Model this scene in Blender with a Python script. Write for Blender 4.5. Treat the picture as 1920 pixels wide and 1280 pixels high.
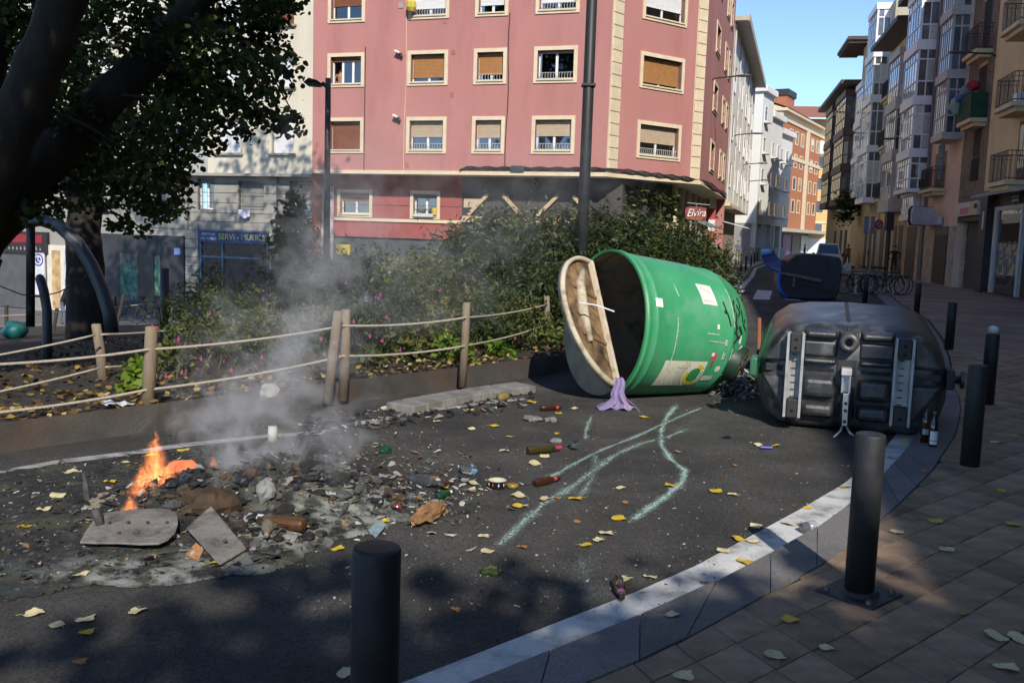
import bpy, bmesh, math, random
import numpy as np
from mathutils import Vector, Matrix, noise as mnoise
random.seed(7); RNG = np.random.default_rng(11)
S = bpy.context.scene
for o in list(bpy.data.objects): bpy.data.objects.remove(o)
COL = S.collection
rad = math.radians
# ------------------------------------------------------------------ camera, sky, sun, exposure
EYE = 1.75; FPX = 1750.0; PITCH = math.atan(199.9/1750); ROLL = 0.032
cam = bpy.data.cameras.new('camera'); camo = bpy.data.objects.new('camera', cam); COL.objects.link(camo)
cam.sensor_width = 36; cam.lens = 36*FPX/1920; cam.clip_start = 0.05; cam.clip_end = 2000
camo.matrix_world = Matrix.Translation((0,0,EYE)) @ Matrix.Rotation(rad(90)-PITCH,4,'X') @ Matrix.Rotation(ROLL,4,'Z')
S.camera = camo
SUN_AZ, SUN_EL = 171.0, 36.0
w = bpy.data.worlds.new('World'); S.world = w; w.use_nodes = True
nt = w.node_tree; sky = nt.nodes.new('ShaderNodeTexSky'); sky.sky_type = 'NISHITA'; sky.sun_disc = False
sky.sun_elevation = rad(SUN_EL); sky.sun_rotation = rad(SUN_AZ); sky.air_density = 0.6; sky.dust_density = 0.0; sky.ozone_density = 2.8
bg = nt.nodes['Background']; bg.inputs['Strength'].default_value = 0.15; nt.links.new(sky.outputs[0], bg.inputs[0])
sl = bpy.data.lights.new('sun','SUN'); sl.energy = 3.3; sl.angle = rad(0.53); sl.color = (1,0.93,0.83)
so = bpy.data.objects.new('sun', sl); COL.objects.link(so)
a_, e_ = rad(SUN_AZ), rad(SUN_EL)
SUNV = Vector((math.sin(a_)*math.cos(e_), math.cos(a_)*math.cos(e_), math.sin(e_)))
so.rotation_euler = (-SUNV).to_track_quat('-Z','Y').to_euler(); so.location = SUNV*60
S.view_settings.view_transform = 'Standard'; S.view_settings.look = 'None'; S.view_settings.exposure = 0.7; S.view_settings.gamma = 1
S.view_settings.use_curve_mapping = False
S.render.engine = 'CYCLES'
cy = S.cycles; cy.max_bounces = 6; cy.diffuse_bounces = 3; cy.glossy_bounces = 3; cy.transmission_bounces = 5; cy.transparent_max_bounces = 12
cy.volume_bounces = 0; cy.volume_step_rate = 1.0; cy.volume_max_steps = 96; cy.caustics_reflective = False; cy.caustics_refractive = False
cy.use_denoising = True; cy.use_adaptive_sampling = True; cy.adaptive_threshold = 0.03; cy.sample_clamp_indirect = 6
# ------------------------------------------------------------------ places in the scene seen along a line of sight
_cp,_sp = math.cos(PITCH), math.sin(PITCH)
_R0=Vector((1,0,0)); _U0=Vector((0,_sp,_cp)); _F=Vector((0,_cp,-_sp))
_R=_R0*math.cos(ROLL)+_U0*math.sin(ROLL); _U=_U0*math.cos(ROLL)-_R0*math.sin(ROLL); _C=Vector((0,0,EYE))
def D(px,py): return _F+_R*((px-960)/FPX)+_U*((640-py)/FPX)
def G(px,py,z=0.0):
    d=D(px,py); return _C+d*((z-EYE)/d.z)
def A(px,py,Y):
    d=D(px,py); return _C+d*(Y/d.y)
# ------------------------------------------------------------------ mesh helpers
class MB:
    def __init__(s, xf=None, flip=False): s.v=[]; s.f=[]; s.m=[]; s.xf=xf; s.flip=flip; s.cur=0
    def add(s, vs, fs):
        b=len(s.v)
        for p in vs: s.v.append(tuple(s.xf(*p)) if s.xf else tuple(p))
        for f in fs:
            s.f.append([b+i for i in (reversed(f) if s.flip else f)]); s.m.append(s.cur)
        return s
    def box(s,x0,x1,y0,y1,z0,z1):
        return s.add([(x0,y0,z0),(x1,y0,z0),(x1,y1,z0),(x0,y1,z0),(x0,y0,z1),(x1,y0,z1),(x1,y1,z1),(x0,y1,z1)],
          [(0,3,2,1),(4,5,6,7),(0,1,5,4),(1,2,6,5),(2,3,7,6),(3,0,4,7)])
    def obox(s,c,ax,ay,az):
        c,ax,ay,az=map(Vector,(c,ax,ay,az)); vs=[]
        for sz in (-1,1):
            for sx,sy in ((-1,-1),(1,-1),(1,1),(-1,1)): vs.append(c+ax*sx+ay*sy+az*sz)
        return s.add(vs,[(0,3,2,1),(4,5,6,7),(0,1,5,4),(1,2,6,5),(2,3,7,6),(3,0,4,7)])
    def poly(s,pts): return s.add(pts,[tuple(range(len(pts)))])
    def prism(s,pts,off):
        n=len(pts); off=Vector(off); top=[Vector(p)+off for p in pts]
        return s.add([Vector(p) for p in pts]+top,[tuple(reversed(range(n))),tuple(range(n,2*n))]+[(i,(i+1)%n,n+(i+1)%n,n+i) for i in range(n)])
    def tube(s,path,r,n=8,cap=True,sq=1.0):
        P=[Vector(p) for p in path]; k=len(P); rs=r if isinstance(r,(list,tuple)) else [r]*k
        vs=[]; up=None
        for i in range(k):
            t=(P[min(i+1,k-1)]-P[max(i-1,0)]).normalized()
            if up is None: up=Vector((0,0,1)) if abs(t.z)<.9 else Vector((1,0,0))
            a=t.cross(up); a=a.normalized() if a.length>1e-6 else Vector((1,0,0)); b=t.cross(a).normalized(); up=-b if i==0 else (up-t*up.dot(t)).normalized()
            a=t.cross(up).normalized(); b=up
            for j in range(n):
                q=2*math.pi*j/n; vs.append(P[i]+a*(math.cos(q)*rs[i])+b*(math.sin(q)*rs[i]*sq))
        fs=[(i*n+j,i*n+(j+1)%n,(i+1)*n+(j+1)%n,(i+1)*n+j) for i in range(k-1) for j in range(n)]
        if cap: fs+= [tuple(reversed(range(n))),tuple(range((k-1)*n,k*n))]
        return s.add(vs,fs)
    def lathe(s,prof,n=24,O=(0,0,0),ax=(0,0,1),e1=None,a0=0,a1=2*math.pi):
        O=Vector(O); ax=Vector(ax).normalized(); e1=Vector(e1) if e1 else ax.orthogonal(); e1=(e1-ax*e1.dot(ax)).normalized(); e2=ax.cross(e1)
        full=abs(a1-a0-2*math.pi)<1e-6; m=n if full else n+1; vs=[]
        for (t,r) in prof:
            for j in range(m):
                q=a0+(a1-a0)*j/n; vs.append(O+ax*t+e1*(r*math.cos(q))+e2*(r*math.sin(q)))
        fs=[]
        for i in range(len(prof)-1):
            for j in range(n):
                j2=(j+1)%m; fs.append((i*m+j,i*m+j2,(i+1)*m+j2,(i+1)*m+j))
        return s.add(vs,fs)
    def ball(s,c,r,n=10,sz=1.0,sx=1.0,sy=1.0):
        k=n//2; pr=[(-math.cos(math.pi*i/k),max(1e-4,math.sin(math.pi*i/k))) for i in range(k+1)]
        vs=[];c=Vector(c)
        for t,q in pr:
            for j in range(n):
                a=2*math.pi*j/n; vs.append(c+Vector((math.cos(a)*q*r*sx,math.sin(a)*q*r*sy,t*r*sz)))
        return s.add(vs,[(i*n+j,i*n+(j+1)%n,(i+1)*n+(j+1)%n,(i+1)*n+j) for i in range(k) for j in range(n)])
    def mesh(s,name,mats,smooth=False,org=(0,0,0)):
        me=bpy.data.meshes.new(name); o=Vector(org)
        me.from_pydata([(p[0]-o.x,p[1]-o.y,p[2]-o.z) for p in s.v],[],s.f)
        for m in (mats if isinstance(mats,(list,tuple)) else [mats]): me.materials.append(m)
        if max(s.m or [0])>0: me.polygons.foreach_set('material_index',s.m)
        if smooth: me.polygons.foreach_set('use_smooth',[True]*len(me.polygons))
        me.update(); return me
def link(name,data,parent=None,loc=None,rot=None):
    o=bpy.data.objects.new(name,data); COL.objects.link(o)
    if parent: o.parent=parent
    if loc is not None: o.location=loc
    if rot is not None: o.rotation_euler=rot
    return o
def tag(o,label=None,cat=None,group=None,kind=None):
    if label: o['label']=label
    if cat: o['category']=cat
    if group: o['group']=group
    if kind: o['kind']=kind
    return o
def empty(name,label,cat,loc=(0,0,0),rot=(0,0,0),group=None):
    o=link(name,None,None,loc,rot); o.empty_display_size=.2; return tag(o,label,cat,group)
def org(o):
    v=Vector((0,0,0))
    while o is not None: v+=o.location; o=o.parent
    return v
def part(mb,name,mats,parent,smooth=False,world=True,bev=0,label=None,kind=None):
    o=link(name,mb.mesh(name,mats,smooth,org(parent) if world else (0,0,0)),parent)
    if bev: bevel(o,bev)
    return tag(o,label,None,None,kind)
def bevel(o,wd,seg=2):
    m=o.modifiers.new('bevel','BEVEL'); m.width=wd; m.segments=seg; m.limit_method='ANGLE'; m.angle_limit=rad(35); return o
def solo(mb,name,mats,label,cat,group=None,smooth=False,kind=None,loc=None,bev=0):
    l=Vector(loc) if loc is not None else Vector((0,0,0))
    o=link(name,mb.mesh(name,mats,smooth,l),None,l); tag(o,label,cat,group,kind)
    if bev: bevel(o,bev)
    return o
def copy_tree(o,parent=None):
    c=o.copy(); COL.objects.link(c); c.parent=parent
    for ch in list(o.children): copy_tree(ch,c)
    return c
class Fr:
    """a vertical plane: x along azimuth az, y out of the wall (side o), z up"""
    def __init__(s,p0,az,o): 
        s.p0=Vector((p0[0],p0[1],0)); a=rad(az); s.d=Vector((math.sin(a),math.cos(a),0)); s.n=Vector((-s.d.y,s.d.x,0))*o; s.o=o
    def p(s,x,y,z): return s.p0+s.d*x+s.n*y+Vector((0,0,z))
    def mb(s): return MB(s.p, s.o<0)
    def px(s,px,py,off=0.0):
        d=D(px,py); n=s.n; q=s.p0+n*off; t=(n.dot(q)-n.dot(Vector((0,0,0))))/(n.x*d.x+n.y*d.y); w_=_C+d*t
        return (w_-q).dot(s.d), w_.z
# ------------------------------------------------------------------ materials
_mc={}
def M(name,col,rough=.8,var=.18,vs=2.0,bump=0.0,bs=60.0,metal=0.0,dirt=None,da=0.5,ds=1.5,rnd=0.0,spec=.5,trans=0.0,coat=0.0,stretch=None,detail=5,emit=None,alpha=None):
    if name in _mc: return _mc[name]
    m=bpy.data.materials.new(name); m.use_nodes=True; nt=m.node_tree; N=nt.nodes; L=nt.links; b=N['Principled BSDF']
    b.inputs['Roughness'].default_value=rough; b.inputs['Metallic'].default_value=metal; b.inputs['Specular IOR Level'].default_value=spec
    if trans: b.inputs['Transmission Weight'].default_value=trans
    if coat: b.inputs['Coat Weight'].default_value=coat; b.inputs['Coat Roughness'].default_value=.08
    tc=N.new('ShaderNodeTexCoord'); vec=tc.outputs['Object']
    if stretch:
        mp=N.new('ShaderNodeMapping'); mp.inputs['Scale'].default_value=stretch; L.new(vec,mp.inputs[0]); vec=mp.outputs[0]
    def noise(sc,det=detail,ro=.55):
        n=N.new('ShaderNodeTexNoise'); n.inputs['Scale'].default_value=sc; n.inputs['Detail'].default_value=det; n.inputs['Roughness'].default_value=ro; L.new(vec,n.inputs['Vector']); return n.outputs['Fac']
    def mixc(f,a,bc):
        x=N.new('ShaderNodeMix'); x.data_type='RGBA'; 
        if hasattr(f,'links'): L.new(f,x.inputs[0])
        else: x.inputs[0].default_value=f
        for s_,i in ((a,6),(bc,7)):
            if hasattr(s_,'links'): L.new(s_,x.inputs[i])
            else: x.inputs[i].default_value=(*s_[:3],1)
        return x.outputs[2]
    def rng(f,a,bb,c,d):
        x=N.new('ShaderNodeMapRange'); L.new(f,x.inputs[0]); x.inputs[1].default_value=a; x.inputs[2].default_value=bb; x.inputs[3].default_value=c; x.inputs[4].default_value=d; return x.outputs[0]
    c=tuple(col)
    out=mixc(rng(noise(vs),.3,.7,0,1),tuple(max(0,k*(1-var)) for k in c),tuple(min(1,k*(1+var)) for k in c))
    if dirt: out=mixc(rng(noise(ds,8,.62),.48,.66,0,da),out,dirt)
    if rnd:
        oi=N.new('ShaderNodeObjectInfo'); hs=N.new('ShaderNodeHueSaturation'); L.new(out,hs.inputs['Color']); L.new(rng(oi.outputs['Random'],0,1,1-rnd,1+rnd),hs.inputs['Value']); out=hs.outputs[0]
    L.new(out,b.inputs['Base Color'])
    if bump:
        bp=N.new('ShaderNodeBump'); bp.inputs['Strength'].default_value=bump; bp.inputs['Distance'].default_value=.02; L.new(noise(bs,4,.6),bp.inputs['Height']); L.new(bp.outputs[0],b.inputs['Normal'])
    if emit: b.inputs['Emission Color'].default_value=(*emit[:3],1); b.inputs['Emission Strength'].default_value=emit[3]
    _mc[name]=m; return m
def glass_thin(name,tint=(.75,.8,.8),refl=.12):
    if name in _mc: return _mc[name]
    m=bpy.data.materials.new(name); m.use_nodes=True; nt=m.node_tree; N=nt.nodes; L=nt.links; N.remove(N['Principled BSDF'])
    t=N.new('ShaderNodeBsdfTransparent'); t.inputs[0].default_value=(*tint,1); g=N.new('ShaderNodeBsdfGlossy'); g.inputs['Roughness'].default_value=.03
    f=N.new('ShaderNodeFresnel'); f.inputs[0].default_value=1.5; ad=N.new('ShaderNodeMath'); ad.operation='ADD'; ad.use_clamp=True; ad.inputs[1].default_value=refl; L.new(f.outputs[0],ad.inputs[0])
    x=N.new('ShaderNodeMixShader'); L.new(ad.outputs[0],x.inputs[0]); L.new(t.outputs[0],x.inputs[1]); L.new(g.outputs[0],x.inputs[2]); L.new(x.outputs[0],N['Material Output'].inputs[0]); _mc[name]=m; return m
def leafmat(name,cols,rough=.55,trans=.35):
    """leaves: colour from a per-leaf random stored in the mesh, lets a little light through"""
    m=bpy.data.materials.new(name); m.use_nodes=True; nt=m.node_tree; N=nt.nodes; L=nt.links; b=N['Principled BSDF']; b.inputs['Roughness'].default_value=rough; b.inputs['Specular IOR Level'].default_value=.25
    at=N.new('ShaderNodeAttribute'); at.attribute_name='lr'; cr=N.new('ShaderNodeValToRGB'); e=cr.color_ramp.elements
    while len(e)>1: e.remove(e[-1])
    e[0].position=0; e[0].color=(*cols[0],1)
    for i,c in enumerate(cols[1:]): x=e.new((i+1)/(len(cols)-1)); x.color=(*c,1)
    L.new(at.outputs['Fac'],cr.inputs[0]); L.new(cr.outputs[0],b.inputs['Base Color'])
    tr=N.new('ShaderNodeBsdfTranslucent'); L.new(cr.outputs[0],tr.inputs[0]); x=N.new('ShaderNodeMixShader'); x.inputs[0].default_value=trans
    L.new(b.outputs[0],x.inputs[1]); L.new(tr.outputs[0],x.inputs[2]); L.new(x.outputs[0],N['Material Output'].inputs[0]); return m
# ------------------------------------------------------------------ leaves
def leaf_shape(kind):
    if kind=='lobed':
        q=[]; 
        for i in range(11):
            a=math.pi*2*i/11+math.pi/2; r=(.5,.44,.47,.40,.46,.43,.45,.38,.48,.42,.47)[i]
            q.append((r*math.cos(a)*.92,r*math.sin(a)+.05,0.10*(1-abs(math.cos(a)))))
        return q
    if kind=='lance': return [(0,-.5,0),(.17,-.1,.05),(0,.5,-.04),(-.17,-.1,.05)]
    return [(0,-.5,0),(.3,-.2,.06),(.3,.15,.06),(0,.5,-.03),(-.3,.15,.06),(-.3,-.2,.06)]
def leaf_mesh(name,pts,size,kind,mat,upbias=.35,seedrand=None):
    pts=np.asarray(pts,float); n=len(pts); sh=np.array(leaf_shape(kind)); k=len(sh)
    z=RNG.normal(size=(n,3)); z[:,2]=np.abs(z[:,2])+upbias; z/=np.linalg.norm(z,axis=1)[:,None]
    t=RNG.normal(size=(n,3)); x=np.cross(t,z); x/=np.linalg.norm(x,axis=1)[:,None]; y=np.cross(z,x)
    s=(np.asarray(size)*RNG.uniform(.65,1.25,n))[:,None,None] if np.ndim(size)==0 else np.asarray(size)[:,None,None]
    V=pts[:,None,:]+s*(sh[None,:,0:1]*x[:,None,:]+sh[None,:,1:2]*y[:,None,:]+sh[None,:,2:3]*z[:,None,:])
    me=bpy.data.meshes.new(name); me.vertices.add(n*k); me.vertices.foreach_set('co',V.astype(np.float32).ravel())
    me.loops.add(n*k); me.loops.foreach_set('vertex_index',np.arange(n*k,dtype=np.int32)); me.polygons.add(n)
    me.polygons.foreach_set('loop_start',np.arange(0,n*k,k,dtype=np.int32)); me.update(calc_edges=True)
    lr=np.repeat(RNG.random(n) if seedrand is None else np.clip(seedrand,0,1),k).astype(np.float32)
    at=me.attributes.new('lr','FLOAT','POINT'); at.data.foreach_set('value',lr); me.materials.append(mat); return me
def blob(c,r,n,hollow=.3):
    v=RNG.normal(size=(n,3)); v/=np.linalg.norm(v,axis=1)[:,None]; q=(hollow+(1-hollow)*RNG.random(n))**.6
    q*=1+np.abs(RNG.normal(0,.22,n))*(RNG.random(n)<.45)
    return np.asarray(c)+v*q[:,None]*np.asarray(r)
def sprigs(c,r,n,per,up=.3):
    out=[]
    for k in range(n):
        d=RNG.normal(size=3); d[2]=abs(d[2])*.8+up; d/=np.linalg.norm(d); s=np.asarray(c)+d*np.asarray(r)*RNG.uniform(.2,.8); L_=r[0]*RNG.uniform(.3,.75); bend=RNG.normal(0,.25,3)
        for t in np.linspace(0,1,per): out.append(s+(d+bend*t)*L_*t+RNG.normal(0,.025,3))
    return np.array(out)
def textmb(s,size,xf,thick=0.0,shear=0.0,align='CENTER',font=None,extr=None):
    """letters as a mesh whose flat x,y go through xf"""
    cu=bpy.data.curves.new('letters','FONT'); cu.body=s; cu.size=size; cu.align_x=align; cu.align_y='CENTER'; cu.shear=shear; cu.resolution_u=3; cu.offset=thick
    o=bpy.data.objects.new('letters',cu); COL.objects.link(o); dg=bpy.context.evaluated_depsgraph_get(); me=bpy.data.meshes.new_from_object(o.evaluated_get(dg))
    mb=MB(); mb.add([xf(v.co.x,v.co.y) for v in me.vertices],[tuple(p.vertices) for p in me.polygons])
    bpy.data.objects.remove(o); bpy.data.curves.remove(cu); bpy.data.meshes.remove(me); return mb
def wall_holes(mb,x0,x1,z0,z1,holes,y=0.0,depth=.2):
    xs=sorted({x0,x1,*[h[0] for h in holes],*[h[1] for h in holes]}); zs=sorted({z0,z1,*[h[2] for h in holes],*[h[3] for h in holes]})
    xs=[x for x in xs if x0<=x<=x1]; zs=[z for z in zs if z0<=z<=z1]
    for i in range(len(xs)-1):
        for j in range(len(zs)-1):
            cx=(xs[i]+xs[i+1])/2; cz=(zs[j]+zs[j+1])/2
            if any(h[0]<cx<h[1] and h[2]<cz<h[3] for h in holes): continue
            mb.poly([(xs[i],y,zs[j]),(xs[i],y,zs[j+1]),(xs[i+1],y,zs[j+1]),(xs[i+1],y,zs[j])])
    for a,b,c,d in holes:
        q=y-depth; a,b=max(a,x0),min(b,x1)
        mb.poly([(a,y,c),(a,q,c),(a,q,d),(a,y,d)]); mb.poly([(b,y,c),(b,y,d),(b,q,d),(b,q,c)]); mb.poly([(a,y,d),(a,q,d),(b,q,d),(b,y,d)]); mb.poly([(a,y,c),(b,y,c),(b,q,c),(a,q,c)])
# ================================================================== THE GROUND
asph=M('asphalt',(.078,.074,.068),.92,.34,1.3,1.0,140,dirt=(.036,.034,.033),da=.7,ds=.8,spec=.25)
def _asph_speck():
    nt=asph.node_tree; N=nt.nodes; L=nt.links; b=N['Principled BSDF']; src=b.inputs['Base Color'].links[0].from_socket
    tc=N.new('ShaderNodeTexCoord'); v=N.new('ShaderNodeTexVoronoi'); v.inputs['Scale'].default_value=95; L.new(tc.outputs['Object'],v.inputs['Vector'])
    gt=N.new('ShaderNodeMapRange'); gt.inputs[1].default_value=0; gt.inputs[2].default_value=1; gt.inputs[3].default_value=.55; gt.inputs[4].default_value=1.6; L.new(v.outputs['Color'],gt.inputs[0])
    mx=N.new('ShaderNodeMix'); mx.data_type='RGBA'; mx.blend_type='MULTIPLY'; mx.inputs[0].default_value=1; L.new(src,mx.inputs[6]); L.new(gt.outputs[0],mx.inputs[7]); L.new(mx.outputs[2],b.inputs['Base Color'])
_asph_speck()
soilm=M('garden_soil',(.035,.026,.017),.95,.5,6,.9,30,dirt=(.012,.010,.008),da=.7,ds=3)
plazam=M('plaza_paving',(.17,.165,.16),.85,.2,1.5,.3,30,dirt=(.09,.085,.08),da=.5,ds=.7)
tilem=M('paving_tile',(.34,.238,.160),.88,.22,9,.7,160,dirt=(.14,.10,.075),da=.85,ds=2.8,rnd=.20,spec=.3)
jointm=M('tile_joint',(.022,.017,.013),.95,.3,8)
granm=M('kerb_granite',(.155,.145,.140),.8,.3,70,.3,150,dirt=(.05,.05,.055),da=.5,ds=1.5,rnd=.14)
concm=M('concrete',(.22,.21,.195),.9,.2,8,.5,60,dirt=(.10,.09,.08),da=.7,ds=5)
whitem=M('road_paint',(.60,.60,.58),.8,.15,10,.4,120,dirt=(.14,.137,.13),da=.8,ds=5)
def flat(name,pts,z,mat,kind='structure'):
    o=solo(MB().poly([(p[0],p[1],z) for p in pts]),name,mat,None,None,kind=kind); return o
flat('ground',[(-900,-900),(900,-900),(900,900),(-900,900)],-2.7,M('far_ground',(.12,.115,.11),.9))
LK=[(8.5,35.7),(12,48),(16.3,64),(21.5,80),(29,100),(41,124),(75,165)]          # left kerb of the street
GE=[(-46,-41.3),(-12,-2.4),(-8,2.1),(-3.83,6.84),(-2.29,8.62),(.56,11.86),(.95,12.6),(3.2,19),(5.6,26),(7.6,32.6)]   # edge of the planted garden
flat('road',[(160,165),(160,-80),(-90,-80),(-90,-91)]+GE+LK,0.0,asph)
KT=[G(*p,.06) for p in [(1200,1236),(1287,1195),(1445,1109),(1532,1063),(1642,982),(1686,943),(1747,882),(1791,814),(1801,768),(1798,742),(1790,729)]]
KW=[G(*p,.06) for p in [(1200,1151),(1344,1087),(1445,1035),(1532,987),(1589,947),(1655,888),(1694,847),(1725,803),(1745,765),(1755,735),(1757,712)]]
RW=[G(*p,0) for p in [(1200,1107),(1305,1061),(1410,1004),(1506,952),(1581,908),(1646,856),(1680,815),(1705,780),(1722,745),(1732,715),(1736,690)]]
def back(P): 
    d=(P[0]-P[1]).normalized(); e=Vector((d.x,d.y,0)); return [P[0]+e*9+Vector((-3.4,-1.0,0)),P[0]+e*2.2+Vector((-.15,0,0))]+P
KT,KW,RW=back(KT),back(KW),back(RW)
far=[(6.9,14.6),(7.9,17),(9.8,22),(11.6,28),(13.8,34.5),(16.2,42),(19.3,52.5),(24.4,70),(36,104),(52,128)]
pave=[Vector((p.x,p.y,0)) for p in KT]+[Vector((*p,0)) for p in far]
pv=flat('pavement',[(p.x,p.y) for p in pave]+[(120,150),(120,-60),(-20,-60)],.048,jointm)
# granite kerb stones, one by one
kerb=link('kerb',None); kerb.empty_display_size=.2; tag(kerb,None,None,None,'structure')
def resamp(P,step):
    out=[P[0].copy()]; acc=0
    for a,b in zip(P[:-1],P[1:]):
        l=(b-a).length; t=step-acc
        while t<l: out.append(a+(b-a)*(t/l)); t+=step
        acc=(acc+l)%step if True else 0
        acc=l-(t-step)
    return out
def at_frac(P,f):
    ls=[(b-a).length for a,b in zip(P[:-1],P[1:])]; T=sum(ls)*f
    for (a,b),l in zip(zip(P[:-1],P[1:]),ls):
        if T<=l: return a+(b-a)*(T/l)
        T-=l
    return P[-1]
KWx=KW+[Vector((p[0]-.42,p[1]+.1,.06)) for p in far]; KTx=KT+[Vector((p[0]-.02,p[1],.06)) for p in far]
def seglen(P): return sum((b-a).length for a,b in zip(P[:-1],P[1:]))
nst=int(seglen(KTx[:14])/.62)
def pairs(i0,i1): 
    for i in range(i0,i1): yield i
cut=[]
for i in range(len(KTx)-1):
    n=max(1,round(((KTx[i+1]-KTx[i]).length+(KWx[i+1]-KWx[i]).length)/2/ (.62 if i<13 else 1.2)))
    for k in range(n): cut.append((KWx[i].lerp(KWx[i+1],k/n),KTx[i].lerp(KTx[i+1],k/n)))
cut.append((KWx[-1],KTx[-1]))
for (a,b),(c,d) in zip(cut[:-1],cut[1:]):
    g=.0018; ctr=(a+b+c+d)/4; q=[p+(ctr-p).normalized()*g for p in (a,b,d,c)]
    q=[Vector((p.x,p.y,0)) for p in q]; m=MB(); dz=random.uniform(-.002,.002)
    top=[p+(ctr-p).normalized()*.003+Vector((0,0,.062+dz)) for p in q]; top=[Vector((p.x,p.y,.062+dz)) for p in top]
    mid=[Vector((p.x,p.y,.054+dz)) for p in q]; low=[Vector((p.x,p.y,-.04)) for p in q]
    m.add(low+mid+top,[(8,9,10,11)]+[(i,(i+1)%4,4+(i+1)%4,4+i) for i in range(4)]+[(4+i,4+(i+1)%4,8+(i+1)%4,8+i) for i in range(4)])
    part(m,'kerb_stone',granm,kerb)
# painted line beside the kerb
mk=MB()
KWr=[Vector((p.x,p.y,0)) for p in KW]
for i in range(len(RW)-1):
    n=4
    for k in range(n):
        a,b=RW[i].lerp(RW[i+1],k/n),RW[i].lerp(RW[i+1],(k+1)/n); c,d=KWr[i].lerp(KWr[i+1],k/n),KWr[i].lerp(KWr[i+1],(k+1)/n)
        mk.poly([(a.x,a.y,.004),(c.x,c.y,.004),(d.x,d.y,.004),(b.x,b.y,.004)])
solo(mk,'road_marking',whitem,None,None,kind='structure')
# paving tiles
U=Vector((.2055,.1835,0)); W_=Vector((-.098,.237,0)); T0=Vector((1.507,3.928,0))
def nearest_seg(p):
    best=None
    for a,b in zip(pave[:-1],pave[1:]):
        t=max(0,min(1,(p-a).dot(b-a)/((b-a).length_squared))); d=(p-(a+(b-a)*t)).length
        if best is None or d<best[0]: best=(d,a,b)
    return best
def clip(poly,a,b):
    n=Vector((b.y-a.y,-(b.x-a.x),0)).normalized(); out=[]   # right of a->b is pavement
    f=[(p-a).dot(n)-.006 for p in poly]
    for i in range(len(poly)):
        p,q=poly[i],poly[(i+1)%len(poly)]; fp,fq=f[i],f[(i+1)%len(poly)]
        if fp>=0: out.append(p)
        if fp*fq<0: out.append(p.lerp(q,fp/(fp-fq)))
    return out
def tile_mesh(poly,name='tile',dz=0):
    m=MB(); c=sum(poly,Vector())/len(poly); n=len(poly); 
    lo=[p+(c-p).normalized()*.0035 for p in poly]; hi=[p+(c-p).normalized()*.0075 for p in poly]
    m.add([Vector((p.x,p.y,.03)) for p in lo]+[Vector((p.x,p.y,.056)) for p in lo]+[Vector((p.x,p.y,.060)) for p in hi],
      [tuple(range(2*n,3*n))]+[(i,(i+1)%n,n+(i+1)%n,n+i) for i in range(n)]+[(n+i,n+(i+1)%n,2*n+(i+1)%n,2*n+i) for i in range(n)]); return m
base=[Vector((0,0,0)),U,U+W_,W_]; 
TM=tile_mesh([p-(U+W_)/2 for p in base]).mesh('tile',tilem)
cand=[]
for i in range(-22,64):
    for j in range(-70,60):
        c=T0+U*(i+.5)+W_*(j+.5); d=c-_C; dep=d.dot(_F)
        if dep<.4 or dep>16 or c.y<.9 or c.x>9.5: continue
        x=960+FPX*d.dot(_R)/dep; y=640-FPX*d.dot(_U)/dep
        vis=-40<x<2000 and y<1400; cand.append((dep if vis else dep+100,c,i,j))
cand.sort(key=lambda t:t[0]); nt_=0; rest=MB()
for dep,c,i,j in cand:
    s=nearest_seg(c); side=(c-s[1]).dot(Vector((s[2].y-s[1].y,-(s[2].x-s[1].x),0)))
    if side<0 and s[0]>.25: continue
    poly=[T0+U*i+W_*j+p for p in base]
    full=s[0]>.25
    if not full: 
        poly=clip(poly,s[1],s[2])
        if len(poly)<3: continue
        ar=0
        for k in range(1,len(poly)-1): ar+=abs((poly[k]-poly[0]).cross(poly[k+1]-poly[0]).z)/2
        if ar<.003: continue
    if nt_<296 and dep<90:
        nt_+=1
        if full: o=link('tile',TM,pv,c+Vector((0,0,random.uniform(-.0015,.0012))),(random.uniform(-.004,.004),random.uniform(-.004,.004),0))
        else: o=part(tile_mesh(poly),'tile',tilem,pv)
    else:
        t=tile_mesh(poly); rest.add(t.v,t.f)
part(rest,'tile_field',tilem,pv,kind='stuff')
# the wide brown pavement further along, one sheet lying on the joints
bp_=[Vector((7.2,14.2,0))]+[Vector((*p,0))+Vector((.05,0,0)) for p in far]
m=MB(); m.poly([(p.x,p.y,.056) for p in bp_]+[(118,148,.056),(118,5,.056),(12,9.5,.056)])
solo(m,'far_pavement',M('brown_paving',(.22,.155,.115),.88,.3,.9,.5,25,dirt=(.085,.068,.058),da=.7,ds=.5),None,None,kind='structure')
# ---- left side of the street: pavement, kerb, line, crossing
LKv=[Vector((*p,0)) for p in LK]
m=MB()
for a,b in zip(LKv[:-1],LKv[1:]):
    m.poly([(a.x,a.y,.12),(b.x,b.y,.12),(b.x-14,b.y+2,.12),(a.x-14,a.y+2,.12)]); m.poly([(a.x,a.y,-.05),(b.x,b.y,-.05),(b.x,b.y,.12),(a.x,a.y,.12)])
a=LKv[0]; m.poly([(a.x,a.y,-.05),(a.x,a.y,.12),(a.x-14,a.y+2,.12),(a.x-14,a.y+2,-.05)])
solo(m,'street_pavement',M('light_paving',(.24,.22,.19),.85,.2,1.5,.3,20,dirt=(.13,.12,.1),da=.5,ds=1),None,None,kind='structure')
m=MB()
for a,b in zip(LKv[:-1],LKv[1:]):
    m.poly([(a.x+.06,a.y,.004),(a.x+.30,a.y,.004),(b.x+.30,b.y,.004),(b.x+.06,b.y,.004)])
solo(m,'kerb_line',whitem,None,None,kind='structure')
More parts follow.
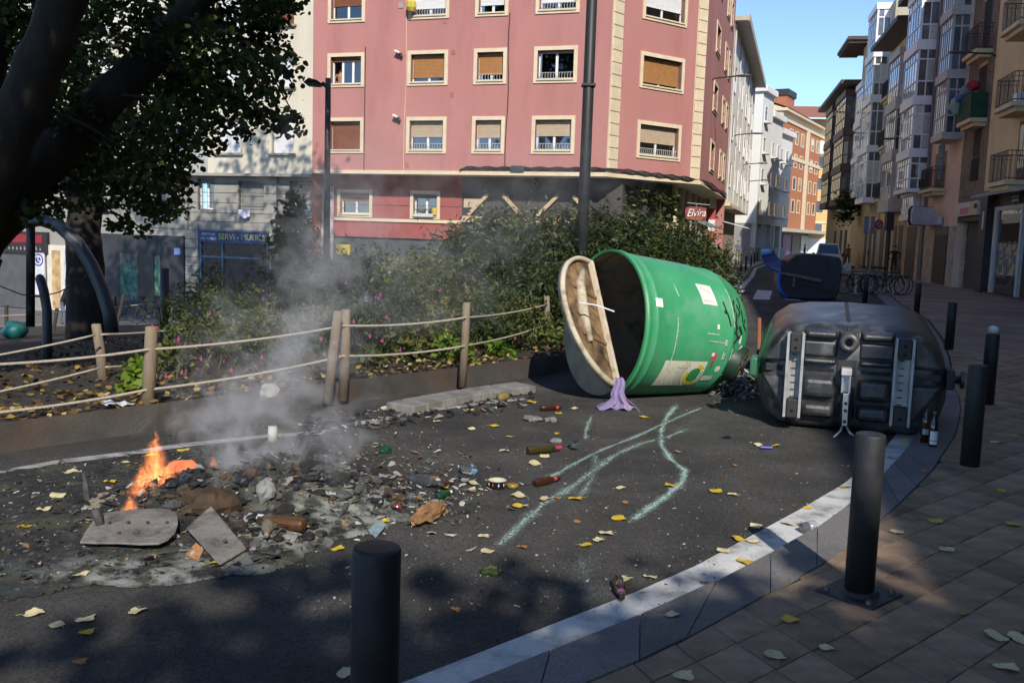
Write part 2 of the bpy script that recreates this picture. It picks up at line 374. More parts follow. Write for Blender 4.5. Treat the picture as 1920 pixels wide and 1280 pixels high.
for i,q in enumerate([[(1366,543),(1398,544),(1380,560),(1345,559)],[(1420,544),(1448,545),(1443,562),(1411,561)],[(1474,546),(1500,547),(1500,563),(1471,562)]]):
    m=MB(); m.poly([tuple(G(*p)+Vector((0,0,.004))) for p in q]); solo(m,'crossing_stripe',whitem,None,None,kind='structure')
# ---- the garden ground falls away behind its steel edge
def gz(x,y):
    q=-((x+3.83)*.743-(y-6.84)*.669); s=(-(x-8.5)*.956+(y-35.7)*.293)        # distance behind the edge, and from the street kerb
    f=min(1,max(0,(s-1)/7)); f=f*f*(3-2*f)
    return .20-.083*max(0,q)*f
def in_garden(x,y):
    P=GE+[(8.5,35.7)]
    for a,b in zip(P[:-1],P[1:]):
        if a[1]<=y<=b[1]: return x<a[0]+(b[0]-a[0])*(y-a[1])/(b[1]-a[1])-.02
    return y>35.7 and x<8.2+(y-35.7)*.29
FP0=Vector((3.3,36.75,0)); FD=Vector((-math.sin(rad(72)),math.cos(rad(72)),0)); FN=Vector((-FD.y,FD.x,0)); FN=FN if FN.y<0 else -FN
def dfac(x,y): return (Vector((x,y,0))-FP0).dot(FN)
def grid(name,x0,x1,y0,y1,st,test,zf,mat):
    nx=int((x1-x0)/st); ny=int((y1-y0)/st); m=MB(); idx={}
    def vid(i,j):
        if (i,j) not in idx: 
            x=x0+i*st;y=y0+j*st; idx[(i,j)]=len(m.v); m.v.append((x,y,zf(x,y)))
        return idx[(i,j)]
    for i in range(nx):
        for j in range(ny):
            if test(x0+(i+.5)*st,y0+(j+.5)*st): m.f.append([vid(i,j),vid(i+1,j),vid(i+1,j+1),vid(i,j+1)]); m.m.append(0)
    return solo(m,name,mat,None,None,kind='structure',smooth=True)
grid('garden_soil',-34,9,-2,37,.25,lambda x,y:in_garden(x+.2,y-.2) and dfac(x,y)>8.8,lambda x,y:gz(x,y)+.035*mnoise.noise(Vector((x*1.3,y*1.3,0)))+.02*mnoise.noise(Vector((x*4,y*4,3))),soilm)
grid('plaza_pavement',-60,8,18,64,1.0,lambda x,y:-4<dfac(x,y)<10.2 and in_garden(x,y),lambda x,y:gz(x,y)-.02,plazam)
# steel edging and concrete kerb
sb=MB()
for a,b in zip(GE[1:9],GE[2:10]):
    a,b=Vector((*a,0)),Vector((*b,0)); t=(b-a).normalized(); nn=Vector((-t.y,t.x,0)); K=max(2,int((b-a).length/.5))
    for k in range(K):
        p,q=a.lerp(b,k/K),a.lerp(b,(k+1)/K); h=lambda v,o:(v+nn*o).to_tuple()[:2]+(gz(*(v+nn*o).to_tuple()[:2])-.004,)
        for o1,o2 in ((.012,.3),(.3,.62)): sb.poly([h(p,o1),h(q,o1),h(q,o2),h(p,o2)])
solo(sb,'soil_edge',soilm,None,None,kind='structure')
steel=M('weathered_steel',(.062,.058,.054),.72,.3,3,.3,25,dirt=(.105,.058,.032),da=.5,ds=.9)
ed=[Vector((*p,0)) for p in GE[1:8]]; m=MB()
for a,b in zip(ed[:-1],ed[1:]):
    t=(b-a).normalized(); n=Vector((-t.y,t.x,0))*.008
    m.add([a-n+Vector((0,0,-.1)),b-n+Vector((0,0,-.1)),b+n+Vector((0,0,-.1)),a+n+Vector((0,0,-.1)),a-n+Vector((0,0,.23)),b-n+Vector((0,0,.23)),b+n+Vector((0,0,.23)),a+n+Vector((0,0,.23))],[(0,1,5,4),(1,2,6,5),(2,3,7,6),(3,0,4,7),(4,5,6,7)])
solo(m,'garden_edging',steel,'low rusty steel edging strip along the planted garden bed','edging')
kb=empty('low_kerb','short pale concrete kerb in front of the rusty steel edging','kerb',G(800,775))
pts=[G(*p) for p in [(775,778),(800,772),(830,766),(905,752),(960,743),(1006,737)]]
for a,b in zip(pts[:-1],pts[1:]):
    t=(b-a).normalized(); n=Vector((-t.y,t.x,0)); m=MB(); a2=a+t*.005; b2=b-t*.005
    m.prism([a2,b2,b2+n*.34,a2+n*.34],(0,0,.085)); part(m,'kerb_stone',concm,kb,bev=.012)
m=MB(); pl=[G(*p) for p in [(-60,905),(20,884),(120,866),(250,850),(340,836),(470,822),(590,812),(700,790),(800,770),(900,757),(985,748)]]
for a,b in zip(pl[:-1],pl[1:]): 
    t=(b-a).normalized(); n=Vector((-t.y,t.x,0))*.13; m.poly([a-n*.4+Vector((0,0,.004)),b-n*.4+Vector((0,0,.004)),b+n*.6+Vector((0,0,.004)),a+n*.6+Vector((0,0,.004))])
solo(m,'gutter_line',M('worn_line',(.33,.32,.31),.85,.3,8,.4,80,dirt=(.05,.048,.045),da=1,ds=7),None,None,kind='structure')
# ================================================================== BUILDINGS
redm=M('red_render',(.42,.185,.165),.88,.08,.6,.25,60,dirt=(.33,.13,.12),da=.5,ds=1.1,stretch=(1,1,.22))
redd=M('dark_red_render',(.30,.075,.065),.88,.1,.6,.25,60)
creamm=M('cream_stone',(.66,.55,.38),.8,.07,2,.15,50,dirt=(.5,.41,.28),da=.4,ds=3)
whitepl=M('white_plastic',(.75,.75,.73),.4,.04,3)
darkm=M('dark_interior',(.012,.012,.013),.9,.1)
blindb=M('brown_blind',(.40,.20,.075),.6,.1,4); blindd=M('dark_brown_blind',(.22,.085,.045),.6,.1,4); blindg=M('beige_blind',(.48,.38,.27),.6,.08,4); blindw=M('white_blind',(.72,.72,.72),.5,.05,4)
curt=M('curtain',(.70,.70,.68),.9,.1,12); railm=M('railing_iron',(.02,.02,.02),.5,.1); railw=M('pale_railing',(.55,.55,.52),.5,.1)
gthin=glass_thin('window_glass',(.62,.66,.68),.10)
cablem=M('black_cable',(.02,.02,.02),.6,.1)
greym=M('grey_render',(.27,.265,.25),.85,.1,1,.2,40,dirt=(.17,.165,.16),da=.5,ds=1)
def slats(mb,x0,x1,z0,z1,y,pitch=.055,dep=.016):
    n=max(1,int(round((z1-z0)/pitch))); vs=[];fs=[]
    for i in range(n+1):
        z=z0+(z1-z0)*i/n
        vs+= [(x0,y,z),(x1,y,z)]
        if i<n: zz=z+(z1-z0)/n*.8; vs+=[(x0,y+dep,zz),(x1,y+dep,zz)]
    k=len(vs)//2
    for i in range(k-1): fs.append((2*i,2*i+1,2*i+3,2*i+2))
    mb.add(vs,fs)
def window(fr,par,x0,x1,z0,z1,off=0,surr=.15,blind=None,bm=None,mull=1,curtain=0,rail=None,dep=.22,sash=whitepl,sm=creamm,rich=True,open_left=False):
    """surround > sash, panes, blind, curtain, railing; x0..x1,z0..z1 is the outside of the surround"""
    xa,xb,za,zb=x0+surr,x1-surr,z0+surr,z1-surr; y=off
    m=fr.mb()
    if surr>0:
        for q in ((x0,x1,zb,z1),(x0,x1,z0,za),(x0,xa,za,zb),(xb,x1,za,zb)): m.box(q[0],q[1],y-.01,y+.045,q[2],q[3])
    yb=y-dep
    for (p,q) in (((xa,za),(xa,zb)),((xb,za),(xb,zb)),((xa,zb),(xb,zb)),((xa,za),(xb,za))): m.poly([(p[0],y+.03,p[1]),(p[0],yb,p[1]),(q[0],yb,q[1]),(q[0],y+.03,q[1])])
    m.cur=0; m.box(xa-.02,xb+.02,y,y+.09,za-.05,za+.002) if surr else None
    win=part(m,'window',sm,par)
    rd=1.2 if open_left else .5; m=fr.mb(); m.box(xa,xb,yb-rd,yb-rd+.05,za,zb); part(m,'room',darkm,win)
    m=fr.mb(); f=.06
    for q in ((xa,xb,zb-f,zb),(xa,xb,za,za+f),(xa,xa+f,za+f,zb-f),(xb-f,xb,za+f,zb-f)): m.box(q[0],q[1],yb-.03,yb+.03,q[2],q[3])
    xs=[xa+f]
    for i in range(mull):
        c=xa+(xb-xa)*(i+1)/(mull+1); m.box(c-.05,c+.05,yb-.03,yb+.034,za+f,zb-f); xs+=[c-.05,c+.05]
    xs.append(xb-f); part(m,'sash',sash,win)
    for i in range(0,len(xs),2):
        if open_left and i==len(xs)-2: continue
        m=fr.mb(); m.box(xs[i],xs[i+1],yb-.006,yb+.006,za+f,zb-f); part(m,'pane',gthin,win)
    if blind:
        m=fr.mb(); zz=zb-(zb-za)*blind; slats(m,xa+.03,xb-.03,zz,zb-.02,yb+.05); m.box(xa+.03,xb-.03,yb+.04,yb+.075,zz-.03,zz); part(m,'blind',bm,win)
    if curtain:
        m=fr.mb(); n=26; zz=zb-(zb-za)*(1-curtain)
        vs=[]
        for i in range(n+1):
            x=xa+f+(xb-xa-2*f)*i/n; yy=yb-.10+.03*math.sin(i*1.9); vs+= [(x,yy,za+f),(x,yy,zz-(.09 if i%2 else 0))]
        m.add(vs,[(2*i,2*i+2,2*i+3,2*i+1) for i in range(n)]); part(m,'curtain',curt,win,True)
    if rail:
        m=fr.mb(); h=.26; 
        for z in (za+.04,za+h): m.tube([(xa,y-.03,z),(xb,y-.03,z)],.010,5)
        n=int((xb-xa)/.11)
        for i in range(1,n): 
            x=xa+(xb-xa)*i/n; m.tube([(x,y-.03,za+.04),(x+.03,y-.01,za+h*.5),(x,y-.03,za+h)],.009,4)
        part(m,'railing',rail,win)
    return win
# ------------------------------------------------ the red corner block
P0=(3.3,36.75); fm=Fr(P0,-72,1); cd=(math.sin(rad(54)),math.cos(rad(54))); Q1=(P0[0]+cd[0]*.74,P0[1]+cd[1]*.74)
Q0=tuple(fm.p(-.19,0,0).xy); fc=Fr(P0,54,-1); Q3=(P0[0]+cd[0]*5.4,P0[1]+cd[1]*5.4); Q2=(P0[0]+cd[0]*4.85,P0[1]+cd[1]*4.85)
fs=Fr(Q3,17,-1)
red=empty('red_apartment_block','red rendered corner apartment block with cream window surrounds and overhanging upper floors','building',(3.3,36.75,0))
rows=[(9.08,7.68),(6.43,4.95),(11.73,10.31),(14.4,12.98),(17.05,15.63)]
cols=[(12.04,10.31),(8.35,6.56),(5.45,4.05),(2.93,1.16)]
TOP=18.6; hs=.15
mw=fm.mb(); holes=[(b+hs,a-hs,zb+hs,zt-hs) for (a,b) in cols for (zt,zb) in rows]
wall_holes(mw,-.19,12.75,4.25,TOP,holes,0,.22); part(mw,'wall',redm,red)
styles={(0,0):dict(open_left=True,blind=.14,bm=blindd,mull=2,curtain=.0),(0,1):dict(blind=1.0,bm=blindd,mull=0),(0,2):dict(blind=.48,bm=blindd),
 (1,0):dict(blind=.80,bm=blindb),(2,0):dict(blind=.74,bm=blindb,rail=railw),(3,0):dict(blind=.06,bm=blindg,rail=railw),
 (1,1):dict(blind=.52,bm=blindg,curtain=.85,rail=railw),(2,1):dict(blind=.55,bm=blindg,curtain=.6,rail=railw),(3,1):dict(blind=.5,bm=blindg,curtain=.6,rail=railw),
 (1,2):dict(blind=.72,bm=blindw,rail=railw),(2,2):dict(blind=.7,bm=blindw),(3,2):dict(blind=.7,bm=blindw,rail=railw)}
for i,(a,b) in enumerate(cols):
    for j,(zt,zb) in enumerate(rows):
        if j>3: continue
        window(fm,red,b,a,zb,zt,0,hs,**styles.get((i,j),dict(blind=.5,bm=blindw)))
# chamfer with quoins either side
mw=fc.mb(); ch=[(1.72+hs,4.18-hs,zb+hs+(.0),zt-hs) for zt,zb in rows]
wall_holes(mw,.74,4.85,4.25,TOP,ch,0,.22); part(mw,'wall',redm,red)
for j,(zt,zb) in enumerate(rows[:4]): window(fc,red,1.72,4.18,zb,zt,0,hs,**[dict(blind=.86,bm=blindb),dict(blind=.55,bm=blindg,curtain=.6,rail=railw),dict(blind=.62,bm=blindw),dict(blind=.5,bm=blindw)][j])
def quoin(A_,B_,o,name='quoin_block'):
    dx,dy=B_[0]-A_[0],B_[1]-A_[1]; L_=math.hypot(dx,dy); f=Fr(A_,math.degrees(math.atan2(dx,dy)),o); z=4.3
    m=f.mb(); m.box(-.02,L_+.02,-.3,0,4.25,TOP); part(m,'quoin_backing',creamm,red)
    while z<13.2:
        m=f.mb(); m.box(.02,L_-.02,-.02,.05,z+.014,z+.445); part(m,name,creamm,red,bev=.012); z+=.46
quoin(Q0,Q1,-1); quoin(Q2,Q3,-1)
# street side
mw=fs.mb(); scol=[(4.0,6.05),(8.85,10.2),(11.2,12.5)]; sh=[(a+hs,b-hs,zb+hs,zt-hs) for a,b in scol for zt,zb in rows]
wall_holes(mw,0,14.0,4.25,TOP,sh,0,.22); part(mw,'wall',redm,red)
for i,(a,b) in enumerate(scol):
    for j,(zt,zb) in enumerate(rows[:4]): window(fs,red,a,b,zb,zt,0,hs,blind=random.choice([.3,.5,.9]),bm=random.choice([blindb,blindg,blindw]))
# roof slab and hidden sides close the block
m=MB(); pts=[fm.p(12.75,0,TOP),fm.p(-.19,0,TOP),Vector((*Q1,TOP)),Vector((*Q2,TOP)),fs.p(0,0,TOP),fs.p(14,0,TOP),fs.p(14,-11,TOP),fm.p(12.75,-14,TOP)]
m.prism(pts,(0,0,.3)); part(m,'roof',creamm,red)
m=MB(); m.poly([pts[5],pts[6],pts[6]-Vector((0,0,18)),pts[5]-Vector((0,0,18))]); m.poly([pts[7],pts[0],pts[0]-Vector((0,0,20)),pts[7]-Vector((0,0,20))]); part(m,'side_wall',redm,red)
# cornice under the overhang
def run(fr,x0,x1,y0,y1,z0,z1): m=fr.mb(); m.box(x0,x1,y0,y1,z0,z1); return m
m=MB()
cp=[fm.p(12.75,.10,0),fm.p(-.19,.10,0),Vector((*Q1,0))+fc.n*.10,Vector((*Q2,0))+fc.n*.10,fs.p(.05,.10,0),fs.p(14,.10,0)]
ci=[fm.p(12.75,-1.1,0),fm.p(-.6,-1.1,0),fm.p(-.9,-1.2,0),fc.p(4.5,-1.1,0),fs.p(.3,-1.1,0),fs.p(14,-1.1,0)]
for i in range(5):
    q=[cp[i],cp[i+1],ci[i+1],ci[i]]; m.prism([Vector((p.x,p.y,4.10)) for p in q],(0,0,.15))
part(m,'cornice',creamm,red)
# recessed lower storeys
yr=-1.0; mz=[fm.px(633,355,yr),fm.px(698,408,yr),fm.px(770,355,yr),fm.px(825,408,yr)]
wz0,wz1=mz[1][1],mz[0][1]; w1=(mz[1][0],mz[0][0]); w2=(mz[3][0],mz[2][0])
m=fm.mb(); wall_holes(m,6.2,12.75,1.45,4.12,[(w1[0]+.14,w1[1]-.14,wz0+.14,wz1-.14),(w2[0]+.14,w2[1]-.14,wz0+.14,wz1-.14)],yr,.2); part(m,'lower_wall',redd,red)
window(fm,red,w1[0],w1[1],wz0,wz1,yr,.14,blind=.35,bm=blindd,curtain=.95); wm=window(fm,red,w2[0],w2[1],wz0,wz1,yr,.14,blind=.15,bm=blindd,curtain=.9)
m=fm.mb(); m.box(6.2,12.75,yr,yr+.07,wz0-.16,wz0-.03); part(m,'sill_band',creamm,red)
m=fm.mb(); m.box(6.2,12.75,yr,yr+.03,wz0+.55,wz0+.57); part(m,'groove_band',redd,red)
m=fm.mb(); m.box(6.2,12.75,yr-.3,yr-.12,-2.9,1.45); part(m,'ground_floor_wall',M('shop_slate',(.055,.06,.068),.7,.2,1),red)
m=fm.mb()
for k in range(9):
    for zz in (-1.6,-.5): m.box(7.6+k*.42,7.9+k*.42,yr-.12,yr-.10,zz,zz+.9)
part(m,'shop_grille',M('grille_metal',(.10,.11,.12),.5,.1),red)
a=fm.px(632,458,yr-.1); b=fm.px(657,478,yr-.1)
sg=fm.mb(); sg.box(b[0],a[0],yr-.12,yr-.03,b[1],a[1]); solo(sg,'notice_sign',M('yellow_notice',(.45,.36,.04),.6,.3,6),'small yellow notice beside the lamp post under the red mezzanine','sign')
# bar front under the overhang, right of the mezzanine
wood=M('bar_timber',(.50,.36,.22),.7,.15,4,.2,40,stretch=(1,1,6)); 
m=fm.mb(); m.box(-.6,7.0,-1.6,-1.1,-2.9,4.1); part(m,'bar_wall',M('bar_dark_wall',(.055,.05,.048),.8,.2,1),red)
m=fm.mb(); m.box(-.3,6.2,-1.02,-.86,2.22,2.47)
bar=part(m,'bar_beam',wood,red)
for cx in (1.7,4.7):
    m=fm.mb(); m.obox((cx-.75,-.94,2.95),(.42,0,.42),(0,.06,0),(-.05,0,.05)); m.obox((cx+.75,-.94,2.95),(.42,0,-.42),(0,.06,0),(.05,0,.05)); part(m,'brace',wood,bar)
    m=fm.mb(); m.box(cx-1.35,cx-1.2,-1.0,-.88,-2.4,2.2); part(m,'post',wood,bar)
    m=fm.mb(); m.box(cx-1.1,cx+1.3,-1.09,-1.06,.2,2.1); part(m,'pane',M('bar_glass',(.16,.17,.18),.08,.5,2,spec=.9),bar)
m=fm.mb(); a=fm.px(870,372,-1.05); b=fm.px(905,390,-1.05); m.box(b[0],a[0],-1.09,-1.03,b[1],a[1]); part(m,'blind_window',blindg,bar)
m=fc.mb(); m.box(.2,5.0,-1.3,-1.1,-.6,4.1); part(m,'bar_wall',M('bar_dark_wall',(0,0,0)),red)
m=fc.mb(); m.box(.0,5.2,-1.02,-.86,2.22,2.47); bar2=part(m,'bar_beam',wood,red)
for x in (.4,1.9,3.4,4.9):
    m=fc.mb(); m.box(x-.07,x+.07,-1.0,-.88,-.5,2.2); part(m,'post',wood,bar2)
for x in (1.15,2.65,4.15):
    m=fc.mb(); m.box(x-.6,x+.6,-1.09,-1.06,.3,2.1); part(m,'pane',M('bar_glass',(0,0,0)),bar2)
m=fs.mb(); m.box(.3,14,-1.3,-1.1,-.2,4.1); part(m,'bar_wall',M('shop_front',(.30,.25,.19),.8,.2,1),red)
for x in (1.2,3.4,6.0,8.6,11.2):
    m=fs.mb(); m.box(x,x+1.5,-1.09,-1.04,.35,2.7); part(m,'shop_window',M('shop_glass',(.03,.035,.04),.05,.4,2,spec=.9),red)
for x in (.7,3.05,5.6,8.2,10.8,13.4):
    m=fs.mb(); m.box(x-.1,x+.14,-1.09,-.95,-.1,4.1); part(m,'pilaster',creamm,red)
for x0 in (2.2,6.6): 
    m=fs.mb(); m.add([(x0,-1.0,2.9),(x0+3.2,-1.0,2.9),(x0+3.2,.35,2.35),(x0,.35,2.35),(x0,-1.0,2.95),(x0+3.2,-1.0,2.95),(x0+3.2,.35,2.40),(x0,.35,2.40)],[(0,1,2,3),(4,5,6,7),(3,2,6,7),(0,3,7,4),(1,2,6,5)])
    solo(m,'awning',M('awning_green',(.14,.20,.19),.8,.1),'dark green sloping shop awning '+('next to the round bar sign' if x0<3 else 'further along, below the white building eaves'),'awning')
m=fs.mb(); a=fs.px(1366,400,-.6); cx=a[0]
for k in range(7): 
    m.cur=k%2; m.box(11.6,11.95,-.62,-.28,-.1+k*.6,.5+k*.6)
m.cur=0; solo(m,'striped_pillar',[M('pillar_white',(.7,.68,.66),.7),M('pillar_red',(.42,.07,.06),.7)],'square pillar banded red and white under the red block','pillar')
# soffit pipe-like bundled cables and junction box on the cornice
cb=MB(); n=40
for k in range(5):
    pth=[]
    for i in range(n+1):
        t=i/n; x=5.9-6.1*t; z=4.32+.05*k*.5+.025*math.sin(i*1.3+k)+(-.10*max(0,1-abs(x-5.9)/.25)); pth.append(fm.p(x,.10+.03*(k%2),z))
    for i in range(1,18): t=i/17; pth.append(Vector((*Q1,0)).lerp(Vector((*Q2,0)),t)+fc.n*.14+Vector((0,0,4.32+.03*k+.03*math.sin(i*1.9+k)-.10*t)))
    for i in range(1,12): pth.append(fs.p(i*1.2,.14,4.24+.03*k+.04*math.sin(i*1.1+k)))
    cb.tube(pth,.022,5)
part(cb,'cable_bundle',cablem,red)
bx=fm.px(970,317,.15); m=fm.mb(); m.box(bx[0]-.28,bx[0]+.28,.02,.2,bx[1]-.1,bx[1]+.13); part(m,'junction_box',M('dark_box',(.04,.045,.05),.4),red,bev=.03)
for x,zt,zb in ((10.27,9.3,4.2),(8.42,12.9,4.2),(3.98,10.4,4.4)):
    m=fm.mb(); pth=[(x+.03*math.sin(i*.9)*(x<9.9),.03,zt+(zb-zt)*i/10) for i in range(11)]; m.tube(pth,.018 if x!=8.42 else .012,5); part(m,'cable',cablem if x!=8.42 else creamm,red)
for px_,py_ in ((752,101),(748,221)):
    x,z=fm.px(px_,py_); o=empty('security_light','white security light on the red wall, '+('level with the third window row' if py_<150 else 'lower of the two beside the beige blinds'),'wall lamp',fm.p(x,0,z),group='security lights on the red wall')
    m=fm.mb(); m.box(x-.04,x+.04,0,.10,z-.12,z+.02); part(m,'bracket',cablem,o)
    m=fm.mb(); m.obox((x+.07,.16,z+.05),(.11,0,.05),(0,.10,0),(-.015,0,.03)); part(m,'lamp_head',whitepl,o); m=fm.mb(); m.ball((x-.06,.10,z-.12),.07,8); part(m,'sensor',cablem,o)
x,z=fm.px(1003,341,-1.08); tm=textmb('8',.62,lambda u,v:fm.p(x-u*1,-1.07,z+v)); part(tm,'number',M('faded_number',(.16,.16,.16),.8),red)
x,z=fm.px(752,10); m=fm.mb(); m.box(x-.1,x+.1,0,.03,z-.12,z+.12); part(m,'vent_grille',M('vent',(.35,.30,.30),.6),red)
for px_,py_ in ((834,40),(850,98),(847,178),(763,310)):
    x,z=fm.px(px_,py_); m=fm.mb(); m.box(x-.08,x+.08,0,.012,z-.1,z+.1); part(m,'vent_grille',M('wall_patch',(.38,.13,.12),.9),red)
m=fm.mb(); x,z=fm.px(1087,205); 
yp=fm.px(776,11); m=fm.mb(); m.ball((yp[0],.25,yp[1]-.05),.22,10,1.3); solo(m,'yellow_cloth_bundle',M('yellow_cloth',(.55,.42,.08),.9,.2,8),'pale yellow cloth bundle hanging at a top row window','cloth')
# ------------------------------------------------ cream block to the left, same building line
crm=M('cream_render',(.60,.55,.43),.88,.06,.7,.2,50,dirt=(.47,.42,.32),da=.5,ds=.9,stretch=(1,1,.25))
crl=M('grey_panel',(.30,.285,.25),.85,.08,1,.2,50,dirt=(.27,.255,.22),da=.5,ds=.6)
cr=empty('cream_apartment_block','pale cream apartment block behind the big tree, shops below its ledge','building',tuple(fm.p(13,0,0)))
cr_cols=[(14.75,13.66),(17.5,16.3),(20.0,18.95),(24.2,22.9),(27.5,26.2)]; crows=[(9.06,7.75),(6.43,4.95),(11.7,10.35),(14.3,13.0)]
hol=[(b,a,zb,zt) for a,b in cr_cols for zt,zb in crows]; m=fm.mb(); wall_holes(m,12.75,60,4.05,17.6,hol,.0,.2); part(m,'wall',crm,cr)
for i,(a,b) in enumerate(cr_cols):
    for j,(zt,zb) in enumerate(crows):
        bl=.98 if (i,j) not in ((2,1),) else .2
        wn=window(fm,cr,b,a,zb,zt,0,0,blind=bl,bm=blindd if (i==0 and j==2) else blindw,sash=whitepl,sm=crm)
        m=fm.mb(); m.box(b-.12,a+.12,0,.14,zb-.10,zb-.02); part(m,'sill',crl,wn)
m=fm.mb(); m.box(12.76,60,-.3,.22,3.93,4.05); part(m,'ledge',crl,cr)
m=fm.mb()
for k in range(14): m.tube([(18.05+k*.058,.03,7.6),(18.05+k*.058,.03,4.06)],.024,6)
part(m,'corrugated_cover',M('cover_metal',(.42,.42,.41),.5,.1),cr)
lowc=[(16.6,15.3,2.5,3.72),(18.75,17.9,2.45,3.8),(14.0,12.95,2.5,3.75),(22.4,21.2,2.5,3.7),(25.8,24.6,2.5,3.7)]
m=fm.mb(); wall_holes(m,12.76,60,1.55,3.93,[(b,a,c,d) for a,b,c,d in lowc],-.25,.2); part(m,'lower_wall',crl,cr)
for i,(a,b,c,d) in enumerate(lowc): window(fm,cr,b,a,c,d,-.25,0,blind=[.98,.1,.6,.6,.5][i],bm=[greym,greym,blindg,blindg,blindw][i],sm=crl)
m=fm.mb()
for z in (1.9,2.3,2.75,3.2,3.6): m.box(12.8,19.2,-.25,-.235,z,z+.025)
for x in (14.6,19.25): m.tube([(x,-.2,1.5),(x,-.2,4)],.04,6)
part(m,'panel_joint',M('dark_joint',(.12,.115,.1),.9),cr)
m=fm.mb()
for k in range(10): m.tube([(12.2+k*.06,-.85,.4),(12.2+k*.06,-.85,3.6)],.03,6)
part(m,'corrugated_cover',M('cover_metal',(0,0,0)),cr)
m=fm.mb(); m.box(12.76,60,-.6,-.3,-2.9,1.55); part(m,'ground_floor_wall',crl,cr)
# stone pilasters either side of the furniture shop
for a,b in ((18.72,19.42),(13.0,15.0)):
    z=-2.6
    while z<1.5: 
        m=fm.mb(); m.box(a,b,-.3,-.18,z+.012,z+.40); part(m,'stone_block',crl,cr,bev=.01); z+=.41
# furniture shop
m=fm.mb(); m.box(15.05,18.7,-.28,-.16,.98,1.5); ss=solo(m,'shop_sign',M('sign_blue',(.015,.035,.14),.4,.1),'blue shop fascia lettered SERVI - MUEBLE in yellow','shop sign')
tm=textmb('SERVI - MUEBLE',.36,lambda u,v:fm.p(16.38-u*1.0,-.15,1.24+v)); part(tm,'lettering',M('letter_yellow',(.55,.50,.10),.5),ss)
for i,t in enumerate(('BRICOLAJE','DEL MUEBLE')):
    tm=textmb(t,.15,lambda u,v:fm.p(18.13-u,-.15,1.34-.2*i+v)); part(tm,'lettering',M('letter_white',(.6,.65,.75),.5),ss)
m=fm.mb(); m.box(15.05,18.68,-.32,-.285,-2.4,.98); part(m,'shop_window',M('dark_shop_glass',(.02,.024,.03),.06,.4,2,spec=.9),cr)
m=fm.mb(); 
for x in (15.1,17.45,18.62): m.box(x-.04,x+.04,-.285,-.22,-2.4,.97)
m.box(15.05,18.68,-.284,-.23,.28,.36); part(m,'shop_frame',M('frame_blue',(.06,.13,.22),.4),cr)
# graffiti shop and doorway further left
m=fm.mb(); m.box(19.46,24.4,-.29,-.12,-2.6,1.2); part(m,'shop_front',M('charcoal_front',(.035,.036,.04),.6,.3,1),cr)
def palm(x0,x1,z0,z1,nm):
    m=fm.mb(); m.box(x0,x1,-.12,-.105,z0,z1); o=part(m,'painted_panel',M('palm_panel',(.10,.125,.105),.7,.5,1.5),cr)
    g=fm.mb(); r=random.Random(4)
    for k in range(26):
        cx=x0+(x1-x0)*r.uniform(.2,.8); cz=z0+(z1-z0)*r.uniform(.1,.7); a=r.uniform(0,6.28)
        for j in range(-5,6):
            q=a+j*.1; L_=r.uniform(.25,.55); 
            def cl(x,z): return (min(x1,max(x0,x)),-.098,min(z1,max(z0,z)))
            g.poly([cl(cx,cz),cl(cx+L_*math.cos(q)+.02,cz+L_*math.sin(q)),cl(cx+L_*math.cos(q)*.9-.02,cz+L_*math.sin(q)*.9+.02)])
    part(g,'palm_fronds',M('palm_green',(.12,.30,.22),.6,.5,3),o)
palm(22.0,23.0,-1.9,.3,'a'); palm(20.75,21.05,-1.6,.25,'b')
m=fm.mb(); m.box(21.1,21.95,-.12,-.10,-2.3,.35); part(m,'door',M('shop_door',(.03,.03,.033),.3),cr)
m=fm.mb(); m.box(19.6,19.95,-.12,-.09,.35,.65); solo(m,'blue_plaque',M('plaque_blue',(.15,.25,.5),.5),'small blue plaque on the charcoal shop front','plaque')
m=fm.mb(); m.box(25.2,27.4,-.29,-.2,-2.6,.55); part(m,'pale_wall',M('pale_doorway',(.62,.57,.47),.8,.1,2),cr)
m=fm.mb(); m.box(25.55,26.25,-.2,-.16,-2.5,.35); dr=part(m,'door',M('door_dark',(.06,.06,.065),.3),cr)
m=fm.mb(); 
for x in (25.55,26.25,25.95): m.box(x-.05,x+.05,-.16,-.11,-2.5,.4)
m.box(25.5,26.3,-.16,-.11,-.35,-.25); part(m,'door_frame',M('door_alu',(.5,.5,.5),.4),dr)
m=fm.mb(); m.box(26.6,27.1,-.2,-.18,-2.5,.3); part(m,'orange_panel',M('stained_stone',(.45,.30,.14),.8,.4,3),cr)
m=fm.mb(); m.box(27.5,28.2,-.2,-.12,-1.9,.15); ps=solo(m,'poster_board',M('poster_white',(.6,.6,.62),.7),'white board with a purple round sign left of the doorway','poster')
m=fm.mb(); m.lathe([(0,.0001),(0,.30),(.01,.30),(.01,.0001)],20,(27.85,-.12,-.2),(0,1,0)); part(m,'round_sign',M('sign_purple',(.08,.07,.28),.5),ps)
m=fm.mb(); m.lathe([(0,.17),(0,.23),(.012,.23),(.012,.17)],20,(27.85,-.108,-.2),(0,1,0)); m.ball((27.85,-.1,-.08),.05,6,1,1,.2); m.tube([(27.85,-.1,-.1),(27.87,-.1,-.22),(27.75,-.1,-.26),(27.7,-.1,-.34)],.025,5); part(m,'sign_mark',M('sign_white',(.7,.7,.72),.5),ps)
m=fm.mb(); m.box(28.4,36,-.29,-.2,-2.6,.0); part(m,'shutter',M('grey_shutter',(.085,.085,.09),.6,.2,2),cr)
m=fm.mb(); m.box(27.3,31.5,-.28,-.12,.1,1.15); rs=solo(m,'dark_fascia',M('fascia_black',(.03,.02,.02),.5,.2,2),'black fascia with red strip and faded letters at the far left','shop sign')
m=fm.mb(); r_=random.Random(3)
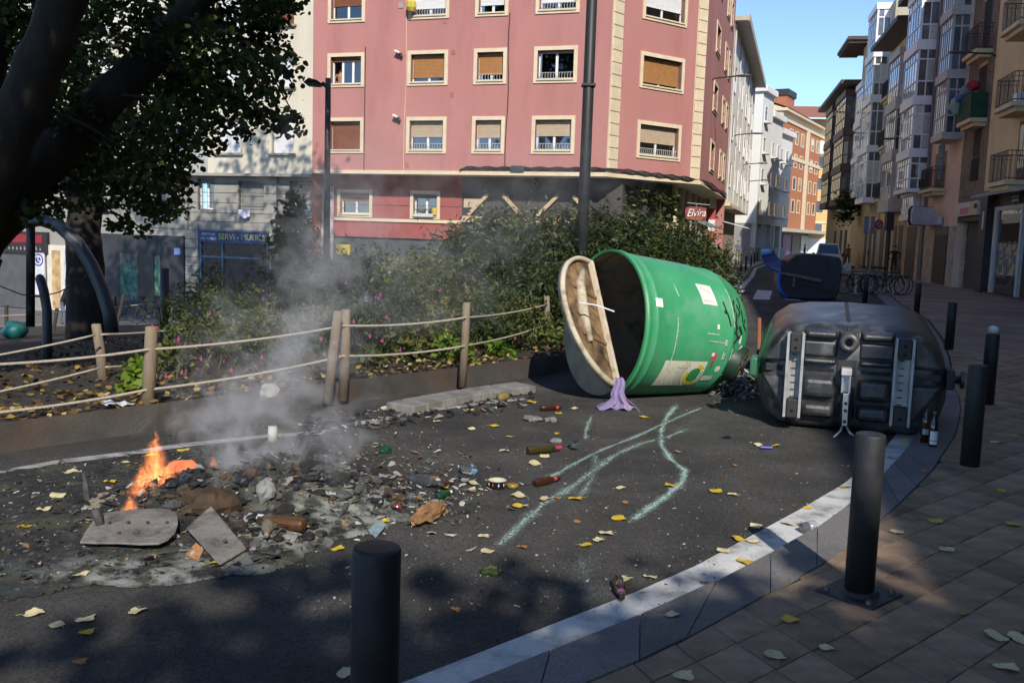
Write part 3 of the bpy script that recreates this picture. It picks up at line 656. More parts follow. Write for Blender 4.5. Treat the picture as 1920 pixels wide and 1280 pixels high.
for k in range(9): x=29.7-k*.24; m.box(x-.07,x-.03,-.12,-.11,.25,.25+r_.uniform(.1,.22)); m.box(x-.12,x-.02,-.12,-.112,.3,.33)
part(m,'faded_lettering',M('letter_pale',(.35,.32,.32),.6),rs,kind='stuff')
m=fm.mb(); m.box(27.6,29.6,-.12,-.11,.62,1.0); part(m,'red_strip',M('letter_red',(.25,.02,.025),.5),rs)
m=MB(); q=[fm.p(12.76,0,17.6),fm.p(60,0,17.6),fm.p(60,-13,17.6),fm.p(12.76,-13,17.6)]; m.prism(q,(0,0,.3)); part(m,'roof',crl,cr)
x,z=fm.px(454,398,.1); 
ln=fm.mb(); vs=[]
for i in range(9): u=i/8; vs+=[(x+.28-.56*u,-.05+.03*math.sin(i*2),z+.12),(x+.28-.56*u,-.03+.04*math.sin(i*2.1),z-.22+.04*math.sin(i))]
ln.add(vs,[(2*i,2*i+2,2*i+3,2*i+1) for i in range(8)]); solo(ln,'hanging_laundry',M('pale_laundry',(.55,.55,.68),.9),'pale lilac laundry hung below a grey mezzanine window','laundry')
# ================================================================== DOWN THE STREET, LEFT SIDE
whm=M('white_render',(.74,.73,.69),.85,.06,.5,.15,30,dirt=(.60,.58,.54),da=.3,ds=.5)
eavem=M('eave_board',(.45,.40,.32),.7,.1,2); glz=M('dark_glazing',(.025,.028,.033),.06,.5,1.5,spec=.9,rnd=.5)
def simple_window(fr,par,x0,x1,z0,z1,y=0,frame=.07,fm_=creamm,gm=None,sill=False,blind=None):
    m=fr.mb()
    for q in ((x0,x1,z1-frame,z1),(x0,x1,z0,z0+frame),(x0,x0+frame,z0+frame,z1-frame),(x1-frame,x1,z0+frame,z1-frame)): m.box(q[0],q[1],y-.02,y+.05,q[2],q[3])
    if sill: m.box(x0-.08,x1+.08,y,y+.12,z0-.08,z0-.003)
    w=part(m,'window',fm_,par)
    m=fr.mb(); m.box(x0+frame,x1-frame,y-.01,y+.004,z0+frame,z1-frame); part(m,'pane',gm or glz,w)
    if blind:
        m=fr.mb(); slats(m,x0+frame,x1-frame,z1-frame-(z1-z0-2*frame)*blind,z1-frame,y+.012); part(m,'blind',random.choice([blindw,blindg,blindb]),w)
    return w
w1=empty('white_apartment_block','long white apartment block beyond the red corner block, wide eaves','building',tuple(fs.p(14,0,0)))
m=fs.mb(); m.box(14.02,37.5,-11,0,3.9,13.9); part(m,'wall',whm,w1)
m=fs.mb(); m.box(14.02,37.5,-11,.75,13.9,14.15); m.box(14.0,37.5,.72,.80,13.85,14.25); part(m,'eaves',eavem,w1)
m=fs.mb(); m.box(14.02,37.5,-11,-1.0,-.3,3.9); part(m,'shop_front',M('shop_front',(0,0,0)),w1)
m=fs.mb(); m.box(14.02,24,-.98,.3,3.75,3.95); part(m,'ledge',creamm,w1)
for k in range(6):
    for (zb,zt) in ((4.9,6.4),(7.6,9.1),(10.3,11.8)): simple_window(fs,w1,15.5+k*3.8,17.0+k*3.8,zb,zt,0,.08,whitepl,blind=random.choice([None,.5,.9]))
for k in range(5):
    m=fs.mb(); m.tube([(14.6+k*4.6,.06,13.8),(14.6+k*4.6,.06,4)],.05,6); part(m,'downpipe',M('pipe_beige',(.55,.5,.42),.5),w1)
for k in range(4):
    m=fs.mb(); m.box(15.0+k*3,16.8+k*3,-1.0,-.95,.3,2.8); part(m,'shop_window',M('shop_glass',(0,0,0)),w1)
m=fs.mb(); x0=16; m.add([(x0,-1.0,3.1),(x0+3.0,-1.0,3.1),(x0+3.0,1.2,2.55),(x0,1.2,2.55),(x0,-1.0,3.15),(x0+3,-1.0,3.15),(x0+3,1.2,2.6),(x0,1.2,2.6)],[(0,1,2,3),(4,5,6,7),(3,2,6,7),(0,3,7,4),(1,2,6,5)])
solo(m,'awning',M('awning_white',(.6,.6,.58),.8),'white canvas awning sticking out under the long white block','awning')
steps=[((20.9,82),28,(1417,1428),14.6,'nearest of the three stepped white blocks before the brick building'),((22.75,86),28,None,13.0,'middle of the three stepped white blocks before the brick building'),((24.9,91),30,None,12.2,'farthest of the three stepped white blocks, beside the pale yellow gable')]
for i,(p0,az,_,top,lab) in enumerate(steps):
    f=Fr(p0,az,-1); b=empty('stepped_white_block',lab,'building',(p0[0],p0[1],0),group='stepped white blocks')
    L_=[3.9,4.8,5.4][i]; m=f.mb(); m.box(0,L_,-12,0,3.4,top); part(m,'wall',whm,b)
    m=f.mb(); m.box(-.25,L_+.1,-12,.35,top,top+.55); part(m,'roof_edge',whm,b,bev=.05)
    m=f.mb(); m.box(.05,L_,-12,-.5,-.3,3.4); part(m,'garage_front',M('garage_grey',(.30,.29,.28),.8,.1,1),b)
    for k in range(2): m=f.mb(); m.box(.2+k*2.4,.7+k*2.4,-.5,-.02,-.2,3.4); part(m,'column',whm,b)
    m=f.mb(); m.box(0,L_,-.45,-.05,-.2,1.3); part(m,'parapet_wall',M('parapet_grey',(.33,.32,.31),.8,.1,1),b)
    for k in range(max(1,int(L_/2.2))):
        for z in range(4):
            zb=4.3+z*2.65
            if zb+1.2<top-.3:
                simple_window(f,b,.7+k*2.2,1.7+k*2.2,zb,zb+1.25,0,.07,whitepl,sill=True)
                m=f.mb(); m.box(.6+k*2.2,1.8+k*2.2,.0,.5,zb-.18,zb-.10); part(m,'ledge',whm,b)
# brick building with the pale yellow gable
brm=M('orange_brick',(.40,.155,.072),.85,.18,6,.3,20,dirt=(.30,.11,.055),da=.6,ds=2); gablem=M('yellow_render',(.66,.52,.30),.85,.06,.6)
bp0=(31.7,115.0); fb=Fr(bp0,30,-1); bk=empty('brick_apartment_block','orange brick block with cream bands and a pale yellow gable end','building',(*bp0,0))
tb=17.6; m=fb.mb(); m.box(0,27,-14,0,3.6,tb); part(m,'wall',brm,bk)
m=fb.mb(); m.add([(-.1,.05,3),(-.1,-26,3),(-.1,-26,tb+6.5),(-.1,-6,tb+2.4),(-.1,.05,tb+.4)],[(0,1,2,3,4)]); m.add([(0,.0,3),(0,-26,3),(0,-26,tb+6.5),(0,-6,tb+2.4),(0,.0,tb+.4)],[(0,4,3,2,1)]); part(m,'gable_wall',gablem,bk)
for zz,hh in ((tb-1.0,1.0),(tb-5.35,.45)): m=fb.mb(); m.box(-.05,27.05,-.1,.14,zz,zz+hh); part(m,'cream_band',creamm,bk)
m=fb.mb(); m.box(-.3,27.3,-14,.7,tb,tb+.35); part(m,'cornice',creamm,bk)
m=fb.mb(); m.add([(-.3,.8,tb+.35),(27.3,.8,tb+.35),(27.3,-7,tb+3.2),(-.3,-7,tb+3.2)],[(0,1,2,3)]); part(m,'roof',M('roof_tiles',(.30,.12,.07),.85,.3,6),bk)
for x in (13.0,25.2): m=fb.mb(); m.box(x,x+1.4,-.1,.16,3.6,tb-1); part(m,'cream_pilaster',creamm,bk)
m=fb.mb(); m.box(11.5,15.5,-4.5,-2.5,tb+1.0,tb+3.6); part(m,'chimney',brm,bk); m=fb.mb(); m.box(11.3,15.7,-4.7,-2.3,tb+3.6,tb+4.4); part(m,'chimney_cap',M('chimney_cap_dark',(.03,.03,.03),.6),bk)
for x in (4.0,7.0,10.0,15.8,18.8,21.8):
    for z in range(5):
        zt=tb-1.6-z*2.85
        if zt>4.6: simple_window(fb,bk,x,x+1.7,zt-1.75,zt,0,.16,creamm,blind=random.choice([None,None,.5,.8]))
m=fb.mb(); m.box(0,27,-13,-.8,-.3,3.6); part(m,'ground_floor',M('dark_shops',(.06,.055,.055),.7,.3,.4),bk)
m=fb.mb(); m.box(-.2,27,-.8,1.4,3.2,3.6); part(m,'canopy',eavem,bk)
for k,c in enumerate([(.03,.10,.30),(.10,.05,.16),(.02,.03,.03),(.35,.40,.38)]):
    m=fb.mb(); m.box(2+k*5,6+k*5,-.8,-.72,.2,2.9); part(m,'shop_shutter',M('street_shutter_%d'%k,c,.6,.4,1.5),bk)
# yellow block closing the street
yb=empty('yellow_corner_block','pale yellow block with white balcony closing the far end of the street','building',(44,134,0)); fy=Fr((41.0,134),98,-1)
m=fy.mb(); m.box(-1,26,-14,0,-.3,12.2); part(m,'wall',M('ochre_render',(.64,.42,.17),.85,.06,.5),yb)
m=fy.mb(); m.box(-1,26,-14,0,12.2,14.4); part(m,'pink_storey',M('pink_brick',(.46,.26,.19),.85,.1,2),yb)
m=fy.mb(); m.box(-1,26,-14,.4,14.4,16.2); part(m,'white_balcony',whm,yb)
m=fy.mb(); m.box(-1,26,-14,-2.2,16.2,19.5); part(m,'top_storey',gablem,yb)
m=fy.mb(); m.add([(-2,.2,19.4),(27,.2,19.4),(27,-9,22.2),(-2,-9,22.2)],[(0,1,2,3)]); part(m,'roof',M('roof_tiles',(0,0,0)),yb)
for z in (12.6,9.6,6.4,3.4): 
    for x in (1.2,5.2,9.2): simple_window(fy,yb,x,x+1.4,z-.3,z+1.6,0,.14,creamm)
m=fy.mb(); m.box(-1,26,0,.12,4.7,4.95); m.box(-1,26,0,.2,14.2,14.45); part(m,'string_course',creamm,yb)
m=fy.mb(); m.box(-1,26,.0,.08,-.2,2.6); part(m,'white_hoarding',whm,yb)
# ================================================================== RIGHT SIDE OF THE STREET
R0=(17.4,31.9); fr=Fr(R0,12,1)
yel=M('yellow_ochre_render',(.66,.49,.26),.88,.08,.6,.2,40,dirt=(.44,.32,.17),da=.5,ds=.9); pink=M('pink_beige_render',(.66,.50,.36),.88,.07,.6,.2,40,dirt=(.47,.35,.26),da=.4,ds=.8)
bal=M('balcony_stone',(.60,.48,.29),.85,.12,2,.2,40); gwh=M('gallery_white',(.82,.81,.78),.6,.08,3,dirt=(.40,.38,.34),da=.4,ds=3); ggr=M('gallery_grey',(.50,.46,.41),.7,.12,3,dirt=(.24,.2,.16),da=.6,ds=3); gbr=M('gallery_brown',(.10,.055,.032),.6,.2,3)
gg=M('gallery_glass',(.10,.11,.12),.04,.4,2,spec=1.0,rnd=.4); gc=M('gallery_curtained',(.60,.58,.53),.08,.15,4,spec=.9,rnd=.2)
stonem=M('street_stone',(.46,.37,.26),.85,.2,2,.3,30,dirt=(.15,.12,.09),da=.6,ds=1.5); doorm=M('brown_door',(.050,.032,.022),.6,.3,2,stretch=(4,4,.5)); shutm=M('roller_shutter',(.07,.062,.055),.55,.15,3)
def balcony(par,x0,x1,z,d=.75,h=1.0,door=True,slab=bal,rm=railm,dm=doorm,gap=.13):
    m=fr.mb(); m.box(x0-.08,x1+.08,0,d+.06,z-.16,z); m.box(x0,x1,0,d-.1,z-.32,z-.16); b=part(m,'balcony',slab,par,bev=.015)
    m=fr.mb()
    for zz in (z+.08,z+h): m.tube([(x0,.02,zz),(x0,d,zz),(x1,d,zz),(x1,.02,zz)],.018,5)
    m.tube([(x0,.02,z+h*.85),(x0,d,z+h*.85),(x1,d,z+h*.85),(x1,.02,z+h*.85)],.01,4)
    n=int((x1-x0)/gap)
    for i in range(n+1): x=x0+(x1-x0)*i/n; m.tube([(x,d,z),(x,d,z+h)],.011,4)
    for i in range(1,6):
        for x in (x0,x1): m.tube([(x,d*i/6,z),(x,d*i/6,z+h)],.011,4)
    part(m,'railing',rm,b)
    if door:
        c=(x0+x1)/2; m=fr.mb(); m.box(c-.6,c+.6,-.02,.03,z,z+2.15); w=part(m,'door',dm,par); m=fr.mb(); m.box(c-.45,c-.04,.028,.035,z+.5,z+2.0); m.box(c+.04,c+.45,.028,.035,z+.5,z+2.0); part(m,'pane',glz,w)
    return b
def gallery(par,x0,x1,d,bands,nc,fm_=gwh,zb=None,rows=2,curt_p=.3,glass=None,sill=.0):
    """glazed bay: bands = solid floor strips (z0,z1); between them mullioned glass"""
    z0,z1=bands[0][0],bands[-1][1]; m=fr.mb()
    for a,b in bands: m.box(x0-.06,x1+.06,.0,d+.07,a,b)
    t=.055
    for x in (x0+t,x1-t): m.box(x-t,x+t,d-2*t,d,z0,z1)
    for x in (x0,x1): m.box(x-.02,x+.02,0,.1,z0,z1)
    cells=[]
    for (a,b),(c,e) in zip(bands[:-1],bands[1:]):
        zs=[b,b+(c-b)*.32,b+(c-b)*.80,c] if rows==3 else [b,b+(c-b)*.36,c]
        for z in zs[1:-1]: m.box(x0,x1,d-.06,d+.01,z-.035,z+.035); m.box(x0-.005,x0+.05,0,d,z-.035,z+.035)
        xs=[x0+2*t+(x1-x0-4*t)*i/nc for i in range(nc+1)]
        for x in xs[1:-1]: m.box(x-.028,x+.028,d-.06,d,b,c)
        m.box(x0,x0+.05,d*.5-.03,d*.5+.03,b,c)
        for i in range(nc):
            for k in range(len(zs)-1): cells.append((xs[i]+.02,xs[i+1]-.02,zs[k]+.03,zs[k+1]-.03))
        for k in range(len(zs)-1):
            for ya,yb_ in ((.1,d*.5-.03),(d*.5+.03,d-.1)): cells.append((None,ya,yb_,zs[k]+.03,zs[k+1]-.03))
    g=part(m,'gallery',fm_,par)
    for c in cells:
        m=fr.mb()
        if c[0] is None: m.box(x0+.015,x0+.03,c[1],c[2],c[3],c[4])
        else: m.box(c[0],c[1],d-.04,d-.025,c[2],c[3])
        part(m,'pane',gc if random.random()<curt_p else (glass or gg),g)
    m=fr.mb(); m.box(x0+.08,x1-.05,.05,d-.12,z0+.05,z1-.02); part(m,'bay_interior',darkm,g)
    return g
def facade(name,label,x0,x1,top,mat,zb=-.2,depth=12,front=0):
    b=empty(name,label,'building',tuple(fr.p(x0,0,0))); m=fr.mb(); m.box(x0,x1,-depth,front,zb,top); part(m,'wall',mat,b); return b
EAVE=17.2
# R1 yellow block nearest to the camera, carries on past it
r1=empty('yellow_balcony_block','ochre yellow block with iron balconies above the dark shop front','building',tuple(fr.p(6,0,0)))
m=fr.mb(); m.box(-78,6.05,-12,0,4.0,EAVE); part(m,'wall',yel,r1)
m=fr.mb(); m.box(-78,6.1,-12,.7,EAVE,EAVE+.3); part(m,'eaves',M('eave_board',(0,0,0)),r1)
for z in (4.15,6.78,9.46):
    balcony(r1,.4,2.45,z,.78); 
    for x in (-4,-8.5,-13): balcony(r1,x,x+2,z,.78)
m=fr.mb(); m.box(1.5,2.2,.12,.35,6.80,7.25); solo(m,'air_conditioner',whitepl,'white air conditioning unit on a yellow block balcony','air conditioner',bev=.03)
m=fr.mb(); m.box(-78,6.05,-12,-.25,-.2,4.0); part(m,'ground_floor_wall',M('dark_wood_front',(.035,.025,.02),.6,.3,2,stretch=(1,1,5)),r1)
m=fr.mb(); m.box(5.15,6.1,-.3,.06,-.2,4.05); part(m,'pilaster',M('charcoal_pilaster',(.028,.028,.03),.6,.2,3),r1)
m=fr.mb(); m.add([(-4,-.2,4.05),(4.9,-.2,4.05),(4.9,.75,3.72),(-4,.75,3.72),(-4,-.2,4.12),(4.9,-.2,4.12),(4.9,.75,3.80),(-4,.75,3.80)],[(0,1,2,3),(4,5,6,7),(3,2,6,7),(0,3,7,4),(1,2,6,5)]); part(m,'canopy',M('canopy_grey',(.20,.20,.21),.6),r1)
m=fr.mb(); 
for q in ((4.35,4.75,.12,3.25),(1.3,4.75,3.25,3.4),(1.3,1.5,.12,3.25),(1.3,4.75,.0,.12)): m.box(q[0],q[1],-.25,-.12,q[2],q[3])
part(m,'shop_frame',M('shop_frame_white',(.42,.43,.45),.5),r1)
m=fr.mb(); m.box(1.5,4.35,-.24,-.2,.12,3.25); sw=part(m,'shop_window',M('shop_glass_reflective',(.035,.036,.034),.04,.5,1.2,spec=1),r1)
m=fr.mb(); m.box(1.6,3.9,-.2,-.19,2.75,3.1); part(m,'painted_tube_reflection',M('reflection_pale',(.25,.25,.2),.4,.6,8),sw)  # reflection of a tube light, painted on the glass as a pale strip
scr=fr.mb(); rr=random.Random(8)
for k in range(22):
    x=rr.uniform(1.9,4.0); z=rr.uniform(.75,2.0); q=[(x,-.19,z)]
    for j in range(4): x+=rr.uniform(-.35,.35); z+=rr.uniform(-.35,.35); x=max(1.6,min(4.2,x)); z=max(.5,min(2.2,z)); q.append((x,-.19,z))
    scr.tube(q,.012,4)
part(scr,'graffiti',M('graffiti_white',(.30,.32,.34),.6),sw)
m=fr.mb(); m.box(-46,6.0,-.24,-.05,-.2,.12); part(m,'step',M('step_red',(.10,.045,.035),.7),r1)
x,z=fr.px(1908,372,-.2); cr_=fr.mb(); 
for i in range(7): a=math.pi*i/6; cr_.tube([(x+.42*math.cos(a)*.9,-.14,z+.18),(x+.55*math.cos(a),-.14,z+.28+.16*math.sin(a))],.022,5); cr_.ball((x+.55*math.cos(a),-.14,z+.3+.16*math.sin(a)),.035,6)
cr_.box(x-.42,x+.42,-.15,-.12,z+.02,z+.10); cr_.box(x-.36,x+.36,-.15,-.12,z-.10,z-.03)
cr_.tube([(x-.33,-.14,z-.1),(x-.33,-.14,z-.32),(x,-.14,z-.48),(x+.33,-.14,z-.32),(x+.33,-.14,z-.1)],.015,5); part(cr_,'crown_crest',M('crest_pale',(.38,.38,.42),.5),r1)
m=fr.mb(); m.box(5.45,5.65,.06,.075,2.55,3.25); part(m,'name_plate',M('plate_pale',(.5,.48,.44),.5),r1)
# R2 brown brick strip
r2=empty('brown_brick_house','narrow brown brick house between the yellow and pink fronts','building',tuple(fr.p(8,0,0)))
bkm=M('brown_brick',(.25,.185,.125),.85,.25,5,.3,20,dirt=(.10,.07,.05),da=.6,ds=2)
m=fr.mb(); m.box(6.06,9.95,-12,0,3.95,EAVE+.6); part(m,'wall',M('brick_mortar',(.06,.045,.035),.9),r2)
nb=0; rest_b=MB(fr.p); 
zb=3.98; row=0
while zb<13.4:
    x=6.08-(.13 if row%2 else 0)
    while x<9.93:
        a,b=max(6.07,x),min(9.94,x+.245)
        if b-a>.03 and not (7.0<(a+b)/2<8.2 and any(lo<zb<lo+2.15 for lo in (4.55,7.05,9.75))): rest_b.box(a,b,-.01,random.uniform(.010,.022),zb,zb+.058)
        x+=.26
    zb+=.073; row+=1
part(rest_b,'bricks',bkm,r2,kind='stuff')
for z,k in ((4.55,0),(7.05,1),(9.75,1)):
    m=fr.mb(); m.box(7.0,8.2,-.05,.0,z,z+2.15); d_=part(m,'door',M('dark_recess',(.012,.012,.014),.5),r2)
    m=fr.mb(); m.box(6.95,8.25,-.02,.05,z+2.15,z+2.32); part(m,'lintel',bal,r2)
    if k: balcony(r2,6.5,8.5,z-.05,.6,door=False)
m=fr.mb(); 
for i in range(9): m.tube([(7.05+i*.14,.05,4.6),(7.05+i*.14,.05,5.5)],.012,4)
m.tube([(7.0,.05,5.5),(8.2,.05,5.5)],.016,5); part(m,'railing',railm,r2)
m=fr.mb(); m.box(6.45,8.55,.60,.66,7.0,8.0); m.box(6.44,6.50,.05,.66,7.0,8.0); solo(m,'green_screen',M('green_screen',(.008,.05,.018),.8,.3,5),'dark green screen wrapped round the brick house balcony','screen')
def lumpy(name,c,r,mat,label,cat,sd,n=14):
    m=MB(); m.ball((0,0,0),1,n); rr=random.Random(sd); m.v=[tuple(Vector(v)*(1+.35*mnoise.noise(Vector(v)*2.2+Vector((sd,0,0))))) for v in m.v]; m.v=[(v[0]*r[0],v[1]*r[1],v[2]*r[2]) for v in m.v]
    return solo_at(m,name,mat,label,cat,c)
def solo_at(m,name,mat,label,cat,loc,rot=None,smooth=True,group=None):
    o=link(name,m.mesh(name,mat,smooth),None,loc,rot); return tag(o,label,cat,group)
lumpy('red_laundry',fr.p(6.75,.55,8.3),(.25,.2,.22),M('cloth_red',(.35,.02,.05),.9,.3,6),'bright red clothes hanging over the green balcony screen','laundry',1)
lumpy('blue_laundry',fr.p(8.3,.6,8.05),(.28,.18,.2),M('cloth_blue',(.12,.14,.38),.9,.4,6),'blue and white clothes at the far corner of the green balcony','laundry',2)
lumpy('pale_green_cloth',fr.p(8.35,.72,7.7),(.38,.05,.36),M('cloth_pale',(.36,.40,.28),.9,.1,6),'pale green cloth draped outside the green balcony screen','laundry',3)
lumpy('grey_laundry',fr.p(7.5,.62,8.2),(.3,.15,.22),M('cloth_grey',(.25,.28,.30),.9,.3,6),'grey bundle of clothes in the middle of the balcony top','laundry',4)
m=fr.mb(); m.box(6.1,9.9,-12,-.35,-.2,3.95); part(m,'ground_floor_wall',stonem,r2)
m=fr.mb(); slats(m,6.6,9.0,.1,2.95,-.3,.09,.02); part(m,'roller_shutter',shutm,r2)
m=fr.mb(); m.box(6.1,9.9,-.36,-.02,2.92,3.15); m.box(6.1,9.9,-.36,.02,3.7,3.95); part(m,'lintel_beam',M('charcoal_pilaster',(0,0,0)),r2)
m=fr.mb(); m.box(6.3,9.6,-.1,.12,3.15,3.72); s2=solo(m,'shop_sign',M('sign_cream',(.52,.49,.44),.6,.1,3),'cream shop sign with a faded pink panel above the grey shutter','shop sign',group=None)
m=fr.mb(); m.box(7.6,9.0,.12,.128,3.22,3.5); part(m,'pink_panel',M('sign_pink',(.42,.16,.18),.6),s2); m=fr.mb(); m.box(6.35,6.8,.12,.13,3.42,3.6); part(m,'dark_patch',darkm,s2); m=fr.mb(); m.box(6.35,7.5,.12,.124,3.16,3.7); part(m,'ochre_panel',M('sign_ochre',(.45,.36,.2),.6),s2)
for x in (6.3,9.4):
    z=.0
    while z<2.9: m=fr.mb(); m.box(x-.15,x+.2,-.3,-.2,z+.005,z+.10); part(m,'pale_brick',M('pale_brick',(.36,.32,.26),.8,.2,6,rnd=.2),r2); z+=.115
# R3 pink front
r3=empty('pink_house','pink beige house with a glazed bay and a small black balcony','building',tuple(fr.p(12,0,0)))
m=fr.mb(); m.box(9.96,16.1,-12,0,-.2,15.5); part(m,'wall',pink,r3)
gallery(r3,10.2,12.3,.8,[(6.55,6.85),(9.15,9.55),(11.85,12.25),(14.5,15)],5,ggr,rows=3,curt_p=.12)
balcony(r3,12.7,15.2,4.55,.6,door=True)
m=fr.mb(); m.box(12.85,15.1,-.01,.02,4.6,6.3); part(m,'window_recess',M('recess_pink',(.22,.16,.12),.9),r3)
m=fr.mb(); m.box(9.98,16.05,-.05,.06,-.15,2.75); part(m,'stone_base',stonem,r3)
m=fr.mb(); m.box(11.05,13.6,.03,.09,.1,2.4); dd=part(m,'double_door',doorm,r3)
for k in range(6): m=fr.mb(); m.box(11.1+k*.42,11.44+k*.42,.09,.115,.2,2.3); part(m,'door_panel',doorm,dd)
m=fr.mb(); m.box(11.0,13.7,.06,.12,2.4,2.75); part(m,'transom',M('transom_dark',(.13,.11,.09),.6),r3)
m=fr.mb(); m.box(12.4,15.1,.06,.3,2.85,3.25); solo(m,'blank_sign',M('sign_lilac',(.45,.44,.46),.5),'blank pale lilac shop sign over the brown double door','shop sign')
rr=random.Random(5); m=fr.mb()
for k in range(26):
    x=rr.uniform(10.1,10.9); z=rr.uniform(.4,2.2); m.tube([(x,.075,z),(x+rr.uniform(-.2,.2),.075,z+rr.uniform(-.1,.25)),(x+rr.uniform(-.2,.2),.075,z+rr.uniform(-.2,.2))],.012,4)
part(m,'graffiti',M('graffiti_grey',(.42,.40,.40),.6),r3)
# R4 tall white gallery
r4=empty('white_gallery_house','beige house with the tall broad white glazed gallery','building',tuple(fr.p(18,0,0)))
m=fr.mb(); m.box(16.25,21.2,-12,0,-.2,16.6); part(m,'wall',pink,r4)
gallery(r4,16.5,19.9,.95,[(4.55,4.75),(6.3,6.75),(8.9,9.35),(11.6,12.1),(14.4,14.8)],5,gwh,rows=3,curt_p=.35)
gallery(r4,17.0,20.0,.55,[(3.15,3.45),(4.4,4.54)],5,gwh,rows=2,curt_p=.4)
m=fr.mb(); m.box(16.2,21.3,-12,1.3,14.8,15.1); part(m,'eaves',M('eave_dark',(.06,.045,.035),.7),r4)
m=fr.mb(); m.tube([(16.18,.12,14.8),(16.18,.12,.1)],.075,8); part(m,'downpipe',M('zinc_pipe',(.16,.155,.16),.5),r4)
m=fr.mb(); m.box(16.3,21.1,-.05,.05,-.15,3.0); part(m,'stone_base',stonem,r4)
for a,b,mt in ((18.0,20.5,doorm),(15.95+.4,17.1,M('black_door',(.015,.013,.014),.5))): m=fr.mb(); m.box(a,b,.03,.07,.1,2.85); part(m,'door',mt,r4)
# R5 grey gallery, R6 white gallery with balconies
r5=empty('grey_gallery_house','house with weathered grey glazed gallery above orange ground floor','building',tuple(fr.p(24,0,0)))
m=fr.mb(); m.box(21.25,30,-12,0,-.2,14.6); part(m,'wall',yel,r5)
gallery(r5,22.3,25.6,.8,[(3.75,4.5),(6.65,7.25),(9.5,10.1),(12.5,12.9)],5,ggr,rows=3,curt_p=.5)
m=fr.mb(); m.box(21.2,30.1,-12,1.3,14.1,14.35); part(m,'eaves',M('eave_dark',(0,0,0)),r5)
for z in (4.7,7.9,10.9): balcony(r5,27,29,z,.6,dm=darkm)
m=fr.mb(); m.box(21.3,29.9,-.05,.04,-.15,3.3); part(m,'stone_base',M('ochre_base',(.50,.33,.16),.85,.15,1.5),r5)
for a,b in ((21.7,23.0),(23.5,24.4),(25.4,26.6),(27.6,29.0)): m=fr.mb(); m.box(a,b,.02,.06,.1,3.0); part(m,'door',doorm,r5)
r6=empty('tall_white_gallery_house','tallest house on the right, white glazed bay topped by a flat roof','building',tuple(fr.p(33,0,0)))
m=fr.mb(); m.box(30.05,36,-12,0,-.2,17.4); part(m,'wall',M('olive_render',(.38,.36,.27),.85,.08,1),r6)
gallery(r6,31.2,34.8,.9,[(4.6,4.95),(7.9,8.35),(11.1,11.6),(14.0,14.5),(17.0,17.4)],5,gwh,rows=3,curt_p=.3)
m=fr.mb(); m.box(30.05,36,-.05,.04,-.15,4.0); part(m,'stone_base',M('ochre_base',(0,0,0)),r6)
for a,b in ((30.6,31.8),(32.5,33.5),(34.3,35.4)): m=fr.mb(); m.box(a,b,.02,.06,.1,3.0); part(m,'door',doorm,r6)
r7=empty('narrow_white_gallery_house','narrow house with pale grey gallery and brown rafters under its eaves','building',tuple(fr.p(38,0,0)))
m=fr.mb(); m.box(36.05,43,-12,0,-.2,17.0); part(m,'wall',M('ochre_base',(0,0,0)),r7)
gallery(r7,36.4,39.6,.75,[(5.2,5.6),(7.7,8.1),(10.2,10.7),(13.0,13.4)],4,gwh,rows=3,curt_p=.4)
m=fr.mb(); m.box(40.5,47,-12,1.5,17.0,17.25); ev=part(m,'eaves',M('eave_dark',(0,0,0)),r7)
for k in range(14): m=fr.mb(); m.box(40.7+k*.45,40.85+k*.45,0,1.4,16.8,17.0); part(m,'rafter',gbr,r7)
r8=empty('brown_gallery_house','last house on the right with dark brown wooden galleries','building',tuple(fr.p(47,0,0)))
m=fr.mb(); m.box(43.05,60,-12,0,-.2,14.2); part(m,'wall',yel,r8)
gallery(r8,44.4,50.5,.9,[(5.0,5.5),(7.6,8.2),(10.4,11.0),(13.5,14.0)],6,gbr,rows=3,curt_p=.1)
m=fr.mb(); m.box(43,60,-12,1.5,14.2,14.5); part(m,'eaves',M('eave_dark',(0,0,0)),r8)
gallery(r8,53,58,.9,[(5.0,5.5),(7.6,8.2),(10.4,11.0),(13.5,14.0)],5,gbr,rows=3,curt_p=.1)
for x in (45,48,52): m=fr.mb(); m.box(x,x+1.2,-.02,.04,.1,3.0); part(m,'door',doorm,r8)
# wall street lamps
def wall_lamp(f,x,z,reach,label):
    o=empty('wall_street_lamp',label,'street lamp',tuple(f.p(x,0,z))); m=f.mb(); m.tube([(x,0,z-.1),(x,.15,z-.02),(x,reach*.6,z+.05)],.035,6); part(m,'arm',railm,o)
    m=f.mb(); m.ball((x,reach*.75+.1,z+.06),.16,10,.35,1,2.6); part(m,'lamp_head',M('lamp_grey',(.06,.06,.065),.4),o,True); return o
x,z=fs.px(1336,146); wall_lamp(fs,x,z,1.7,'dark street lamp reaching out from the red block towards the sky')
for x,z,l in ((18.5,8.2,'street lamp on the long white block, highest of the pale ones'),(28,7.2,'street lamp on the long white block, second along'),(36.8,6.6,'street lamp at the far end of the long white block')): wall_lamp(fs,x,z,1.6,l)
x,z=fr.px(1866,102); wall_lamp(fr,6.0,z,1.7,'dark oval street lamp on the edge of the brown brick house')
wall_lamp(fr,20.8,7.6,1.7,'dark oval street lamp beside the broad white gallery')
wall_lamp(fr,36.0,9.6,1.6,'small dark street lamp on the narrow white gallery house')
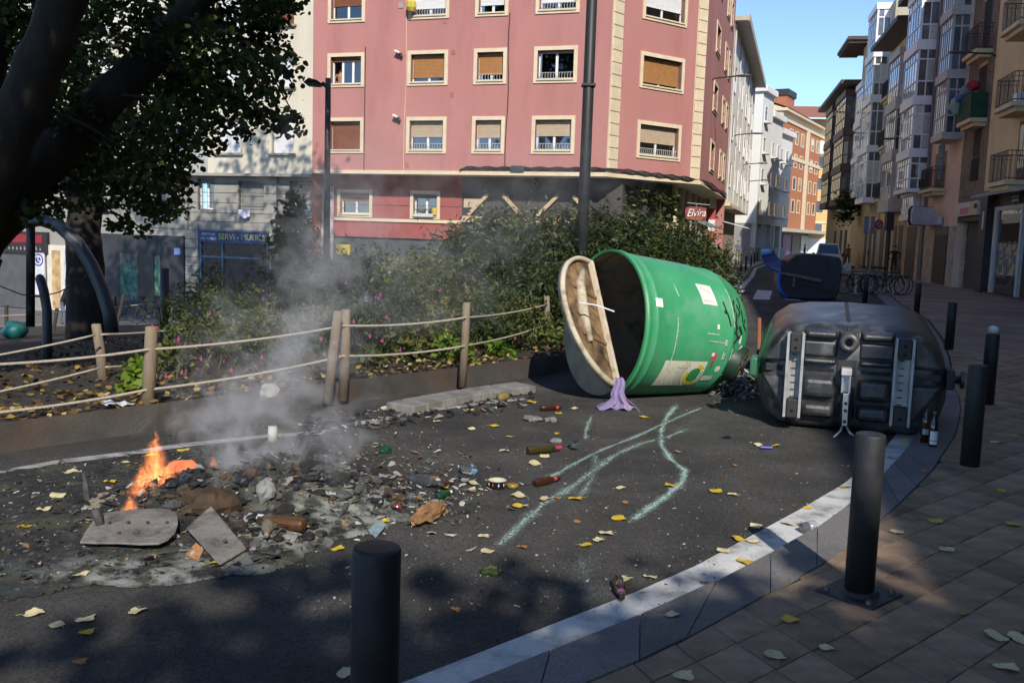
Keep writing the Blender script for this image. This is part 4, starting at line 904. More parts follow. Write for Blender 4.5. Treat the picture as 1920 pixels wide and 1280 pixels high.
# signs hung off the right-hand fronts
m=MB(); f=fr; o=empty('octagonal_sign','blank lilac sign box with cut corners hanging above the dark doors','shop sign',tuple(fr.p(16.6,.9,3.4)))
q=[(.62,.28),(.52,.42),(-.52,.42),(-.62,.28),(-.62,-.28),(-.52,-.42),(.52,-.42),(.62,-.28)]
c=A(1729,405,45.0); m=MB(); m.prism([(c.x+a*1.0,c.y+a*.25,c.z+b) for a,b in q],(.03,-.12,0)); part(m,'sign_face',M('sign_lilac',(0,0,0)),o)
m=MB(); m.prism([(c.x-.02+a*1.08,c.y+.13+a*.27,c.z+b*1.08) for a,b in q],(.025,-.1,0)); part(m,'sign_box',railm,o)
m=MB(); m.tube([c+Vector((.5,.1,0)),c+Vector((1.6,.4,0))],.03,5); part(m,'bracket',railm,o)
# ================================================================== STREET FURNITURE
bolm=M('bollard_paint',(.018,.019,.021),.55,.2,6,.15,120,dirt=(.05,.048,.045),da=.35,ds=9,spec=.4)
def bollard(p,h,r,lab,plate=False,rot=0,group='dark bollards along the right hand kerb'):
    o=empty('bollard',lab,'bollard',p,(0,0,rot),group); m=MB(); m.lathe([(0,.0001),(0,r),(h-.012,r),(h-.004,r-.003),(h,r-.012),(h+.004,.0001)],32); part(m,'post',bolm,o,False,False)
    for f_ in o.children[0].data.polygons: f_.use_smooth=abs(f_.normal.z)<.5
    if plate:
        m=MB(); m.box(-.15,.15,-.15,.15,0,.012); m.lathe([(.012,.10),(.03,.085),(.03,.07)],24); part(m,'base_plate',bolm,o,False,False,.004)
        for a in ((-.11,-.11),(.11,-.11),(.11,.11),(-.11,.11)): m=MB(); m.lathe([(.012,.018),(.03,.016),(.034,.0001)],6,(a[0],a[1],0)); part(m,'bolt',M('bolt_steel',(.12,.11,.1),.5,metal=.6),o,False,False)
    return o
p=_C+D(706,1050)/D(706,1050).y*2.58; bollard((p.x,2.58,.06),.795,.070,'nearest dark bollard, cut off by the bottom of the photo')
q=G(1610,1113,.06); bollard((q.x,q.y,.06),.80,.070,'tall dark bollard on a square bolted base plate on the paving tiles',True,.72)
for px_,py_,h,l in ((1818,872,.8,'dark bollard on the tiles behind the two standing bottles'),(1850,757,.78,'dark bollard with a pale cup standing on its top'),(1779,655,.8,'dark bollard right behind the upturned black container'),(1718,590,.8,'dark bollard far behind the black container, only its top showing'),(1621,570,.8,'dark bollard in front of the parked bicycles')):
    q=G(px_,py_,.06); bollard((q.x,q.y,.06),h,.072,l)
q=G(1850,757,.06); m=MB(); m.lathe([(0,.035),(.02,.052),(.05,.055),(.075,.04),(.085,.0001)],12,(q.x,q.y,.845)); solo(m,'crushed_cup',M('cup_white',(.62,.6,.58),.6,.1,20),'crushed pale cup left on top of a dark bollard','cup',None,True,None,(q.x,q.y,.845))
for i,(x,y) in enumerate([(1378,523),(1389,514),(1398,507),(1408,499),(1414,494),(1419,490)]):
    q=G(x,y,.12); bollard((q.x,q.y,.12),.85,.055,'slim bollard on the sunlit left pavement, '+['nearest of the row','second of the row','third of the row','fourth of the row','fifth of the row','farthest of the row'][i],group='slim bollards on the left pavement')
postm=M('lamp_post_paint',(.022,.024,.026),.5,.1,3,spec=.4)
def gzp(x,y): return gz(x,y)
# lamp post on the left of the red front
b=A(612,500,19.0); t=A(614,147,19.0); zb=gz(b.x,19)-.05
o=empty('street_lamp','dark lamp post with a flat lantern in front of the red front','street lamp',(b.x,19,zb))
m=MB(); m.tube([(b.x,19,zb),(b.x,19,t.z-1.5),(b.x,19,t.z)],[.075,.06,.055],14); part(m,'post',postm,o,True)
a=A(570,157,19.0); m=MB(); m.tube([(b.x,19,t.z-.18),(b.x-.12,19,t.z-.10)],.04,8); part(m,'arm',postm,o)
m=MB(); L0,L1=a.x,b.x-.10; zz=t.z-.10
m.add([(L0,18.92,zz),(L0+.12,18.86,zz+.08),(L1-.1,18.86,zz+.04),(L1,18.93,zz-.02),(L1,19.07,zz-.02),(L1-.1,19.14,zz+.04),(L0+.12,19.14,zz+.08),(L0,19.08,zz),(L0+.08,18.9,zz-.06),(L1-.06,18.9,zz-.07),(L1-.06,19.1,zz-.07),(L0+.08,19.1,zz-.06)],[(0,1,2,3,4,5,6,7),(0,8,9,3),(4,10,11,7),(8,11,10,9),(0,7,11,8),(3,9,10,4),(0,3,2,1),(4,7,6,5)]); part(m,'lantern',postm,o)
# tall post in front of the hedge
b=A(1089,520,16.0); t=A(1103,0,16.0); m=MB(); zb=gz(b.x,16)-.05
o=empty('tall_post','tall dark street lamp post rising out of the hedge beside the green container','street lamp',(b.x,16,zb))
m.tube([(b.x,16,zb),(b.x,16,3),(b.x,16,t.z+3.5)],[.10,.095,.08],16); part(m,'post',postm,o,True)
m=MB(); m.tube([(b.x,16,t.z+3.4),(b.x+.7,15.9,t.z+3.5)],.05,8); m.box(b.x+.6,b.x+1.3,15.8,16.0,t.z+3.42,t.z+3.52); part(m,'lantern',postm,o)
x,y_=1093,175; c=A(x,y_,15.9); m=MB(); m.box(b.x-.115,b.x+.115,15.88,16.12,A(1093,160,16).z-.02,A(1093,160,16).z+.02); part(m,'clamp_band',postm,o)
# play frame tubes and poles in the garden
tubem=M('grey_tube',(.055,.058,.066),.45,.2,3,dirt=(.11,.11,.12),da=.4,ds=2)
Yd=17.0; P=[A(x,y,Yd-.6*k/8) for k,(x,y) in enumerate([(-60,560),(-30,500),(8,445),(40,418),(76,412),(112,424),(145,455),(172,498),(192,545),(205,585),(210,625)])]
m=MB(); m.tube(P,.115,12); solo(m,'bent_tube_arch',tubem,'big bent grey tube arching over the garden from the left edge','play arch',smooth=True,loc=P[-1])
P=[A(75,522,15.0),A(82,545,15.05),A(88,580,15.05),A(89,640,15.0),A(89,690,15.0)]; m=MB(); m.tube(P,.075,10); m.ball(P[0],.075,8); solo(m,'bent_grey_post',tubem,'short grey tube post bent at its top, garden left','post',smooth=True,loc=P[-1])
P=[A(309,505,15.5),A(308,640,15.5)]; m=MB(); m.tube(P,.075,10); m.ball(P[0],.076,8,.4); solo(m,'straight_grey_post',tubem,'straight grey tube post between tree and flowering shrubs','post',smooth=True,loc=P[-1])
P=[A(58,240,20.0),A(57,612,20.0)]; m=MB(); m.tube(P,.09,10); solo(m,'dark_pole',postm,'thin dark pole standing in front of the left tree','pole',smooth=True,loc=P[-1])
m=MB(); P=[A(0,536,16.9),A(40,552,16.9),A(75,556,16.9),A(110,548,16.9),A(150,528,17),A(178,505,17)]; m.tube(P,.012,5); solo(m,'hanging_rope',cablem,'dark rope slung between the grey tubes','rope',loc=P[0])
# ------------------------------------------------ rope fence
woodp=M('fence_post_wood',(.22,.17,.115),.85,.25,8,.4,40,dirt=(.12,.085,.05),da=.6,ds=4,stretch=(2,2,.4)); ropem=M('rope',(.42,.37,.29),.9,.2,60,.5,200)
def fpost(px_,pt,pb,lab,r=.05,lean=0):
    b=None; z=.2
    for _ in range(8): b=G(px_+lean,pb,z); z=gz(b.x,b.y)
    t=A(px_,pt,b.y); o=empty('fence_post',lab,'fence post',(b.x,b.y,z),group='wooden posts of the rope fence'); m=MB()
    m.tube([(b.x,b.y,z-.15),(b.x*.5+t.x*.5+.008,b.y,(z+t.z)/2),(t.x,b.y,t.z),(t.x,b.y,t.z+.006)],[r*1.02,r,r*.93,r*.75],12); part(m,'post',woodp,o,True); return Vector((b.x,b.y,z)),Vector((t.x,b.y,t.z))
FPz=[fpost(-120,640,800,'wooden fence post just outside the left edge'),fpost(284,613,758,'wooden fence post beside the bright green young plant',.055,-9),fpost(648,581,722,'upright one of the two crossed wooden posts behind the smoke',.05,-4),fpost(875,568,700,'wooden fence post among the pink flowers',.045,-8),fpost(1025,555,640,'dark wooden fence post half hidden behind the green container lid',.045)]
fpost(180,608,712,'leaning wooden fence post, left of the young plant',.05,14); lp=fpost(634,584,728,'leaning one of the two crossed wooden posts behind the smoke',.048,-20)
BK=[(12,572,625,0),(107,578,622,-8),(135,580,628,0),(196,570,612,0),(216,556,606,0),(232,552,608,-14)]
for i,(x,t,b,l) in enumerate(BK): 
    z=-.9; 
    for _ in range(8): q=G(x+l,b,z); z=gz(q.x,q.y)
    tt=A(x,t,q.y); m=MB(); m.tube([(q.x,q.y,z-.1),(tt.x,q.y,tt.z)],.055,8); solo(m,'stake',M('dark_stake',(.05,.04,.03),.9,.3,6),'dark stake beyond the garden, '+['far left by the teal bag','left of the tree trunk, leaning','just left of the tree trunk','just right of the tree trunk','upright beside the arch foot','leaning beside the arch foot'][i],'stake','dark stakes at the far side of the garden',loc=q)
def rope(pts,lab,r=.012,sag=.03):
    P=[]
    for a,b in zip(pts[:-1],pts[1:]):
        for i in range(10): t=i/10; P.append(a.lerp(b,t)-Vector((0,0,sag*4*t*(1-t))))
    P.append(pts[-1]); m=MB(); m.tube(P,r,7); solo(m,'rope',ropem,lab,'rope','ropes of the fence',smooth=True,loc=P[0])
on=lambda k,f: FPz[k][0].lerp(FPz[k][1],f)+Vector((0,-.055,0))
rope([on(0,.72),on(1,.72),on(2,.80),on(3,.80),on(4,.82)],'upper rope of the front fence running past all its posts',.012)
rope([on(0,.12),on(1,.20),on(2,.40),on(3,.40),on(4,.38)],'lower rope of the front fence running past all its posts',.012)
def R(lst,Y,lab): rope([A(x,y,Y_) for (x,y),Y_ in zip(lst,Y)],lab,.011,.01)
R([(-40,672),(178,628)],[8.6,9.4],'upper rope running from the leaning post to the left edge'); R([(-40,742),(186,690)],[8.4,9.3],'lower rope running from the leaning post to the left edge')
R([(190,627),(330,618),(400,606)],[9.4,10.6,11.6],'upper rope behind the flowering shrubs, starting at the leaning post'); R([(198,688),(275,680),(350,668)],[9.4,10,10.8],'lower rope behind the flowering shrubs, starting at the leaning post')
R([(0,592),(110,585),(196,578),(350,560)],[25,25,25,25],'dark rope along the far side of the garden')
# ================================================================== THE GREEN GLASS CONTAINER
gcm=M('container_green',(.045,.30,.13),.45,.14,1.6,.10,25,dirt=(.11,.32,.19),da=.75,ds=3.5,spec=.5); gcd=M('container_green_dark',(.02,.16,.06),.5,.2,3)
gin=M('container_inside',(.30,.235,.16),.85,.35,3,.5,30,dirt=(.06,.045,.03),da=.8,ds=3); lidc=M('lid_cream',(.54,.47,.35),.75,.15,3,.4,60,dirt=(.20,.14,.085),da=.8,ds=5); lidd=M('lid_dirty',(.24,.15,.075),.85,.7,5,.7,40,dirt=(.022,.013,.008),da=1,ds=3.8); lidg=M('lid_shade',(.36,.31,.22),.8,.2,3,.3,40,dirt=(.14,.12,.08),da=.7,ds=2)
RC=Vector((1.02,10.32,.805)); azx=rad(64); 
SC=.835
PROF=[(0,.80),(.02,.825),(.06,.825),(.075,.805),(.17,.801),(.18,.806),(.20,.805),(.21,.799),(.5,.785),(1.0,.762),(1.42,.730),(1.43,.735),(1.46,.733),(1.47,.724),(1.60,.700),(1.74,.645),(1.86,.56),(1.95,.44),(2.0,.30),(2.03,.16),(2.035,.001)]
til=.11/(1.6*SC); AX=Vector((math.sin(azx)*math.cos(til),math.cos(azx)*math.cos(til),-math.sin(til))).normalized(); E1=Vector((0,0,1)); E1=(E1-AX*E1.dot(AX)).normalized(); E2=AX.cross(E1)   # E1 up
if E2.y>0: E2=-E2                         # E2 towards the camera
green=empty('glass_recycling_container','big green bell shaped bottle bank lying on its side, flap hanging open','recycling container',(RC.x,RC.y,0))
def prof_r(s):
    for (a,ra),(b,rb) in zip(PROF[:-1],PROF[1:]):
        if a<=s<=b: return ra+(rb-ra)*(s-a)/(b-a+1e-9)
    return .001
def GS(s,th,off=0.0):
    """point on the shell: s along the axis, th degrees from the top towards the camera"""
    r=prof_r(s)+off; a=rad(th); return RC+AX*(s*SC)+E1*(r*math.cos(a))+E2*(r*math.sin(a))
m=MB(); m.lathe([(s*SC,r) for s,r in PROF],72,RC,AX,E1); part(m,'shell',gcm,green,True)
m=MB(); m.lathe([(s*SC+.01,max(.001,r-.018)) for s,r in PROF if not(.01<s<.07)],60,RC,AX,E1); part(m,'inner_lining',gin,green,True)
m=MB(); m.lathe([(0,.79),(-.012,.80),(-.012,.822),(0,.825)],72,RC,AX,E1); part(m,'rim',gcd,green,True)
def gpatch(name,s0,s1,t0,t1,mat,off=.003,skew=0,ns=6,ntt=8,rounds=True,lab=None):
    m=MB(); vs=[GS(s0+(s1-s0)*i/ns+skew*j/ntt,t0+(t1-t0)*j/ntt,off) for j in range(ntt+1) for i in range(ns+1)]
    m.add(vs,[(j*(ns+1)+i,j*(ns+1)+i+1,(j+1)*(ns+1)+i+1,(j+1)*(ns+1)+i) for j in range(ntt) for i in range(ns)]); return part(m,name,mat,green,True)
def strokes(name,lst,mat,w=.006,off=.005):
    m=MB()
    for P_ in lst:
        Q=[GS(s,t,off) for s,t in P_]
        for a,b in zip(Q[:-1],Q[1:]):
            d=(b-a); 
            if d.length<1e-5: continue
            nrm=((a-RC)-AX*(a-RC).dot(AX)).normalized(); sd=d.cross(nrm).normalized()*w; m.poly([a-sd-d*.05,b-sd+d*.05,b+sd+d*.05,a+sd-d*.05])
    return part(m,name,mat,green,kind='stuff')
stk=M('sticker_white',(.72,.70,.66),.55,.06,6,dirt=(.5,.48,.42),da=.3,ds=8); ink=M('sticker_ink',(.05,.055,.05),.6); inkg=M('sticker_ink_green',(.05,.10,.06),.6); redk=M('sticker_red',(.55,.06,.10),.5); yelk=M('sticker_yellow',(.62,.52,.02),.5); blk=M('graffiti_black',(.008,.015,.010),.6); scuff=M('scuff',(.36,.47,.38),.7,.3,20)
gpatch('sticker',.16,.27,64,71,stk); gpatch('notice',.90,1.15,45,64,stk,skew=.04)
L=[]; 
for k in range(9): L.append([(.93+k*.022+.004,47+.6*k),(.93+k*.022+.035,61.5)])
strokes('notice_print',L,M('print_pink',(.5,.34,.36),.7),.003)
# the long pale label near the ground
lab=gpatch('label',.42,1.12,112,139,M('label_paper',(.66,.64,.50),.6,.05,3),ns=10,ntt=10)
def gdisc(name,s,t,r,mat,off,asp=1.0,r0=0,n=28,a0=0,a1=360):
    m=MB(); rr=prof_r(s); k=180/math.pi/rr
    vs=[]; fs_=[]
    for i in range(n+1):
        a=rad(a0+(a1-a0)*i/n)
        for q in (r0,r): vs.append(GS(s+q*math.cos(a)*asp,t+q*math.sin(a)*k,off))
    m.add(vs,[(2*i,2*i+1,2*i+3,2*i+2) for i in range(n)]); return part(m,name,mat,green,True)
gdisc('yellow_ring',.98,126,.15,yelk,.0055,1,.105,28,-85,200); gdisc('green_disc',.98,126,.10,M('label_green',(.03,.24,.07),.5),.006)
L=[]; rr=random.Random(2)
for ring in (.185,.225,.265):
    for i in range(22):
        a=rad(95+i*6.2); s,t=.98+ring*math.cos(a),126+ring*math.sin(a)*75; 
        if .44<s<1.08 and 113<t<138: L.append([(s,t),(s+.016*math.cos(a+rr.uniform(-.5,.5)),t+1.2*math.sin(a))]); 
strokes('label_print',L,inkg,.0045,.0055)
L=[[(.66+k*.028,122),(.66+k*.028,136)] for k in (0,1)]+[[(.60,119),(.60,137)],[(.55,121),(.55,132)],[(.50,120),(.50,134)]]
strokes('label_lines',L,M('print_grey',(.22,.23,.2),.6),.003,.0055)
m2=[[(.50+.016*(i%4)+.008*(j%2),117.5+.55*j)]*2 for i in range(4) for j in range(4)]
gpatch('number_strip',1.06,1.12,120,136,stk,.0065)
def gtext(name,txt,size,s,t,mat,rot=0,off=.008):
    rr=prof_r(s); k=180/math.pi/rr; c_,s_=math.cos(rad(rot)),math.sin(rad(rot)); tm=textmb(txt,size,lambda u,v:GS(s+(u*c_-v*s_),t-(u*s_+v*c_)*k,off)); return part(tm,name,mat,green)
gtext('number','184 514',.058,1.09,128,ink,-90)
for s,t,a,b in ((1.33,92,.045,.045),(1.335,103,.045,.06)): gpatch('sticker',s,s+a,t,t+b*120,stk)
gtext('sticker_text','P322',.045,1.352,94.8,ink,-90); gtext('sticker_text','BAFA',.05,1.358,106.6,ink,-90)
gpatch('pink_sticker',1.14,1.24,104,110,redk); gpatch('pink_sticker_corner',1.14,1.19,104,107,stk,.0045); gpatch('brown_sticker',1.18,1.225,111,117.5,M('sticker_brown',(.18,.10,.08),.6))
gdisc('round_sticker',1.335,119.5,.042,stk,.004); gdisc('round_sticker',1.66,100,.036,stk,.004); gpatch('torn_sticker',1.16,1.20,80,84,stk); gpatch('torn_paper',1.58,1.63,86,95,stk); gpatch('torn_paper',1.15,1.33,127,133,M('torn_paper',(.55,.55,.52),.8,.4,30))
L=[[(1.30,60),(1.36,72),(1.40,80)],[(1.33,66),(1.30,69),(1.36,70)]]
rr=random.Random(12)
for k in range(9):
    s=1.48+rr.uniform(0,.25); t=52+k*4; L.append([(s,t),(s+rr.uniform(-.05,.06),t+6),(s+rr.uniform(-.06,.04),t+11)])
L.append([(1.50,80),(1.52,88),(1.57,91),(1.60,86),(1.56,80)]); strokes('graffiti_tag',L,blk,.010)
strokes('scuff_mark',[[(.50,78+i*3.4),(.50+.005*math.sin(i),78+i*3.4+3.5)] for i in range(12)]+[[(.52,50),(.55,60)]]+[[(1.42+.004*i,45+i*4),(1.424+.004*i,49.1+i*4)] for i in range(9)]+[[(1.0,88),(1.2,88.4)],[(1.05,94),(1.3,95)]]+[[(1.48,100+i*3),(1.48,103.1+i*3)] for i in range(9)]+[[(.66,118),(.80,118.3)],[(1.62,100),(1.64,112)]],scuff,.006)
# mouths in the dome
for t,s in ((118,1.72),(-40,1.72)):
    c=GS(s,t,.0); nrm=((c-RC)-AX*(c-RC).dot(AX)).normalized(); dr=(nrm*.75+AX*.66).normalized(); m=MB(); m.lathe([(-.10,.22),(.03,.215),(.05,.20),(.05,.155),(-.06,.145),(-.06,.001)],28,c,dr); part(m,'bottle_mouth',[M('mouth_dark',(.012,.035,.02),.5)],green,True)
    m=MB(); m.lathe([(.052,.158),(.056,.16),(.056,.195),(.052,.197)],28,c,dr); part(m,'mouth_ring',M('mouth_ring_print',(.20,.17,.01),.6,.9,14),green)
m=MB(); P=[RC+AX*1.66+E1*.10+E2*.1,RC+AX*1.77+E1*.13+E2*.1,RC+AX*1.83+E1*.10+E2*.1,RC+AX*1.83-E1*.0+E2*.1,RC+AX*1.77-E1*.03+E2*.1,RC+AX*1.66-E1*.0+E2*.1]; m.tube(P,.018,8); part(m,'lifting_hook',M('galvanised',(.45,.46,.47),.45,.15,8,metal=.6),green,True)
# floor flaps hinged on the diameter of the opening
NN=-AX; eT=(Vector((-.44,.9,0))*.55+Vector((0,0,1))*.83); eT=(eT-NN*eT.dot(NN)).normalized(); pN=NN.cross(eT).normalized(); 
if pN.dot(Vector((.365,-.747,.55)))<0: pN=-pN
def flap(name,q,nin,mo,mi,ribs,label):
    """half disc: hinge along eT, opens along q, nin = the side that faces into the container when shut"""
    o0=RC+NN*.03; R_=.80; n=26; arc=[(R_*math.cos(math.pi*i/n),R_*math.sin(math.pi*i/n)) for i in range(n+1)]
    pt=lambda u,v,h:o0+eT*u+q*v+nin*h
    m=MB(); m.add([pt(u,v,-.02) for u,v in arc]+[pt(u,v,.0) for u,v in arc],[tuple(range(n+1)),tuple(range(2*n+1,n,-1))]+[(i,i+1,n+2+i,n+1+i) for i in range(n)]+[(n,0,n+1,2*n+1)]); m.m=[0,1]+[0]*(n+1)
    f=part(m,name,[mo,mi],green,False,label=label)
    m=MB(); 
    for (ra,rb,h) in ((R_,R_-.042,.042),):
        vs=[];
        for i in range(n+1): a=math.pi*i/n; vs+= [pt(ra*math.cos(a),ra*math.sin(a),-.035),pt(ra*math.cos(a),ra*math.sin(a),h),pt(rb*math.cos(a),rb*math.sin(a),h),pt(rb*math.cos(a),rb*math.sin(a),0)]
        m.add(vs,[(4*i+k,4*i+k+1,4*i+5+k,4*i+4+k) for i in range(n) for k in range(3)]+[(4*i+3,4*i,4*i+4,4*i+7) for i in range(n)])
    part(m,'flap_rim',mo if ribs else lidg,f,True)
    if ribs:
        for u in (-.30,.34): m=MB(); m.obox(pt(u*.9,.26,.010),eT*.022,q*.24,nin*.010); part(m,'flap_rib',M('lid_rib',(.20,.125,.065),.85,.4,6,.5,40,dirt=(.05,.03,.018),da=.9,ds=4),f,bev=.012)
        m=MB(); m.tube([pt(.60,.22,.02),pt(.35,.38,.03),pt(0,.44,.03),pt(-.35,.40,.02)],[.03,.055,.06,.03],8); part(m,'flap_ridge',lidc,f,True)
        m=MB(); m.obox(pt(0,.012,.03),eT*.78,q*.02,nin*.035); part(m,'hinge_bar',lidc,f,bev=.01)
    return f
ph=rad(62); qo=(pN*math.cos(ph)+NN*math.sin(ph)).normalized(); nin=(-NN*math.cos(ph)+pN*math.sin(ph)).normalized()
flap('open_flap',qo,nin,lidc,lidd,True,'cream flap hanging open with a dirty brown inner face')
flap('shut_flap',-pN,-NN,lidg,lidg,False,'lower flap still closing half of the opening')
tipP=RC+NN*.05-eT*.80
# purple cloth caught on the flap's lower tip
def cloth():
    top=A(1160,706,9.62); m=MB(); n=14; k=12; vs=[]
    for j in range(k+1):
        t=j/k; z=top.z*(1-t)+.012*t; wd=.045+.05*t+.10*max(0,t-.7)/.3
        for i in range(n+1):
            u=i/n-.5; f=.045*math.sin(u*15+t*3)*(t+.25)+.02*math.sin(u*34+t*7)*(t+.1)
            x=top.x-.01+.02*t-.03*max(0,t-.7)+.015*math.sin(t*9)+u*2*wd-(.10*max(0,t-.8)*5*max(0,-u) ); y=top.y-.05-.10*t+f-.06*(t>.93)*(1)
            vs.append((x,y,z+(.02*math.sin(u*20) if t>.9 else 0)))
    m.add(vs,[(j*(n+1)+i,j*(n+1)+i+1,(j+1)*(n+1)+i+1,(j+1)*(n+1)+i) for j in range(k) for i in range(n)]); o=solo(m,'purple_cloth',M('purple_cloth',(.24,.20,.36),.9,.25,12,.4,80,dirt=(.30,.16,.14),da=.5,ds=8),'crumpled purple cloth hanging from the open flap down to the road','cloth',None,True,None,(top.x,top.y,0))
    sm=o.modifiers.new('solid','SOLIDIFY'); sm.thickness=.006
cloth()
m=MB(); m.tube([A(1086,567,9.75),A(1118,572,9.7),A(1152,584,9.65)],.008,6); solo(m,'white_stick',whitepl,'thin white stick wedged across the open flap','stick',loc=A(1118,572,9.7))
# ================================================================== THE BLACK CONTAINER ON ITS SIDE
bpl=M('black_plastic',(.030,.031,.033),.36,.4,2.5,.2,70,dirt=(.13,.127,.12),da=.8,ds=5.5,spec=.6); bpl2=M('black_plastic_dull',(.022,.022,.023),.6,.3,3,.2,60); galv=M('galvanised_rail',(.40,.41,.40),.5,.2,5,.2,60,metal=.35,dirt=(.22,.20,.17),da=.6,ds=6); zincm=M('zinc_bright',(.55,.56,.57),.35,.1,10,metal=.7)
B0=Vector((3.17,8.62,0)); az=rad(18); bx=Vector((math.cos(az),-math.sin(az),0)); by=Vector((math.sin(az),math.cos(az),0))
black=empty('waste_container','black waste container tipped on its side with its underside and rails facing out','waste container',B0)
BP=lambda u,d,w:B0+bx*u+by*d+Vector((0,0,w))
def bmb(): return MB(BP)
def outline(sx,sz,dz=0):
    pts=[(-.66,.03),(-.50,.0),(.50,.0),(.66,.03),(.79,.16),(.84,.34),(.85,.55),(.80,.74),(.70,.90),(.60,.985),(.40,1.02),(.0,1.035),(-.40,1.02),(-.60,.985),(-.72,.90),(-.81,.74),(-.85,.55),(-.84,.34),(-.79,.16)]
    return [(x*sx,(z-.5)*sz+.5+dz) for x,z in pts]
m=bmb(); loops=[(-.0,.80,.80,0),(.03,.88,.88,0),(.09,.95,.95,0),(.2,1.0,1.0,0),(.45,1.02,1.02,.01),(.9,1.05,1.06,.03),(1.4,1.07,1.10,.05),(1.62,1.05,1.08,.06),(1.74,.9,.92,.06)]
n=19; vs=[]
for d,sx,sz,dz in loops: vs+=[(x,d,max(z,.02+.0*d)) for x,z in outline(sx,sz,dz)]
m.add(vs,[tuple(range(n))[::-1],tuple(range((len(loops)-1)*n,len(loops)*n))]+[(k*n+i,k*n+(i+1)%n,(k+1)*n+(i+1)%n,(k+1)*n+i) for k in range(len(loops)-1) for i in range(n)])
o=part(m,'body',bpl,black,True); bevel(o,.02,2)
def panel(u0,u1,w0,w1,d0,name='base_panel',mt=bpl,bev=.018,tap=0.02):
    m=bmb(); m.add([(u0,.03,w0),(u1,.03,w0),(u1,.03,w1),(u0,.03,w1),(u0+tap,-d0,w0+tap),(u1-tap,-d0,w0+tap),(u1-tap,-d0,w1-tap),(u0+tap,-d0,w1-tap)],[(0,1,2,3),(7,6,5,4),(0,4,5,1),(1,5,6,2),(2,6,7,3),(3,7,4,0)]); return part(m,name,mt,black,bev=bev)
X=lambda zx:(1380+zx/4-1607)/206.; Z=lambda zy:(790-(540+zy/4))/206.+.02
for a,b in ((545,800),(955,1205)):
    panel(X(a),X(b),Z(302),Z(215),.09,tap=.03); panel(X(a),X(b),Z(436),Z(308),.025,tap=.008); panel(X(a),X(b),Z(496),Z(434),.07,tap=.02); panel(X(a)-.005,X(b)+.005,Z(766),Z(575),.085,bev=.035,tap=.035); panel(X(a)-.005,X(b)+.005,Z(918),Z(774),.095,bev=.035,tap=.035); panel(X(a),X(b),Z(572),Z(500),.0,'dark_recess',bpl2,.004)
for a,b in ((250,432),(1330,1560)):
    sg=1 if a<800 else -1; ui=X(b)+.012 if a<800 else X(a)-.012
    for w0,w1,o0,o1 in ((Z(492),Z(235),.795,.60),(Z(905),Z(592),.56,.795)):
        m=bmb(); q_=[(ui,w0),(ui,w1),(-sg*o1,w1),(-sg*o0,w0)]; cx=sum(p[0] for p in q_)/4; cz_=sum(p[1] for p in q_)/4; k_=.88
        m.add([(u,.05,w) for u,w in q_]+[(cx+(u-cx)*k_,-.045,cz_+(w-cz_)*k_) for u,w in q_],[(4,5,6,7),(0,1,5,4),(1,2,6,5),(2,3,7,6),(3,0,4,7)]); part(m,'base_panel',bpl,black,bev=.03)
    panel(X(a)+.01,X(b)-.01,Z(585),Z(500),.0,'dark_recess',bpl2,.004)
m=bmb(); m.lathe([(0,.10),(-.12,.085),(-.14,.075),(-.14,.038),(.02,.034),(.02,.001)],24,(X(872),0,Z(305)),(0,1,0)); part(m,'drain_boss',bpl,black,True)
panel(X(800),X(840),Z(300),Z(225),.10); panel(X(905),X(950),Z(300),Z(225),.10)
panel(X(805),X(838),Z(900),Z(640),.07); panel(X(915),X(948),Z(900),Z(640),.07)
for a,b,fl in ((435,545,0),(1205,1325,1)):
    u0,u1=X(a),X(b); w0,w1=Z(905),Z(250); m=bmb(); t=.012
    m.box(u0,u0+t,-.17,.0,w0,w1); m.box(u1-t,u1,-.17,.0,w0,w1); m.box(u0+t,u1-t,-.075,-.06,w0+.002,w1-.002); m.box(u0-.012,u0,-.17,-.158,w0,w1); m.box(u1,u1+.012,-.17,-.158,w0,w1); rl=part(m,'base_rail',galv,black)
    for wa,wb in ((Z(400),Z(250)),(Z(905),Z(760))):
        m=bmb(); m.box(u0+.018,u1-.018,-.19,-.076,wa,wb); ft=part(m,'foot_block',bpl2,rl,bev=.01)
    for k in range(14):
        w=w0+.18+(w1-w0-.36)*k/13; m=bmb(); m.box((u0+u1)/2-.03+.02*(k%2),(u0+u1)/2+.012+.02*(k%2),-.081,-.0752,w,w+.010)
        if k%2==0: part(m,'slot',bpl2,rl)
    for wa in (Z(300),Z(365),Z(850)):
        m=bmb(); m.lathe([(-.192,.001),(-.192,.016),(-.188,.018)],10,((u0+u1)/2,0,wa),(0,1,0)); part(m,'bolt',M('dark_hole',(.004,.004,.004),.9),rl)
m=bmb(); m.box(X(805),X(940),-.02,.03,Z(560),Z(448)); part(m,'latch_recess',bpl2,black)
m=bmb(); m.box(X(832),X(908),-.16,-.02,Z(552),Z(500)); part(m,'latch_plate',M('latch_white',(.5,.5,.52),.4),black,bev=.008)
pd=None
m=bmb(); m.box(X(840),X(852),-.12,-.02,Z(690),Z(552)); m.box(X(893),X(905),-.12,-.02,Z(690),Z(552)); m.box(X(852),X(893),-.05,-.03,Z(690),Z(560)); pd=part(m,'pedal_guide',zincm,black)
m=bmb(); m.add([(X(856),-.15,Z(690)),(X(898),-.15,Z(690)),(X(902),-.15,Z(940)),(X(862),-.15,Z(940)),(X(856),-.12,Z(690)),(X(898),-.12,Z(690)),(X(902),-.12,Z(940)),(X(862),-.12,Z(940))],[(0,1,2,3),(7,6,5,4),(0,3,7,4),(1,5,6,2),(0,4,5,1),(3,2,6,7)]); lv=part(m,'pedal_lever',zincm,black,bev=.004)
